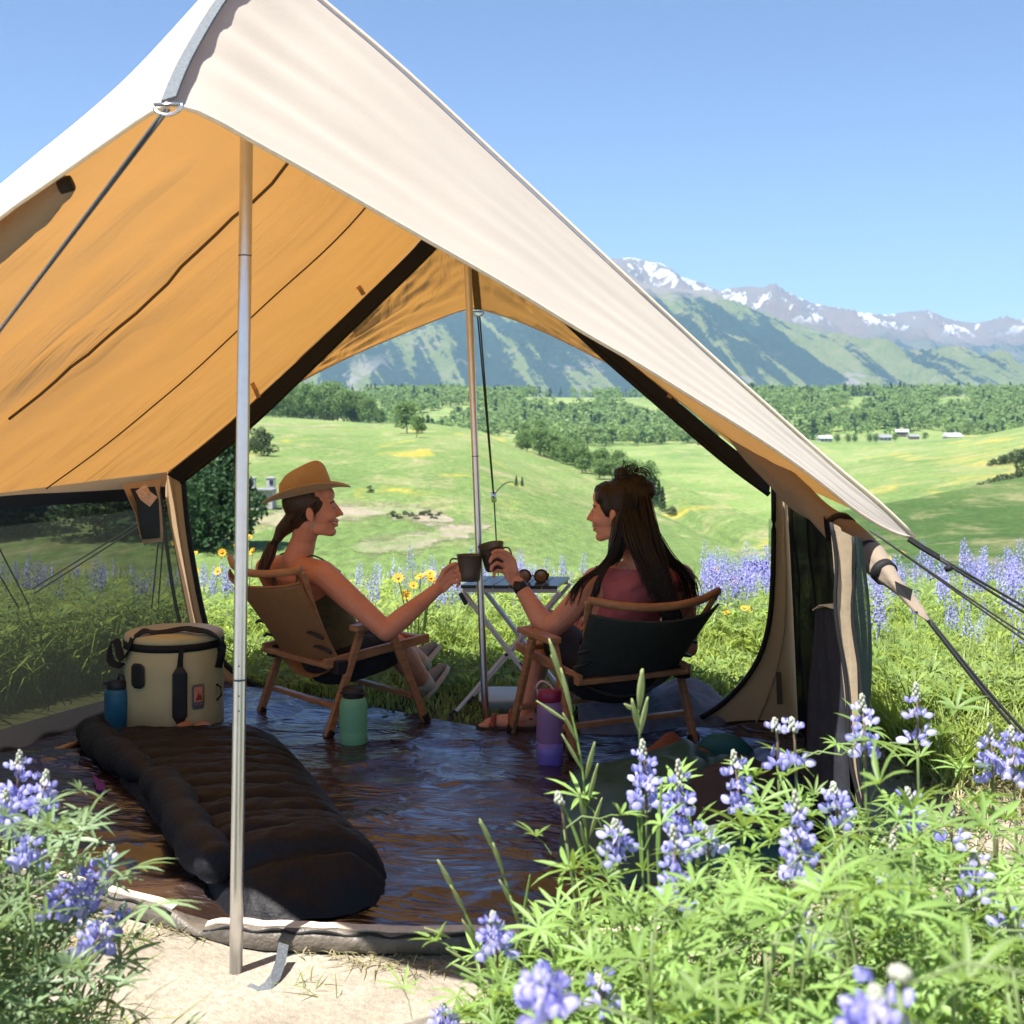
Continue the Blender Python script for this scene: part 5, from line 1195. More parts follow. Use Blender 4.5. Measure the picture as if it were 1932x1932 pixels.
limb(mb, [(hipL2, .082), (kL2, .056)]); limb(mb, [(kL2, .056), (kL2.lerp(aL2, .3), .055), (aL2, .034)]); limb(mb, [(hipR2, .082), (kR2, .056)]); limb(mb, [(kR2, .056), (kR2.lerp(aR2, .3), .055), (aR2, .034)])
def foot(mb, an, d):
    d = Vector(d).normalized(); g = Vector((an.x, an.y, .018))
    mb.capsule(an, .034, Vector((an.x, an.y, .05)) - d * .02, .03); limb(mb, [(Vector((an.x, an.y, .04)) - d * .03, .028), (Vector((an.x, an.y, .032)) + d * .09, .028), (Vector((an.x, an.y, .026)) + d * .135, .018)])
    sx = d.cross(Vector((0, 0, 1)))
    for i in range(5):
        o = (i - 2) * .0145; q = Vector((an.x, an.y, .024)) + d * (.13 - .006 * i) + sx * o; mb.capsule(q, .0105, q + d * .028, .0085, 10)
fd = Vector((-.80, -.30, 0)); fd = Vector((-.75, .1, 0)); foot(mb, aL2, fd); foot(mb, aR2, (-.5, .85, 0))
he2 = P(950, 1054, 4.65) - WL2
hand(mb, WL2, he2, (-.80, -.50, -.25), (.35, .1, .9), [(.45, .75, .5), (.65, .95, .6), (.8, 1.0, .6), (.9, 1.0, .6)], [((1.0, .15, .85), .042, .0125, .011), ((1.0, .45, .30), .034, .0105, .0095), ((.9, .8, .0), .026, .0095, .008)], 1.0)
b2 = fuse(mb, 'body', M_skin2, W2, .0036, 5)
face(h2, Mhd2, .9, b2, M_hair2)
M_pink = simple('dusty_pink_jersey', (.46, .125, .135), .92, .08, 30, .3, 180)
ct = MB(); torso(ct, pel2, nk2 - Vector((0, 0, .028)), sd2, fw2, 1.0, .009)
for s, S_ in ((-1, SL2), (1, SR2)): limb(ct, [(nk2 - Vector((0, 0, .040)) + sd2 * s * .03, .050), (S_ - sd2 * s * .012, .056)])
fuse(ct, 'pink_top', M_pink, b2, .005, 5, [(pel2.lerp(nk2, .0), (pel2 - nk2).normalized()), (SL2 - sd2 * .004, -sd2 + Vector((0, 0, .10))), (SR2 + sd2 * .01, sd2 + Vector((0, 0, .1))), (nk2 - Vector((0, 0, .012)), Vector((0, -.25, 1)))], wave=lambda c: .005 * nz((c.x + c.z * 1.4) * 9, c.y * 9, (c.z - c.x * .6) * 26) + .002 * nz(c.x * 30, c.y * 30, c.z * 60))
sh = MB()
for hp_, kn in ((hipL2, kL2), (hipR2, kR2)): limb(sh, [(hp_, .092), (hp_.lerp(kn, .58), .080)])
sh.ellipsoid(pel2, (.17, .135, .10), rotm(fw2), 20, 12)
fuse(sh, 'shorts', M_navy, b2, .006, 4)
wd = (EL2 - WL2).normalized(); wc = WL2 + wd * .022
MB().tube([wc - wd * .014, wc + wd * .014], .0275, 24).build('watch_strap', M_plas, b2, True, True)
MB().box(wc + Vector((-.012, -.020, .012)), (.034, .012, .030), rotm(Vector((.5, .8, -.4)))).build('watch_case', M_plas, b2, False, True, bevel=.004)
for an, d in ((aL2, fd), (aR2, Vector((-.5, .85, 0)))):
    d = Vector(d).normalized(); sx = d.cross(Vector((0, 0, 1))); base = Vector((an.x, an.y, .0)); out = []
    for z in (.010, .026):
        ring = []
        for t in (2 * PI * j / 26 for j in range(26)):
            y = .055 + .125 * math.sin(t); a = (.036 + .008 * math.sin(t)) * math.copysign(abs(math.cos(t)) ** .7, math.cos(t)); ring.append(base + sx * a + d * y + Vector((0, 0, z - .004)))
        out.append(ring)
    so = MB().loft(out).build('sandal_sole', simple('sandal_sole', (.06, .035, .03), .8), b2, False, True, bevel=.003); M_strap = simple('rust_leather_strap', (.22, .055, .035), .6)
    for y, z in ((.11, .06), (.045, .078)):
        q = smooth_pts([base + sx * -.042 + d * y + Vector((0, 0, .022)), base + sx * -.026 + d * y + Vector((0, 0, z)), base + sx * .026 + d * y + Vector((0, 0, z)), base + sx * .042 + d * y + Vector((0, 0, .022))], 2)
        MB().strip(q, [.018] * len(q), [((p - base - d * y).normalized() + Vector((0, 0, .1))) for p in q], .004).build('sandal_strap', M_strap, so, True, True)
    MB().tube([base - d * .03 + sx * a_ + Vector((0, 0, .05 + .01 * abs(a_) * 10)) for a_ in (-.036, -.02, 0, .02, .036)], .008, 8, flat=.5).build('sandal_strap', M_strap, so, True, True)
# hair: cap, half-up knot, long fall down the back and over both shoulders
hb = MB(); hb.ellipsoid(h2(0, -.026, .044), (.0765, .0885, .084), Mhd2, 30, 22); hb.ellipsoid(h2(0, -.06, -.03), (.064, .048, .075), Mhd2); hb.ellipsoid(h2(0, .030, .086), (.060, .056, .034), Mhd2); hb.ellipsoid(h2(-.040, .034, .062), (.034, .042, .034), Mhd2); hb.ellipsoid(h2(.040, .034, .062), (.034, .042, .034), Mhd2)
hb.ellipsoid(h2(-.056, .010, .030), (.020, .042, .045), Mhd2); hb.ellipsoid(h2(.056, .010, .030), (.020, .042, .045), Mhd2)
bun = P(1172, 893, 4.52); hb.ellipsoid(bun, (.026, .026, .024)); hb.ellipsoid(P(1198, 910, 4.53), (.046, .04, .030)); hb.ellipsoid(P(1222, 926, 4.54), (.030, .035, .034))
fall = [(P(1190, 960, 4.47), .060, .040), (P(1204, 1010, 4.43), .070, .034), (P(1222, 1050, 4.40), .058, .030), (P(1246, 1095, 4.385), .044, .024), (P(1259, 1140, 4.36), .038, .020), (P(1266, 1180, 4.34), .026, .014)]
rings = []
for c, a, b in fall: rings.append([c + Vector((.93, .30, 0)).normalized() * math.cos(t) * a + Vector((-.30, .93, .25)).normalized() * math.sin(t) * b for t in (2 * PI * j / 24 for j in range(24))])
hb.loft(rings)
hb.capsule(P(1170, 985, 4.46), .030, P(1158, 1050, 4.44), .024); hb.capsule(P(1158, 1050, 4.44), .022, P(1135, 1074, 4.43), .012)
hair2 = fuse(hb, 'hair', M_hair2, b2, .005, 4, wave=lambda c: .004 * nz(c.x * 70, c.y * 70, c.z * 7) + .002 * nz(c.x * 190, c.y * 190, c.z * 12))
lk = MB()
def lock(pp, r, n, spread, seed):
    base = smooth_pts([P(*q) for q in pp], 2)
    for q in range(n):
        rs = random.Random(seed * 100 + q); a, rr = rs.uniform(0, 6.28), rs.uniform(0, 1) ** .5; pts = []
        o = Vector((math.cos(a) * rr, math.sin(a) * rr * .5, 0)) * spread; ln = rs.uniform(.72, 1.0)
        cut = max(4, int(len(base) * ln))
        for i, p in enumerate(base[:cut]):
            t = i / cut; pts.append(p + o * (.55 + .7 * t) + Vector((.010 * nz(q * 1.7, t * 2.2, seed), .008 * nz(q * 2.1, t * 2.2, seed + 5), .006 * nz(q, t * 2, seed + 3))) * t * 1.5)
        lk.tube(pts, [r * (1 - .8 * (i / len(pts)) ** 2) for i in range(len(pts))], 4)
lock([(1205, 990, 4.40), (1225, 1050, 4.35), (1250, 1110, 4.33), (1265, 1160, 4.31), (1272, 1192, 4.30)], .0019, 190, .036, 1)
lock([(1185, 960, 4.43), (1200, 1020, 4.37), (1235, 1090, 4.34), (1262, 1150, 4.31)], .0019, 150, .046, 2)
lock([(1228, 990, 4.46), (1252, 1045, 4.44), (1285, 1075, 4.46), (1306, 1100, 4.50), (1311, 1140, 4.52), (1300, 1165, 4.52)], .0019, 40, .026, 3)
lock([(1232, 1000, 4.45), (1262, 1055, 4.43), (1298, 1085, 4.47), (1305, 1120, 4.50), (1296, 1140, 4.5)], .0019, 40, .034, 13)
lock([(1186, 930, 4.44), (1180, 975, 4.42), (1170, 1020, 4.41), (1160, 1055, 4.42), (1146, 1070, 4.42)], .0019, 90, .030, 7)
lock([(1215, 935, 4.46), (1225, 985, 4.41), (1236, 1040, 4.38), (1250, 1100, 4.34), (1262, 1150, 4.32)], .0019, 110, .036, 8)
lock([(1164, 1030, 4.44), (1140, 1068, 4.42), (1112, 1086, 4.42), (1092, 1104, 4.42), (1080, 1128, 4.42), (1076, 1145, 4.42)], .0019, 44, .022, 4)
lock([(1160, 1050, 4.43), (1130, 1090, 4.40), (1124, 1120, 4.40), (1108, 1150, 4.40), (1092, 1185, 4.40)], .0018, 26, .014, 5)
lock([(1160, 1040, 4.44), (1142, 1075, 4.41), (1118, 1088, 4.41), (1098, 1092, 4.41), (1085, 1100, 4.41)], .0017, 18, .012, 6)
lk.build('hair_lock', M_hair2, hair2, True, True)['kind'] = 'stuff'
fy = MB()
for q in range(46):
    a = random.uniform(0, 2 * PI); b0 = bun + Vector((random.uniform(-.01, .05), random.uniform(-.02, .02), random.uniform(-.01, .012))); d = Vector((math.cos(a) * .6 + .35, math.sin(a) * .4, random.uniform(.2, .9))).normalized(); L_ = random.uniform(.025, .075)
    p1 = b0 + d * L_ * .6; p2 = p1 + Vector((d.x * .8 + .2, d.y, d.z * .1 - .15)) * L_ * .6; p3 = p2 + Vector((d.x * .4 + .1, d.y * .3, -.9)) * L_ * .5
    fy.tube(smooth_pts([b0, p1, p2, p3], 2), .0011, 4)
for q in range(30):
    t = random.random(); a0 = P(1130 + 110 * t, 940 - 40 * math.sin(t * PI), 4.50); fy.tube(smooth_pts([a0, a0 + Vector((random.uniform(-.02, .03), 0, random.uniform(.004, .02))), a0 + Vector((random.uniform(0, .05), 0, random.uniform(-.02, .012)))], 2), .0009, 4)
fy.build('flyaway_hair', M_hair2, hair2, True, True)['kind'] = 'stuff'
for q in (0,): MB().tube([bun + Vector((.003, 0, -.024)), bun + Vector((.005, 0, -.014))], .020, 14).build('hair_tie', M_black, hair2, True, True)
# ------------------------------------------------------------------ plants
def leaf_mat(name, col, tcol, rough=.5, rnd=.32, trans=.35):
    m, nt = new_mat(name); co = texco(nt, 'Object'); oi = nt.nodes.new('ShaderNodeObjectInfo')
    n1 = noise_tex(nt, co, 6, 3, .6)
    c = mixc(nt, n1, tuple(v * .8 for v in col), tuple(v * 1.2 for v in col))
    h = nt.nodes.new('ShaderNodeHueSaturation'); nt.links.new(c, h.inputs['Color'])
    mr = N(nt, 'ShaderNodeMapRange'); mr.inputs[3].default_value = 1 - rnd; mr.inputs[4].default_value = 1 + rnd; nt.links.new(oi.outputs['Random'], mr.inputs[0]); nt.links.new(mr.outputs[0], h.inputs['Value'])
    p = N(nt, 'ShaderNodeBsdfPrincipled', Roughness=rough); p.inputs['Specular IOR Level'].default_value = .45; nt.links.new(h.outputs[0], p.inputs['Base Color'])
    t = nt.nodes.new('ShaderNodeBsdfTranslucent'); t.inputs[0].default_value = c4(tcol)
    mx = N(nt, 'ShaderNodeMixShader', Fac=trans); nt.links.new(p.outputs[0], mx.inputs[1]); nt.links.new(t.outputs[0], mx.inputs[2])
    o = nt.nodes.new('ShaderNodeOutputMaterial'); nt.links.new(mx.outputs[0], o.inputs[0]); return m
M_leaf = leaf_mat('lupine_leaf', (.19, .305, .08), (.36, .50, .07)); M_leaf2 = leaf_mat('lupine_leaf_silvery', (.185, .265, .135), (.26, .38, .10), .42)
M_stem = leaf_mat('lupine_stem', (.16, .22, .075), (.2, .28, .06), .5, .15, .15); M_rach = leaf_mat('flower_stalk', (.22, .15, .10), (.2, .12, .08), .6, .15, .1)
M_bud = leaf_mat('downy_buds', (.50, .52, .42), (.5, .5, .35), .8, .1, .3)
def petal_mat():
    m, nt = new_mat('lupine_petal'); oi = nt.nodes.new('ShaderNodeObjectInfo'); co = texco(nt, 'Generated'); sp = nt.nodes.new('ShaderNodeSeparateXYZ'); nt.links.new(co, sp.inputs[0])
    base = ramp(nt, oi.outputs['Random'], [(0, (.22, .22, .64)), (.45, (.37, .37, .76)), (1, (.58, .56, .84))]).outputs[0]
    c = mixc(nt, ramp(nt, noise_tex(nt, texco(nt, 'Object'), 130, 3, .6), [(.45, (0, 0, 0)), (.75, (.7, .7, .7))]).outputs[0], base, (.60, .56, .82))
    p = N(nt, 'ShaderNodeBsdfPrincipled', Roughness=.55); p.inputs['Specular IOR Level'].default_value = .3; nt.links.new(c, p.inputs['Base Color'])
    t = nt.nodes.new('ShaderNodeBsdfTranslucent'); nt.links.new(c, t.inputs[0])
    mx = N(nt, 'ShaderNodeMixShader', Fac=.35); nt.links.new(p.outputs[0], mx.inputs[1]); nt.links.new(t.outputs[0], mx.inputs[2])
    o = nt.nodes.new('ShaderNodeOutputMaterial'); nt.links.new(mx.outputs[0], o.inputs[0]); return m
M_petal = petal_mat()
def leaflet(mb, M, L, w, droop, fold=.25, seg=4):
    """one lance-shaped leaflet along +Y of M"""
    prof = (0.18, .75, 1.0, .72, .0) if seg == 4 else (.2, 1.0, .0)
    rows = []; ang = 0; y = z = 0.0
    for i, f in enumerate(prof):
        rows.append((y, z, f * w / 2)); ang = -droop * (i + 1) / seg; y += L / seg * math.cos(ang); z += L / seg * math.sin(ang)
    vs, fs = [], []
    for (y, z, hw) in rows[:-1]:
        for x in (-1, 0, 1): vs.append(M @ Vector((x * hw, y, z + abs(x) * hw * fold * 2)))
    vs.append(M @ Vector((0, rows[-1][0], rows[-1][1]))); n = len(rows) - 1
    for i in range(n - 1):
        a = i * 3; fs += [(a, a + 1, a + 4, a + 3), (a + 1, a + 2, a + 5, a + 4)]
    a = (n - 1) * 3; fs += [(a, a + 1, 3 * n), (a + 1, a + 2, 3 * n)]
    mb.add(vs, fs)
def palm_leaf(rs, n=8, L=.055, w=.0125, pet=.05, cup=.35, seg=4):
    """palmate lupine leaf: origin at the petiole's foot, blade out along +Y"""
    mb = MB(); tip = Vector((0, pet, pet * .35)); mb.tube([(0, 0, 0), (0, pet * .55, pet * .30), tip], .0011, 3, False)
    for k in range(n):
        a = (k / n) * 2 * PI + rs.uniform(-.12, .12); el = cup + rs.uniform(-.18, .18)
        M = Matrix.Translation(tip) @ Matrix.Rotation(-.35, 4, 'X') @ Matrix.Rotation(a, 4, 'Z') @ Matrix.Rotation(el, 4, 'X')
        leaflet(mb, M, L * (.75 + .25 * math.cos(a) + rs.uniform(-.06, .06)), w, rs.uniform(.2, .8), .25, seg)
    return mb
rs = random.Random(3)
LEAVES = []
for i in range(10):
    mb = palm_leaf(rs, rs.choice((7, 8, 9, 9)), rs.uniform(.054, .076), rs.uniform(.0066, .0088), rs.uniform(.03, .06), rs.uniform(.1, .75)); me = mb.mesh('leaf'); me.polygons.foreach_set('use_smooth', [True] * len(me.polygons)); LEAVES.append(me)
def floret_mb(s=1.0, mb=None, M=None):
    """pea flower: upright banner of two lobes and a puffed pair of wings, opening along +Y"""
    mb = mb or MB(); M = M or Matrix.Identity(4)
    for sx in (-1, 1):
        rows = []
        for i in range(4):
            v = i / 3; ring = []
            for j in range(4):
                u = j / 3; x = sx * (.0008 + .0058 * u * math.sin(.5 + 2.2 * v) ); y = .001 + .004 * v - .0045 * u * v - .002 * u; z = .001 + .0115 * v * (1 - .30 * u * u); ring.append(M @ (Vector((x, y, z)) * s))
            rows.append(ring)
        mb.grid(rows)
        rows = []
        for i in range(5):
            v = i / 4; ring = []
            for j in range(4):
                u = j / 3; t = u * PI; x = sx * (.0012 + .0036 * math.sin(PI * (.12 + .8 * v)) * math.sin(t * .5 + .4)); y = .001 + .0125 * v; z = .0012 + .0042 * math.sin(PI * (.1 + .75 * v)) * math.cos(t) + .002 * v; ring.append(M @ (Vector((x, y, z)) * s))
            rows.append(ring)
        mb.grid(rows)
    return mb
def smooth_me(mb, name):
    me = mb.mesh(name); me.polygons.foreach_set('use_smooth', [True] * len(me.polygons)); return me
FLORET = smooth_me(floret_mb(1.22), 'floret')
for me, mt in [(l, M_leaf) for l in LEAVES] + [(FLORET, M_petal)]: me.materials.append(mt)
LEAVES2 = []
for l in LEAVES[:6]:
    c = l.copy(); c.materials.clear(); c.materials.append(M_leaf2); LEAVES2.append(c)
def inst(name, me, parent, M):
    o = bpy.data.objects.new(name, me); C.objects.link(o); o.parent = parent; o.matrix_local = M; return o
def bud_tip(mb, p, d, L, rs):
    for i in range(16):
        t = i / 16; a = i * 2.4; r = .0062 * (1 - .7 * t); o = Vector((math.cos(a) * r, math.sin(a) * r, 0)); c = p + d * (L * t) + o
        mb.ellipsoid(c, (.0026, .0026, .0042), Matrix.Rotation(rs.uniform(-.5, .5), 3, 'X'), 6, 4)
def lupine(x, y, top, leaves, label, lean=(0, 0), spike=None, whorls=5, budtop=True, seed=0, group=None, silver=False, spread=.14, side=None, fl=1.0, minz=.02):
    """one plant: stem, palmate leaves, and a flower spike of whorled florets"""
    rs = random.Random(seed * 7919 + 13); gz = ground_h(x, y); root = thing('lupine', label, 'lupine', (x, y, gz), 0, group)
    tipv = Vector((lean[0], lean[1], top - gz)); ctrl = Vector((lean[0] * .15, lean[1] * .15, (top - gz) * .55))
    bez = lambda t: (ctrl * 2 * t * (1 - t) + tipv * t * t)
    sl = (spike or 0); tl = tipv.length; tleaf = 1 - sl / max(.05, tl) * .95
    st = MB(); st.tube([bez(i / 10 * (tleaf if spike else .97)) for i in range(11)], [.0040 - .0018 * i / 10 for i in range(11)], 6)
    st.build('stem', M_stem, root, True)
    pool = LEAVES2 if silver else LEAVES
    for i in range(leaves):
        t = tleaf * (1 - (i / leaves) ** .8 * .93); p = bez(t); a = i * 2.399 + rs.uniform(-.4, .4); out = spread * rs.uniform(.25, 1.0) * (1.15 - .6 * t)
        if p.z < minz: p.z = minz
        el = rs.uniform(.15, .8)
        base = p + Vector((math.cos(a), math.sin(a), el * .6)) * out
        if i % 2 == 0 and out > .03:
            pt = MB(); pt.tube([p, p.lerp(base, .5) + Vector((0, 0, .012)), base], .0014, 4, False); pt.build('branch', M_stem, root, True)
        k = rs.uniform(.70, 1.15)
        M = Matrix.Translation(base) @ Matrix.Rotation(a - PI / 2, 4, 'Z') @ Matrix.Rotation(rs.uniform(-.2, .9), 4, 'X') @ Matrix.Rotation(rs.uniform(-.5, .5), 4, 'Y') @ Matrix.Scale(k, 4)
        inst('leaf', rs.choice(pool), root, M)
    if spike:
        p0 = bez(tleaf); d = (tipv - p0).normalized(); sp = MB(); sp.tube([p0 - d * .02, p0.lerp(tipv, .5) + Vector((.002, 0, 0)), tipv], [.0026, .0020, .0012], 6)
        spo = sp.build('flower_spike', M_rach, root, True)
        if budtop:
            bm2 = MB(); bud_tip(bm2, tipv - d * spike * .24, d, spike * .26, rs); bm2.build('bud_cluster', M_bud, spo, True)['kind'] = 'stuff'
        for w in range(whorls):
            f = w / max(1, whorls - 1); c = p0.lerp(tipv, .03 + .70 * f); n = 5 if f < .75 else 4
            for q in range(n):
                if rs.random() < .16: continue
                a = q / n * 2 * PI + w * .6 + rs.uniform(-.25, .25); el = rs.uniform(-.25, .35) + .4 * f; k = (1.18 - .45 * f) * rs.uniform(.88, 1.12) * fl
                dirv = Vector((math.cos(a), math.sin(a), 0)); M = Matrix.Translation(c + dirv * .012 + Vector((0, 0, rs.uniform(-.009, .009)))) @ Matrix.Rotation(a - PI / 2, 4, 'Z') @ Matrix.Rotation(el, 4, 'X') @ Matrix.Rotation(rs.uniform(-.3, .3), 4, 'Y') @ Matrix.Scale(k, 4)
                inst('floret', FLORET, spo, M)
    return root

# foreground lupines, each given by where its tip is seen and how far off it stands
FG = [
 # px, py(tip), D, spike length px, whorls, label
 (1212, 1398, 1.98, 150, 6, 'tall blue lupine with a pale bud tip, left of the two white-tipped spikes'),
 (1280, 1436, 1.90, 190, 7, 'fullest blue lupine spike in front of the green quilt'),
 (1384, 1418, 1.98, 130, 4, 'blue lupine with a white bud tip, just before the brown fleece'),
 (1462, 1357, 2.05, 95, 2, 'white-tipped lupine with few open florets, left one of the close pair'),
 (1494, 1356, 2.04, 95, 2, 'white-tipped lupine with few open florets, right one of the close pair'),
 (1626, 1312, 2.05, 130, 4, 'blue lupine standing in front of the tan door strip'),
 (1728, 1290, 2.12, 120, 3, 'tallest blue lupine against the sunlit grass right of the tent'),
 (1868, 1368, 2.15, 120, 4, 'blue lupine near the right edge, left one of two'),
 (1908, 1372, 2.15, 110, 4, 'pale blue lupine near the right edge, right one of two'),
 (1052, 1496, 1.92, 80, 0, 'budding white lupine without open flowers left of the green quilt'),
 (1500, 1495, 1.80, 190, 7, 'big dense blue lupine spike in the middle of the right clump'),
 (1270, 1560, 1.70, 180, 5, 'blue lupine leaning low in front of the fullest spike'),
 (1160, 1548, 1.80, 80, 3, 'short round blue lupine head over the dark floor'),
 (1530, 1722, 1.62, 110, 4, 'blue lupine head low in the centre of the right clump'),
 (1684, 1578, 1.85, 110, 1, 'budding lupine with a cream tip right of the dense spike'),
 (1838, 1606, 1.85, 90, 3, 'blue lupine head by the sandy gap on the right'),
 (1712, 1488, 2.0, 90, 3, 'blue lupine head below the tallest one'),
 (1792, 1520, 2.0, 80, 1, 'cream budding lupine leaning right, below the tallest one'),
 (930, 1722, 1.75, 90, 4, 'blue lupine head standing over the floor edge'),
 (1572, 1478, 1.95, 80, 3, 'pale blue lupine head right of the dense spike'),
 (1900, 1700, 1.75, 60, 2, 'small blue lupine head at the right edge'),
 (1330, 1560, 1.85, 60, 2, 'small blue lupine head beside the leaning one'),
 (1128, 1842, 1.55, 60, 2, 'small blue lupine head low by the floor edge'),
 (835, 1895, 1.85, 70, 3, 'blue lupine head cut by the bottom edge'),
 (1030, 1842, 1.02, 90, 4, 'blurred close lupine with a pale tip, by the bottom edge'),
 (1650, 1865, .86, 120, 4, 'blurred close lupine at the bottom edge on the right'),
 (1697, 1830, .84, 40, 0, 'blurred close cream bud beside the close lupine'),
 (38, 1418, 1.98, 130, 5, 'tall blue lupine at the left edge, leftmost tip'),
 (88, 1455, 1.95, 110, 5, 'blue lupine with a pale bud tip right of the leftmost one'),
 (12, 1490, 1.9, 100, 5, 'blue lupine cut by the left edge'),
 (62, 1582, 1.86, 60, 3, 'short blue lupine head low in the left clump'),
 (146, 1640, 1.84, 90, 3, 'blue lupine with a flat top in the left clump'),
 (214, 1596, 1.86, 150, 6, 'leaning blue lupine reaching towards the floor binding'),
 (236, 1705, 1.84, 110, 5, 'blue lupine nodding over the floor lip on the left'),
 (200, 1745, 1.80, 60, 3, 'small blue lupine head at the foot of the left clump'),
]
for i, (px, py, D, sl, wh, lab) in enumerate(FG):
    tip = P(px, py, D); left = px < 300; lx = (.05 if left else -.02) + .04 * nz(i * 1.3, 2); 
    if px in (214, 236, 146, 200): lx = .16
    if px == 1052: lx = -.06
    ly = .03 * nz(i * 2.1, 5)
    near = D < 1.2
    lupine(tip.x - lx, tip.y - ly, tip.z, 6 if near else (13 if left else 15), lab, (lx, ly), sl / FOC * D, wh, True, 100 + i, 'lupines in the foreground clumps', left, .15 if not left else .13, fl=1.0)
# leafy plants filling the two clumps
def fill(n, xs, ds, tops, seed, silver, lab, leaves=22):
    r = random.Random(seed); k = 0; tries = 0
    named = [(f[0], f[1], f[5]) for f in FG if (f[0] < 300) == silver and f[2] > 1.2]
    while k < n and tries < n * 30:
        tries += 1; px = r.uniform(*xs); D = r.uniform(*ds); top = tops(px) + r.uniform(-10, 120)
        tip = P(px, top, D)
        if tip.z < .14 or tip.z > .66: continue
        lean = (r.uniform(-.06, .06), r.uniform(-.05, .05))
        near = min(named, key=lambda f: math.hypot(f[0] - px, f[1] - top)); core = ' '.join(near[2].replace(',', '').split()[:9]); lb = lab + ' near the ' + core
        lupine(tip.x - lean[0], tip.y - lean[1], tip.z, leaves, lb, lean, None, 0, False, seed * 50 + k, 'leafy lupines near the ' + core, silver, .15); k += 1
def top_r(px):
    return np.interp(px, [850, 950, 1060, 1200, 1350, 1500, 1650, 1800, 1932, 2050], [1930, 1890, 1780, 1700, 1670, 1590, 1550, 1600, 1650, 1660])
def top_l(px): return np.interp(px, [-60, 60, 130, 200, 260], [1540, 1590, 1690, 1790, 1880])
fill(42, (1010, 2000), (1.55, 2.25), top_r, 5, False, 'flowerless green lupine')
fill(12, (870, 1120), (1.55, 1.95), lambda p: top_r(p) + 20, 6, False, 'flowerless green lupine', 14)
fill(20, (1150, 2000), (1.28, 1.6), lambda p: 1745 + 40 * math.sin(p * .02), 8, False, 'flowerless green lupine', 18)
fill(14, (-140, 60), (1.75, 2.15), top_l, 7, True, 'flowerless silvery lupine', 24)

# tall grass stalks with seed heads over the floor
M_gr = leaf_mat('grass_stalk', (.20, .32, .085), (.32, .42, .09), .5, .1, .35); M_gs = leaf_mat('grass_seed_head', (.34, .40, .17), (.38, .42, .16), .6, .1, .35)
def stalk(name, pts, label, seeds, blades, D):
    q = smooth_pts([P(x, y, D) for x, y in pts], 2); b = q[0]; t = thing(name, label, 'grass', (b.x, b.y, ground_h(b.x, b.y)))
    MB().tube([Vector((b.x, b.y, ground_h(b.x, b.y)))] + q, .0020, 6).build('stem', M_gr, t, True, True)
    for x0, y0, x1, y1, w in seeds:
        a, e = P(x0, y0, D - .01), P(x1, y1, D - .03); m = MB(); L_ = (e - a).length; pts_ = [a.lerp(e, i / 8) for i in range(9)]
        m.tube(pts_, [w * .35 + w * math.sin(PI * min(.98, i / 8)) for i in range(9)], 6, flat=.6); m.build('seed_head', M_gs, t, True, True)
    for bl in blades:
        pp = smooth_pts([P(x, y, D) for x, y in bl], 2); m = MB(); m.strip(pp, [.0065 * (1 - (i / len(pp)) ** 2 * .95) for i in range(len(pp))], (.2, -.9, .4), .0006); m.build('blade', M_gr, t, True, True)
stalk('grass_stalk', [(1118, 1780), (1112, 1700), (1106, 1600), (1104, 1500), (1098, 1440), (1076, 1330), (1040, 1235)], 'tall bright green grass stalk with drooping seed heads, left of the green quilt', [(1062, 1290, 1036, 1205, .0045), (1080, 1350, 1058, 1260, .004), (1090, 1400, 1062, 1345, .003), (1075, 1365, 1012, 1322, .0035), (1100, 1455, 1060, 1385, .003), (1105, 1470, 1122, 1400, .004), (1108, 1520, 1128, 1440, .0035), (1104, 1560, 1092, 1490, .003), (1112, 1580, 1136, 1505, .0035), (1108, 1610, 1094, 1550, .003)], [[(1112, 1700), (1118, 1640), (1132, 1590), (1150, 1572), (1166, 1590)], [(1108, 1640), (1085, 1570), (1058, 1510)]], 2.02)
stalk('grass_stalk', [(1215, 1760), (1212, 1600), (1209, 1480), (1207, 1400), (1204, 1330), (1210, 1265)], 'thin upright green grass stalk with a slim seed head, before the dark chair', [(1206, 1340, 1212, 1262, .0045), (1206, 1390, 1222, 1315, .004), (1205, 1380, 1192, 1318, .004), (1200, 1342, 1178, 1328, .004)], [[(1212, 1640), (1206, 1560), (1198, 1500)]], 2.0)
stalk('grass_stalk', [(1000, 1860), (985, 1760), (960, 1680), (935, 1610), (905, 1550)], 'leaning green grass stalk over the floor, left of the right clump', [(935, 1610, 905, 1545, .004), (950, 1650, 930, 1590, .0035), (975, 1720, 942, 1660, .0035), (985, 1760, 962, 1690, .003)], [[(1000, 1850), (985, 1740), (1000, 1650)]], 1.9)
stalk('grass_stalk', [(960, 1932), (930, 1850), (895, 1760), (862, 1690), (830, 1630)], 'leaning green grass stalk at the left fringe of the right clump', [(862, 1690, 826, 1622, .004), (880, 1725, 850, 1670, .0035), (905, 1790, 872, 1735, .0035), (850, 1770, 800, 1750, .003), (890, 1820, 842, 1790, .003)], [[(960, 1920), (900, 1850), (850, 1830)], [(955, 1925), (965, 1800), (1000, 1740)]], 1.85)
stalk('grass_stalk', [(1250, 1800), (1245, 1700), (1243, 1620), (1245, 1540), (1248, 1480)], 'single broad grass blade among the blue lupines', [], [[(1246, 1680), (1240, 1600), (1243, 1530), (1250, 1478)]], 1.88)

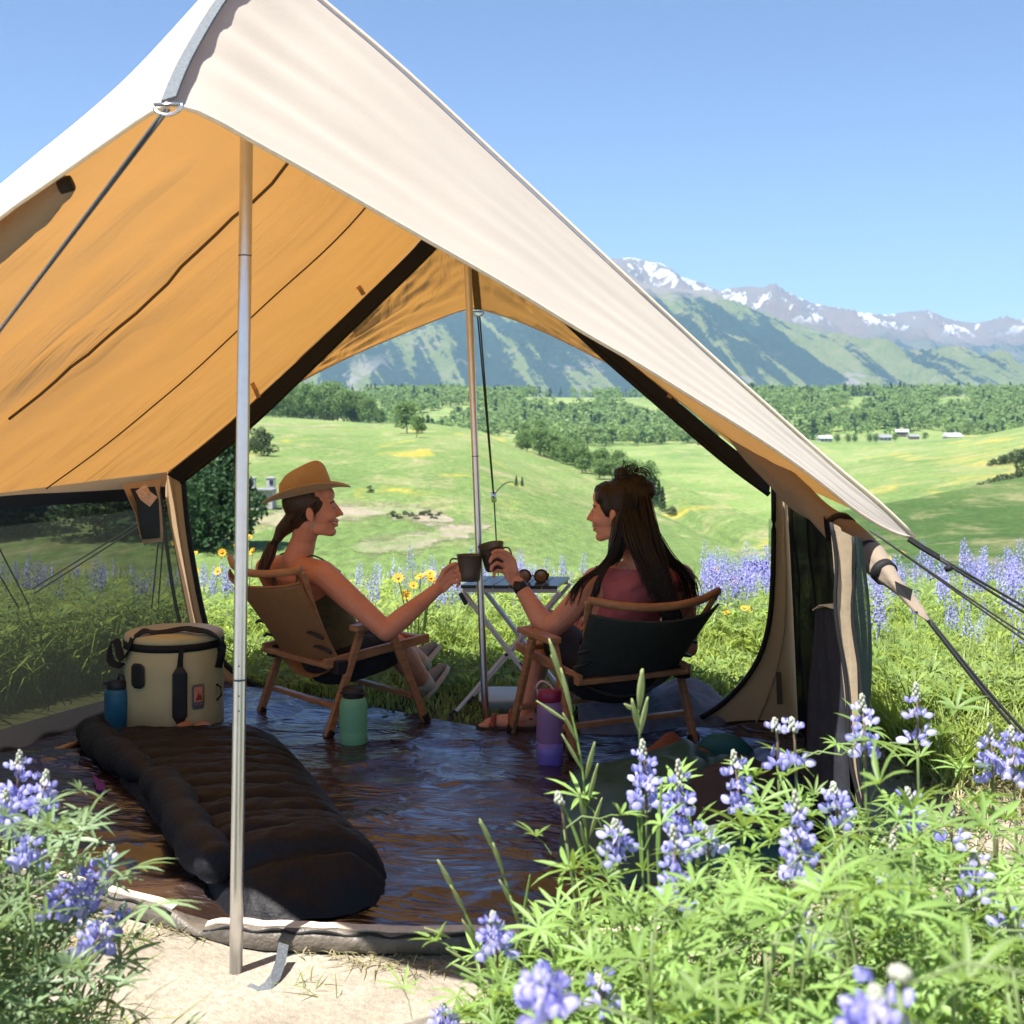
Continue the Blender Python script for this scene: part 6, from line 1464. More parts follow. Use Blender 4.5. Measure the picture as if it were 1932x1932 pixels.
# near meadow: grass blades, leaf rosettes and scattered flower spikes, all as joined masses
FX = np.array([[p.x, p.y] for p in (FLOOR[0][::8] + [r[-1] for r in FLOOR[::8]] + FLOOR[-1][::-8] + [r[0] for r in FLOOR[::-8]])])
def inside(px, py, poly):
    c = np.zeros(len(px), bool); n = len(poly)
    for i in range(n):
        x1, y1 = poly[i]; x2, y2 = poly[(i + 1) % n]
        cond = ((y1 > py) != (y2 > py)); xi = (x2 - x1) * (py - y1) / (y2 - y1 + 1e-12) + x1; c ^= cond & (px < xi)
    return c
gh = np.vectorize(ground_h)
def blades(n, X, Y, h, w, lean, name, mat, label, cat, curl=1.0):
    Z = gh(X, Y); a = rng.uniform(0, 2 * PI, n); d = np.stack([np.cos(a), np.sin(a)], -1); sd_ = np.stack([-d[:, 1], d[:, 0]], -1); ln = lean * rng.uniform(.2, 1.4, n)[:, None]
    H_ = (h * rng.uniform(.5, 1.15, n)); W = w * rng.uniform(.6, 1.3, n)
    base = np.stack([X, Y, Z], -1)
    def pt(f, wf, s): 
        o = np.zeros((n, 3)); o[:, :2] = d * ln * (f ** 2) * H_[:, None] * curl + sd_ * (s * wf * W / 2)[:, None]; o[:, 2] = H_ * (f - .28 * f ** 2 * ln[:, 0] * curl); return base + o
    V = np.stack([pt(0, .8, -1), pt(0, .8, 1), pt(.5, 1, -1), pt(.5, 1, 1), pt(.82, .6, -1), pt(.82, .6, 1), pt(1, 0, 0)], 1).reshape(-1, 3)
    o = np.arange(n)[:, None] * 7; Fq = np.concatenate([o + np.array([0, 1, 3, 2]), o + np.array([2, 3, 5, 4])]); Ft = o + np.array([4, 5, 6])
    return tag(link_mesh(name, np_mesh(name, V, Fq, Ft), mat), kind='stuff')
def blade_mat(name, cols, tcol, sc=.9, trans=.4, rv=(.62, 1.32), spec=.4):
    m, nt = new_mat(name); co = texco(nt, 'Object'); g = nt.nodes.new('ShaderNodeNewGeometry')
    c = ramp(nt, noise_tex(nt, co, sc, 4, .6), [(.3, cols[0]), (.5, cols[1]), (.7, cols[2])]).outputs[0]
    v = ramp(nt, g.outputs['Random Per Island'], [(0, (rv[0],) * 3), (1, (rv[1], rv[1], rv[1] * .95))]).outputs[0]; c = mixc(nt, 1.0, c, v, 'MULTIPLY')
    p = N(nt, 'ShaderNodeBsdfPrincipled', Roughness=.45); p.inputs['Specular IOR Level'].default_value = spec; nt.links.new(c, p.inputs['Base Color'])
    t = nt.nodes.new('ShaderNodeBsdfTranslucent'); nt.links.new(mixc(nt, 1.0, v, tcol, 'MULTIPLY'), t.inputs[0])
    mx = N(nt, 'ShaderNodeMixShader', Fac=trans); nt.links.new(p.outputs[0], mx.inputs[1]); nt.links.new(t.outputs[0], mx.inputs[2])
    o = nt.nodes.new('ShaderNodeOutputMaterial'); nt.links.new(mx.outputs[0], o.inputs[0]); return m
M_grass = blade_mat('meadow_grass', ((.17, .255, .06), (.245, .33, .095), (.33, .38, .145)), (.46, .56, .13), .9, .5); M_dry = blade_mat('dry_grass', ((.22, .20, .10), (.30, .27, .15), (.36, .32, .20)), (.3, .26, .12), 3, .2)
def region(n, y0, y1, k=.46, pw=1.0, x0=None, x1=None):
    Y = y0 + (y1 - y0) * rng.uniform(0, 1, n) ** pw; X = rng.uniform(-1, 1, n) * (k * Y + .5) if x0 is None else rng.uniform(x0, x1, n)
    ok = ~inside(X, Y, FX); ok &= ~((Y < 5.75) & (X < -1.2) & (X > -1.74 - .5 * (5.57 - Y))); ok &= ~((Y > 3.1) & (Y < 4.72) & (X > -1.25 - .22 * (5.25 - Y)) & (X < 1.2)); return X[ok], Y[ok]
X, Y = region(98000, 4.75, 9.0, .46, .8); blades(len(X), X, Y, np.interp(Y, [4.8, 5.2, 5.85, 6.25], [.03, .055, .13, .30]), .0075, .75, 'meadow_grass', M_grass, '', '')
X, Y = region(70000, 9.0, 17.0, .46, .8); blades(len(X), X, Y, .36, .013, .7, 'meadow_grass', M_grass, '', '')
X, Y = region(34000, 3.9, 5.6, .5, .9, 1.32, 3.3); ok = rng.uniform(0, 1, len(X)) < np.clip((Y - 3.7) / .9, .04, 1); X, Y = X[ok], Y[ok]; blades(len(X), X, Y, .32, .0075, .8, 'meadow_grass', M_grass, '', '')
X, Y = region(26000, 3.2, 6.2, .5, 1, -4.2, -1.35); ok = (X < -1.74 - .5 * (5.57 - Y)); X, Y = X[ok], Y[ok]; blades(len(X), X, Y, .34, .008, .8, 'meadow_grass', M_grass, '', '')
X, Y = region(5200, 3.3, 4.9, .5, .9, 1.0, 3.0); blades(len(X), X, Y, .09, .006, 1.6, 'dry_grass', M_dry, '', '')
X, Y = region(11000, 1.9, 2.9, .5, 1, -1.1, 1.0); keep = np.array([nz(a * 2.2, b * 2.2, 4) > .02 for a, b in zip(X, Y)]); X, Y = X[keep], Y[keep]; blades(len(X), X, Y, .028, .0030, 2.6, 'dry_grass', M_dry, '', '')
X, Y = region(1500, 1.9, 2.8, .5, 1, -1.1, .9); keep = np.array([nz(a * 3, b * 3, 9) > .18 for a, b in zip(X, Y)]); X, Y = X[keep], Y[keep]; blades(len(X), X, Y, .05, .0030, 1.8, 'grass_tuft', M_grass, '', '')
X = rng.uniform(-.1, 1.0, 1500); Y = rng.uniform(1.45, 2.2, 1500); ok = X > .02 + .12 * (Y - 1.5); X, Y = X[ok], Y[ok]; blades(len(X), X, Y, .36, .006, .55, 'clump_grass', M_grass, '', '')
X = rng.uniform(-1.2, -.62, 420); Y = rng.uniform(1.6, 2.1, 420); blades(420, X, Y, .34, .005, .6, 'clump_grass', M_grass, '', '')
# leaf rosettes of the meadow lupines
def rosettes(n, X, Y, hz, s, name, mat):
    Z = gh(X, Y) + hz * rng.uniform(.25, 1.0, n); V, T = [], []
    nl = 7; a0 = rng.uniform(0, 2 * PI, n); til = rng.uniform(-.5, .5, (n, 2)); sc = s * rng.uniform(.7, 1.3, n); Vs = np.zeros((n, nl * 4, 3))
    for k in range(nl):
        a = a0 + k * 2 * PI / nl; d = np.stack([np.cos(a), np.sin(a)], -1); q = np.stack([-d[:, 1], d[:, 0]], -1); el = .35
        def put(j, r, wv, dz):
            xy = d * (r * sc)[:, None] + q * (wv * sc)[:, None]; Vs[:, k * 4 + j, 0] = X + xy[:, 0]; Vs[:, k * 4 + j, 1] = Y + xy[:, 1]; Vs[:, k * 4 + j, 2] = Z + dz * sc + xy[:, 0] * til[:, 0] + xy[:, 1] * til[:, 1]
        put(0, .08, 0, 0); put(1, .6, -.13, .28); put(2, 1.0, 0, .22); put(3, .6, .13, .28)
    o = np.arange(n * nl, dtype=int)[:, None] * 4; return tag(link_mesh(name, np_mesh(name, Vs.reshape(-1, 3), o + np.array([0, 1, 2, 3]), None), mat), kind='stuff')
M_ros = blade_mat('meadow_leaves', ((.15, .245, .065), (.21, .305, .095), (.28, .35, .13)), (.44, .55, .12), 1.5, .5)
X, Y = region(15000, 5.3, 9.5, .46, .8); rosettes(len(X), X, Y, np.interp(Y, [5.2, 5.85, 6.25], [.05, .12, .30]), .055, 'lupine_foliage', M_ros)
X, Y = region(4500, 4.2, 5.6, .5, 1, 1.35, 3.2); rosettes(len(X), X, Y, .26, .055, 'lupine_foliage', M_ros)
X, Y = region(9000, 3.2, 6.2, .5, 1, -4.2, -1.4); ok = (X < -1.74 - .5 * (5.57 - Y)); rosettes(int(ok.sum()), X[ok], Y[ok], .34, .06, 'lupine_foliage', M_ros)
# meadow lupines, countable ones one by one: one joined flower mesh per variant, shared
MEADOW = []
M_pet_far = simple('meadow_lupine_petal', (.33, .325, .68), .7, .35, 60, rnd=.2, trans=.3)
for v in range(5):
    r2 = random.Random(40 + v); mb = MB(); Hs = .42 + .05 * v % .12
    for k in range(r2.choice((1, 2, 2, 3))):
        ox, oy = r2.uniform(-.05, .05), r2.uniform(-.05, .05); top = Hs * r2.uniform(.85, 1.1); s0 = top - r2.uniform(.11, .17)
        n_ = 26
        for q in range(n_):
            f = q / n_; z = s0 + (top - s0) * f; a = q * 2.4; rr = .018 * (1 - f * .8) + .004; c = Vector((ox + math.cos(a) * rr, oy + math.sin(a) * rr, z)); k_ = .010 * (1 - f * .55)
            mb.add([c + Vector((math.cos(a) * k_, math.sin(a) * k_, k_ * .4)), c + Vector((-math.sin(a) * k_ * .8, math.cos(a) * k_ * .8, -k_ * .3)), c + Vector((math.sin(a) * k_ * .8, -math.cos(a) * k_ * .8, -k_ * .3)), c + Vector((0, 0, k_ * 1.3))], [(0, 1, 3), (0, 3, 2), (0, 2, 1), (1, 2, 3)])
        mb.tube([(ox * .3, oy * .3, 0), (ox, oy, s0)], .0025, 4)
    me = mb.mesh('lupine_flower'); me.materials.append(M_pet_far); MEADOW.append(me)
def meadow_lupine(x, y, s=1.0, group='lupines blooming in the meadow behind the tent', lab='violet blue lupine blooming in the sunlit meadow behind the tent'):
    o = bpy.data.objects.new('lupine', random.choice(MEADOW)); C.objects.link(o); o.location = (x, y, ground_h(x, y)); o.rotation_euler = (random.uniform(-.12, .12), random.uniform(-.12, .12), random.uniform(0, 6.28)); o.scale = (s, s, s); tag(o, lab, 'lupine', group)
def ml_at(px, D, s=1.0, **k): meadow_lupine((px - CX) / FOC * D, D, s, **k)
ML = (((345, 440, 6.3, 8.0, 7, 1.0), 'lupines between the corner post and the front pole', 'violet blue lupine in the meadow between the corner post and the front pole'),
 ((640, 860, 6.3, 7.6, 12, .92), 'lupines behind the table on the left', 'violet blue lupine in the meadow left of the raised mugs'),
 ((770, 905, 7.0, 8.6, 12, 1.05), 'lupines behind the table on the left', 'violet blue lupine in the meadow left of the raised mugs'),
 ((960, 1110, 6.8, 9.0, 15, .95), 'lupines between the two women', 'violet blue lupine in the meadow above the folding table'),
 ((1325, 1460, 6.6, 8.6, 44, 1.02), 'lupines left of the right tent wall', 'violet blue lupine in the patch between the long-haired woman and the right tent wall'),
 ((1640, 1940, 6.3, 8.8, 48, 1.05), 'lupines right of the tent', 'violet blue lupine in the meadow right of the tent behind the guy ropes'),
 ((1640, 1940, 4.9, 6.2, 9, .95), 'near lupines right of the tent', 'low lupine in the near grass right of the tent'))
for (x0, x1, d0, d1, n, s0), grp, lab in ML:
    for _ in range(n): ml_at(random.uniform(x0, x1), random.uniform(d0, d1), s0 * random.uniform(.85, 1.15), group=grp, lab=lab)
for _ in range(14): ml_at(random.uniform(0, 320), random.uniform(6.0, 8.5), random.uniform(.9, 1.1), group='lupines seen through the left mesh window', lab='blue lupine dimmed behind the mesh window on the left')
# the unnumbered rest of the bloom
def bloom(n, X, Y, hz, name, mat, s=.014):
    Z = gh(X, Y); V = np.zeros((n, 10, 4, 3)); 
    for k in range(10):
        f = k / 10; a = rng.uniform(0, 6.28, n); c = np.stack([X + .016 * np.cos(a) * (1 - f), Y + .016 * np.sin(a) * (1 - f), Z + hz * (.68 + .32 * f)], -1); r = s * (1 - .5 * f)
        for j, off in enumerate(((1, 0, .3), (-.5, .85, -.2), (-.5, -.85, -.2), (0, 0, 1.2))): V[:, k, j] = c + np.array(off) * r
    o = np.arange(int(n) * 10, dtype=int)[:, None] * 4; T = np.concatenate([o + np.array([0, 1, 3]), o + np.array([0, 3, 2]), o + np.array([1, 2, 3])]); return tag(link_mesh(name, np_mesh(name, V.reshape(-1, 3), None, T), mat), kind='stuff')
n_ = 900; Y = rng.uniform(10.5, 19, n_); X = rng.uniform(-.45, .47, n_) * Y; keep = np.array([nz(a * .35, b * .35, 3) > -.02 for a, b in zip(X, Y)]); X, Y = X[keep], Y[keep]; bloom(len(X), X, Y, rng.uniform(.36, .52, len(X)), 'lupine_field', M_pet_far, .016)
# yellow flowers
M_yel = simple('yellow_petal', (.72, .40, .02), .7, .15, 60, trans=.3); M_yc = simple('flower_centre', (.55, .26, .01), .8)
def yellow(x, y, s, lab, n=5):
    t = thing('sunflower', lab, 'wildflower', (x, y, ground_h(x, y)), 0, None); r2 = random.Random(int(x * 1000) ^ int(y * 1000)); st = MB()
    for i in range(n):
        h = Vector((r2.uniform(-.09, .09), r2.uniform(-.09, .09), s * r2.uniform(.8, 1.1))); st.tube([(h.x * .2, h.y * .2, 0), h * .6 + Vector((0, 0, .02)), h], .003, 5)
        tilt = Matrix.Rotation(r2.uniform(.3, 1.1), 3, 'X') @ Matrix.Rotation(r2.uniform(-.7, .7), 3, 'Y'); f = MB(); kk = r2.uniform(.020, .028)
        for q in range(11):
            a = 2 * PI * q / 11; d = Vector((math.cos(a), math.sin(a), .15)); e = Vector((-math.sin(a), math.cos(a), 0)); f.add([h + tilt @ (d * kk * .25), h + tilt @ ((d * .7 + e * .2) * kk), h + tilt @ (d * kk * 1.1), h + tilt @ ((d * .7 - e * .2) * kk)], [(0, 1, 2, 3)])
        fo = f.build('flower_head', M_yel, t); MB().ellipsoid(h + tilt @ Vector((0, 0, .003)), (kk * .3, kk * .3, kk * .2), None, 8, 5).build('flower_centre', M_yc, fo, True)
    st.build('stem', M_stem, t, True)
for px, py, D, s, lab, n in ((786, 1098, 6.0, .43, 'bright clump of yellow sunflowers between the two women', 9), (462, 1024, 7.4, .52, 'yellow sunflowers in the grass right of the front pole', 6), (356, 1030, 7.6, .5, 'yellow sunflowers right of the corner post', 5), (392, 1058, 7.2, .42, 'small yellow sunflower clump by the door zip', 3), (1368, 1072, 7.6, .46, 'yellow sunflowers left of the right tent wall', 4), (1392, 1136, 6.4, .33, 'low yellow sunflowers among lupines by the right tent wall', 3), (1690, 1052, 8.0, .5, 'yellow sunflowers among lupines right of the tent corner', 3)):
    p = P(px, py, D); yellow(p.x, p.y, max(.2, p.z - ground_h(p.x, p.y)), lab, n)
# ------------------------------------------------------------------ trees, woods, houses in the valley, haze
def tree_mat(name, cols, tcol, trans=.25):
    return blade_mat(name, cols, tcol, .08, trans, (.85, 1.15), .08)
M_aspen = tree_mat('aspen_leaves', ((.105, .175, .065), (.145, .225, .085), (.19, .26, .105)), (.24, .36, .10), .35)
M_dark = tree_mat('conifer_needles', ((.035, .075, .034), (.052, .10, .045), (.08, .13, .055)), (.08, .14, .05))
M_willow = tree_mat('willow_leaves', ((.065, .10, .05), (.10, .135, .07), (.14, .17, .09)), (.12, .18, .06))
M_forest = tree_mat('valley_forest_leaves', ((.14, .225, .085), (.175, .265, .10), (.22, .29, .12)), (.28, .40, .11), .4)
M_trunk = simple('pale_bark', (.26, .24, .20), .9, .3, 3, .5, 12, .05); M_trunk2 = simple('brown_bark', (.10, .07, .05), .9, .3, 3, .5, 12, .05)
def cards(centres, size, seed, flat=.3):
    r = np.random.default_rng(seed); n = len(centres); Cn = np.asarray(centres); a = r.normal(size=(n, 3)); a /= np.linalg.norm(a, axis=1)[:, None]; b = r.normal(size=(n, 3)); b -= a * (a * b).sum(1)[:, None]; b /= np.linalg.norm(b, axis=1)[:, None]
    s = (size * r.uniform(.55, 1.25, n))[:, None]; V = np.stack([Cn - a * s, Cn - b * s * .6, Cn + a * s, Cn + b * s * .6], 1).reshape(-1, 3); o = np.arange(n)[:, None] * 4; return V, o + np.array([0, 1, 2, 3])
def crown(kind, n, seed, h=1.0, w=.5):
    """unit-high crown: cloud of leaf clumps gathered on lobes"""
    r = np.random.default_rng(seed); pts = []
    if kind == 'cone':
        lv = 15
        for k in range(n):
            t = r.uniform(0, 1) ** .8; t = (np.floor(t * lv) + r.uniform(0, .75)) / lv; z = .06 + .94 * t; rad = w * (1 - t) ** .85 * (.75 + .25 * np.sin(t * 40)) ; a = r.uniform(0, 2 * PI); rr = rad * r.uniform(.25, 1) ** .5 * (1 + .22 * np.sin(a * 5 + t * 9)); pts.append((np.cos(a) * rr, np.sin(a) * rr, z - .05 * rr / max(w, .01)))
    else:
        lobes = []
        for k in range(46 if kind == 'full' else (22 if kind == 'round' else 16)):
            a = r.uniform(0, 2 * PI); t = r.uniform(0, 1); zc = (.22 + .70 * t) if kind == 'round' else ((.07 + .82 * t) if kind == 'full' else (.12 + .72 * t)); rad = w * (1 - abs(t - (.42 if kind != 'full' else .3)) ** 1.6 * 1.25) * r.uniform(.25, .85); lobes.append((np.cos(a) * rad, np.sin(a) * rad, zc, r.uniform(.10, .19)))
        for k in range(n):
            x, y, z, q = lobes[r.integers(len(lobes))]; v = r.normal(size=3); v /= np.linalg.norm(v); v *= q * r.uniform(.45, 1.0) ** .4; pts.append((x + v[0], y + v[1], z + v[2] * .9))
    p = np.array(pts); p[:, 2] *= h; return p
TREES = {}
def tree_proto(kind, n, seed, w, card, mat, trunk_mat, trunk_h):
    key = (kind, seed, n)
    if key not in TREES:
        V, Fq = cards(crown(kind, n, seed, 1.0, w), card, seed); cm = np_mesh('crown', V, Fq); cm.materials.append(mat)
        mb = MB(); r = random.Random(seed)
        mb.tube([(0, 0, -.03), (.01, 0, .15), (0, .01, trunk_h * .6), (.01, 0, trunk_h)], [.022, .016, .012, .006], 7)
        for k in range(5):
            z = trunk_h * (.45 + .1 * k); a = k * 2.2; mb.tube([(0, 0, z), (math.cos(a) * w * .35, math.sin(a) * w * .35, z + .10), (math.cos(a) * w * .7, math.sin(a) * w * .7, z + .17)], [.008, .005, .002], 5)
        tm = mb.mesh('trunk'); tm.materials.append(trunk_mat); TREES[key] = (cm, tm)
    return TREES[key]
def plant(name, p, h, proto, label, cat='tree', group=None, wk=1.0):
    t = thing(name, label, cat, p, random.uniform(0, 6.28), group); t.scale = (h * wk, h * wk, h)
    for nm, me in zip(('crown', 'trunk'), proto): o = bpy.data.objects.new(nm, me); C.objects.link(o); o.parent = t
    return t
ASP = [tree_proto('round', 1500, 60 + i, .28, .034, M_aspen, M_trunk, .8) for i in range(4)]
CON = [tree_proto('cone', 1200, 70 + i, .20, .032, M_dark, M_trunk2, .9) for i in range(3)]
BSH = [tree_proto('bush', 1400, 80 + i, .46, .042, M_willow, M_trunk2, .5) for i in range(3)]
BIG = tree_proto('full', 12000, 91, .36, .020, M_dark, M_trunk2, .85); BIG2 = tree_proto('cone', 6000, 92, .27, .022, M_dark, M_trunk2, .9)
def at_spur(px, y, A=spur, us=US1): return surf_line(A, us, px, d_of(A, us, px, y))
def sized(p, rows): return rows / FOC * p.y
# aspen grove on the crest of the left hill
gr = random.Random(5)
for i in range(64):
    px = 468 + 250 * (i / 63) + gr.uniform(-6, 6); D = gr.uniform(520, 640); p = surf_line(spur, US1, px, D); top = np.interp(px, [470, 560, 620, 690, 720], [752, 728, 722, 742, 768]) + gr.uniform(-5, 14)
    rows = (HY - (p.z - EYE) / p.y * FOC) - top
    plant('aspen_tree', p, max(4, sized(p, rows)), gr.choice(ASP), 'green aspen in the ' + ('left end', 'middle', 'right end')[min(2, int((px - 460) / 88))] + ' of the grove on the left hill crest', group='aspens in the hilltop grove, ' + ('left end', 'middle', 'right end')[min(2, int((px - 460) / 88))], wk=gr.uniform(.9, 1.25))
p = at_spur(768, 818); plant('aspen_tree', p, sized(p, 60), ASP[1], 'rounded green tree standing alone right of the hilltop grove', wk=1.6)
p = at_spur(786, 826); plant('aspen_tree', p, sized(p, 46), ASP[2], 'smaller dark tree at the right foot of the lone hilltop tree', wk=1.3)
p = at_spur(498, 860); plant('bushy_tree', p, sized(p, 58), BSH[0], 'bushy green tree on the hillside just right of the front pole', wk=1.15)
p = at_spur(478, 856); plant('bushy_tree', p, sized(p, 50), BSH[1], 'dark bushy tree partly behind the front pole on the hillside', wk=.9)
p = at_spur(402, 1040); plant('spruce_tree', p, sized(p, 285), BIG, 'large dense dark green tree behind the left corner post', wk=.92)
p = at_spur(352, 1030); plant('spruce_tree', p, sized(p, 235), BIG2, 'dark conifer left of the large tree behind the corner post', wk=1.2)
for px, y, rows, k, lab in ((40, 1010, 190, BIG2, 'dark conifer dimmed behind the mesh window at the left edge'), (-40, 1012, 240, BIG, 'broad dark tree behind the mesh window cut by the left edge'), (215, 1016, 175, BIG, 'broad dark tree behind the mesh window near the storage pocket'), (275, 1018, 200, BIG2, 'dark conifer behind the storage pocket')):
    p = at_spur(px, y); plant('dark_tree', p, sized(p, rows), k, lab, wk=1.75)
for px, y, rows, lab in ((974, 917, 21, 'left one of two tiny dark conifers on the green hillside'), (985, 918, 19, 'right one of two tiny dark conifers on the green hillside')):
    p = at_spur(px, y); plant('conifer_tree', p, sized(p, rows), CON[0], lab, wk=1.3)
# trees along the right flank of the left hill
for i in range(44):
    f = i / 43; px = 985 + 235 * f + gr.uniform(-10, 10); yb = np.interp(px, [985, 1050, 1100, 1150, 1200, 1230], [846, 868, 892, 912, 934, 945]) + gr.uniform(-6, 3)
    D = d_of(spur, US1, px, yb + 3) + gr.uniform(0, 30); p = surf_line(spur, US1, px, D); plant('aspen_tree', p, sized(p, gr.uniform(34, 56)), gr.choice(ASP), 'green tree in the ' + ('upper', 'middle', 'lower')[min(2, int(f * 3))] + ' part of the belt down the left hill', group='trees down the left hill, ' + ('upper', 'middle', 'lower')[min(2, int(f * 3))], wk=gr.uniform(1.1, 1.6))
for i, px in enumerate((1226, 1234, 1243, 1250)):
    p = at_spur(px, 944 + i * 3); plant('conifer_tree', p, sized(p, 56 - 3 * i), CON[i % 3], 'dark conifer in the clump right of the long-haired woman', group='conifers right of the long-haired woman', wk=1.25)
p = at_spur(1268, 958); plant('shrub', p, sized(p, 20), BSH[2], 'small round green shrub at the foot of the conifer clump', 'shrub', wk=1.5)
for i in range(9):
    px = 742 + 88 * i / 8; p = at_spur(px, 976 + 4 * math.sin(i * 2)); plant('shrub', p, sized(p, gr.uniform(9, 15)), BSH[i % 3], 'grey green sagebrush along the upper dirt path', 'shrub', 'sagebrush along the dirt path', wk=1.8)
p = at_spur(700, 930); plant('shrub', p, sized(p, 15), BSH[1], 'small dusky shrub on the slope right of the hat', 'shrub', wk=1.5)
def gpt(px, D): x = (px - CX) / FOC * D; return Vector((x, D, ground_h(x, D)))
for i in range(5):
    p = gpt(1362 + i * 9, 560 + 8 * (i % 3)); p = surf_line(rhill, US3, max(1401, 1362 + i * 9), 540) if False else p; plant('shrub', p, sized(p, 20), BSH[i % 3], 'green willow in the clump on the valley floor', 'shrub', 'willows on the valley floor', wk=1.3)
for i in range(26):
    px = 1800 + 190 * i / 25 + gr.uniform(-5, 5); p = at_spur(px, 962 - (px - 1800) * .10 + gr.uniform(-4, 4), rhill, US3); plant('willow_shrub', p, sized(p, np.interp(px, [1800, 1850, 1932], [22, 42, 70]) * gr.uniform(.8, 1.15)), gr.choice(BSH), 'grey green willow in the thicket at the right edge', 'shrub', 'willows in the right thicket', wk=1.15)
for i in range(12):
    px = 1868 + 80 * i / 11; p = at_spur(px, 880 - (px - 1868) * .12, rhill, US3); plant('willow_shrub', p, sized(p, np.interp(px, [1868, 1932], [12, 30])), gr.choice(BSH), 'small green shrub in the upper patch on the right hill', 'shrub', 'shrubs on the right hill', wk=1.3)
# valley woods: one mass each of broadleaf and conifer
def card_tree(seed, cone=False):
    V, Fq = cards(crown('cone' if cone else 'round', 44 if cone else 58, seed, 1.0, .20 if cone else .34), .10 if cone else .115, seed); return V, Fq
def woods(name, pos, hs, tmpl, mat, wk=1.0):
    Vs, Fs, off = [], [], 0
    for k, (tv, tf) in enumerate(tmpl):
        idx = np.arange(len(pos))[k::len(tmpl)]; P_ = pos[idx]; H_ = hs[idx]; a = rng.uniform(0, 6.28, len(idx)); c, s = np.cos(a)[:, None], np.sin(a)[:, None]
        X = (tv[None, :, 0] * c - tv[None, :, 1] * s) * H_[:, None] * wk; Y = (tv[None, :, 0] * s + tv[None, :, 1] * c) * H_[:, None] * wk; Z = tv[None, :, 2] * H_[:, None]
        Vs.append((np.stack([X, Y, Z], -1) + P_[:, None, :]).reshape(-1, 3)); Fs.append((tf[None] + (np.arange(len(idx)) * len(tv))[:, None, None]).reshape(-1, 4) + off); off += len(idx) * len(tv)
    return tag(link_mesh(name, np_mesh(name, np.concatenate(Vs), np.concatenate(Fs), None, True), mat), kind='stuff')
def scatter_woods(n, d0, d1, u0, u1, ok):
    out = []
    while len(out) < n:
        D = random.uniform(d0, d1); u = random.uniform(u0, u1)
        if ok(u, D): out.append(gpt(u, D))
    return np.array([list(p) for p in out])
def forest_ok(u, D):
    edge = np.interp(u, [-600, 1150, 1300, 1420, 1480, 1560, 1700, 1810, 1932, 2400], [770, 775, 790, 800, 850, 880, 890, 860, 800, 780]) + 40 * nz(u * .02, D * .01, 3)
    if D < edge: return False
    if 985 < u < 1300 and 1180 < D < 1480 + 60 * nz(u * .02, 1): return random.random() < .05
    if 1560 < u < 1790 and D < 960: return random.random() < .12
    return nz(u * .007, D * .004, 7) > -.20
wp = scatter_woods(6200, 760, 1560, -300, 2300, forest_ok); woods('forest', wp, rng.uniform(6, 14, len(wp)), [card_tree(i) for i in range(6)], M_forest, 1.45)
wp = scatter_woods(750, 800, 1600, -300, 2300, lambda u, D: forest_ok(u, D) and (nz(u * .012, D * .008, 2) > .12 or (u > 1500 and D < 1000 and random.random() < .4))); woods('conifer_forest', wp, rng.uniform(10, 16, len(wp)), [card_tree(i, True) for i in range(20, 23)], M_dark, 1.2)
wp = scatter_woods(260, 1470, 1600, -300, 2300, lambda u, D: nz(u * .02, 3) > -.1); woods('ridge_conifers', wp, rng.uniform(8, 15, len(wp)), [card_tree(i, True) for i in range(24, 26)], M_dark, 1.1)
# houses
M_wh = simple('white_siding', (.40, .40, .40), .7, .05, 1); M_lg = simple('log_wall', (.10, .075, .055), .8, .2, 1); M_rf = simple('grey_roof', (.20, .21, .23), .6, .1, 1); M_rf2 = simple('pale_roof', (.48, .49, .51), .5, .05, 1); M_win = simple('dark_window', (.03, .04, .05), .2); M_pk = simple('pinkish_siding', (.45, .32, .27), .8, .1, 1)
def house(px, D, w, d, h, wall, roof, label, rz=0.0, wins=3):
    b = gpt(px, D); t = thing('house', label, 'house', b, rz)
    MB().box((0, 0, h / 2 - .5), (w, d, h + 1)).build('wall', wall, t); e = .6; rh = w * .22
    r = MB(); r.add([(-w / 2 - e, -d / 2 - e, h - .1), (w / 2 + e, -d / 2 - e, h - .1), (w / 2 + e, d / 2 + e, h - .1), (-w / 2 - e, d / 2 + e, h - .1), (-w / 2 - e, 0, h + rh), (w / 2 + e, 0, h + rh)], [(0, 1, 5, 4), (2, 3, 4, 5), (1, 2, 5), (3, 0, 4), (3, 2, 1, 0)]); ro = r.build('roof', roof, t)
    MB().box((w * .25, .5, h + rh * .9), (.9, .9, 2.2)).build('chimney', wall, ro)
    for k in range(wins): MB().box((-w / 2 + w * (k + .5) / wins, -d / 2 - .04, h * .52), (w / wins * .45, .1, h * .35)).build('window', M_win, t)
    MB().box((w * .42, -d / 2 - .05, 1.0), (1.0, .1, 2.1)).build('door', M_rf, t)
house(1797, 800, 9.5, 7, 4.2, M_wh, M_rf2, 'white house with a pale roof above the right hill', .15)
house(1702, 905, 8, 6, 3.6, M_lg, M_rf2, 'log house with a pale roof left of the white house', -.3)
house(1724, 860, 6, 5, 2.6, M_pk, M_rf, 'small pinkish house below the log house')
house(1668, 850, 8, 5, 2.4, M_wh, M_rf, 'low white house with a grey roof left of the pinkish house', .1)
house(1500, 905, 7, 6, 4.0, M_lg, M_rf, 'dark house among the trees above the tent corner')
house(1556, 835, 8, 5, 2.4, M_wh, M_rf2, 'small white house beside the tent roof edge', .2)
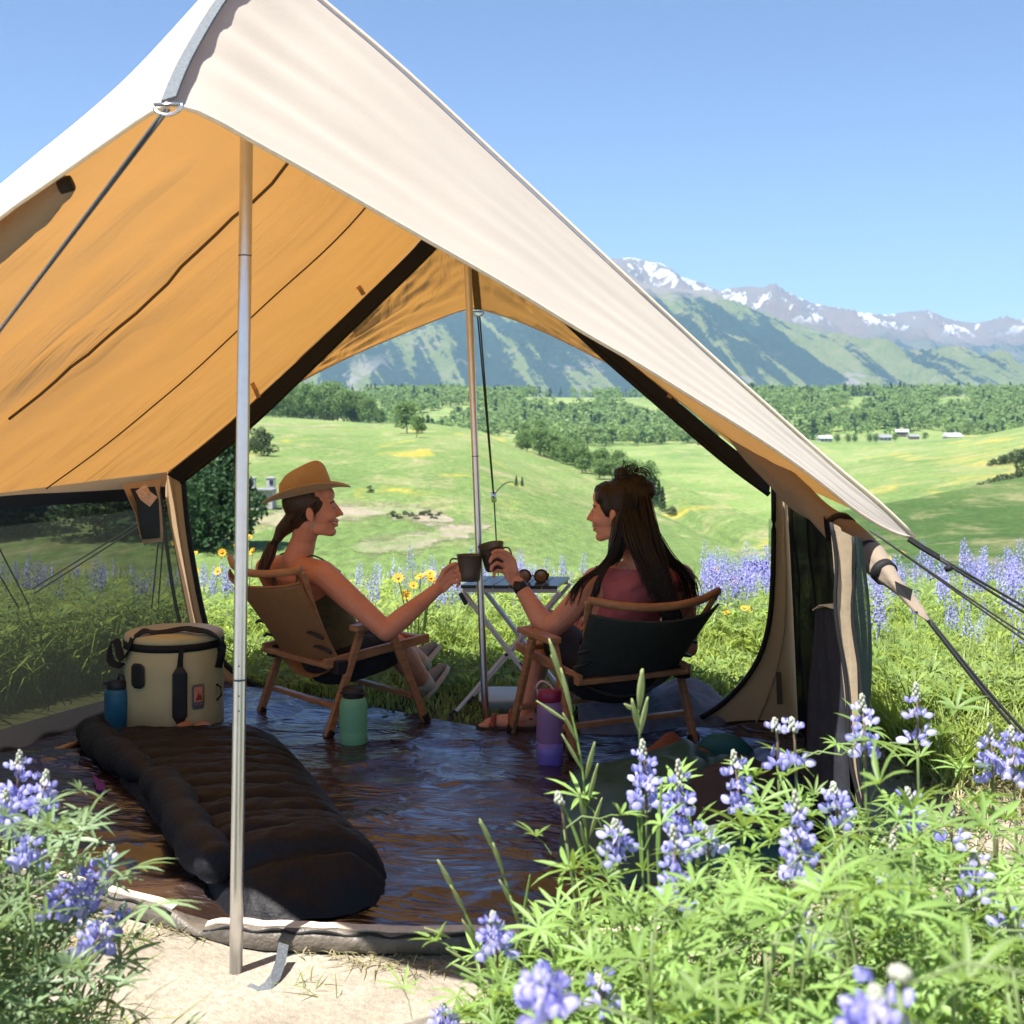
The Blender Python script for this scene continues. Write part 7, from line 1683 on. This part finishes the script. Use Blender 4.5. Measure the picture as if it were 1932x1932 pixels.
house(1328, 775, 8, 6, 3.4, M_lg, M_rf, 'dark log cabin at the wood edge left of the tent roof', -.2)
for px, D in ((1520, 830), (1580, 815), (1600, 812), (1612, 815), (1640, 820), (1652, 815), (1690, 830), (1745, 835)):
    p = gpt(px, D); plant('aspen_tree', p, 6, ASP[px % 4], 'small tree between the valley houses', group='small trees between the valley houses', wk=1.3)
# weathered shed and enclosure by the left tree
p0 = at_spur(492, 962); k = p0.y / FOC
sh_ = thing('shed', 'weathered grey plank shed half hidden behind the front pole', 'shed', p0); M_plank = simple('weathered_plank', (.40, .385, .36), .9, .25, 4, .4, 20, .02)
W_, H_ = 44 * k, 36 * k
for i in range(11): MB().box((-W_ / 2 + W_ * (i + .5) / 11, 0 + .006 * (i % 2), H_ / 2), (W_ / 11 * .93, .06, H_ * (1 - .03 * (i % 3)))).build('plank', M_plank, sh_)
MB().box((0, .9, H_ / 2 - .02), (W_ * .99, 1.6, H_ * .96)).build('shed_body', M_plank, sh_); MB().box((0, .8, H_ + .04), (W_ * 1.08, 2.1, .09)).build('roof', M_rf, sh_)
for px, c in ((474, M_wh), (511, M_wh)):
    q = P(px, 908, p0.y + 3); t = thing('beehive_box', 'white box beyond the shed roof, ' + ('near the front pole' if px < 500 else 'beside the hat'), 'box', (q.x, q.y, surf_line(spur, US1, px, q.y).z)); hh = q.z - t.location.z + 6 * k
    MB().box((0, 0, hh / 2), (16 * k, .5, hh)).build('box_body', c, t); MB().box((2 * k, -.27, hh * .86), (7 * k, .06, 8 * k)).build('opening', M_win, t); MB().box((0, 0, hh + .04), (18 * k, .6, .08)).build('lid', c, t)
# air
hz_, nt = new_mat('valley_haze'); pv = nt.nodes.new('ShaderNodeVolumePrincipled'); pv.inputs['Color'].default_value = (.40, .64, 1, 1); pv.inputs['Density'].default_value = 7.6e-5; pv.inputs['Anisotropy'].default_value = .0
o = nt.nodes.new('ShaderNodeOutputMaterial'); nt.links.new(pv.outputs[0], o.inputs['Volume'])
hb = MB().box((0, 0, 620), (23000, 23000, 1330)).build('haze', hz_); hb['kind'] = 'stuff'
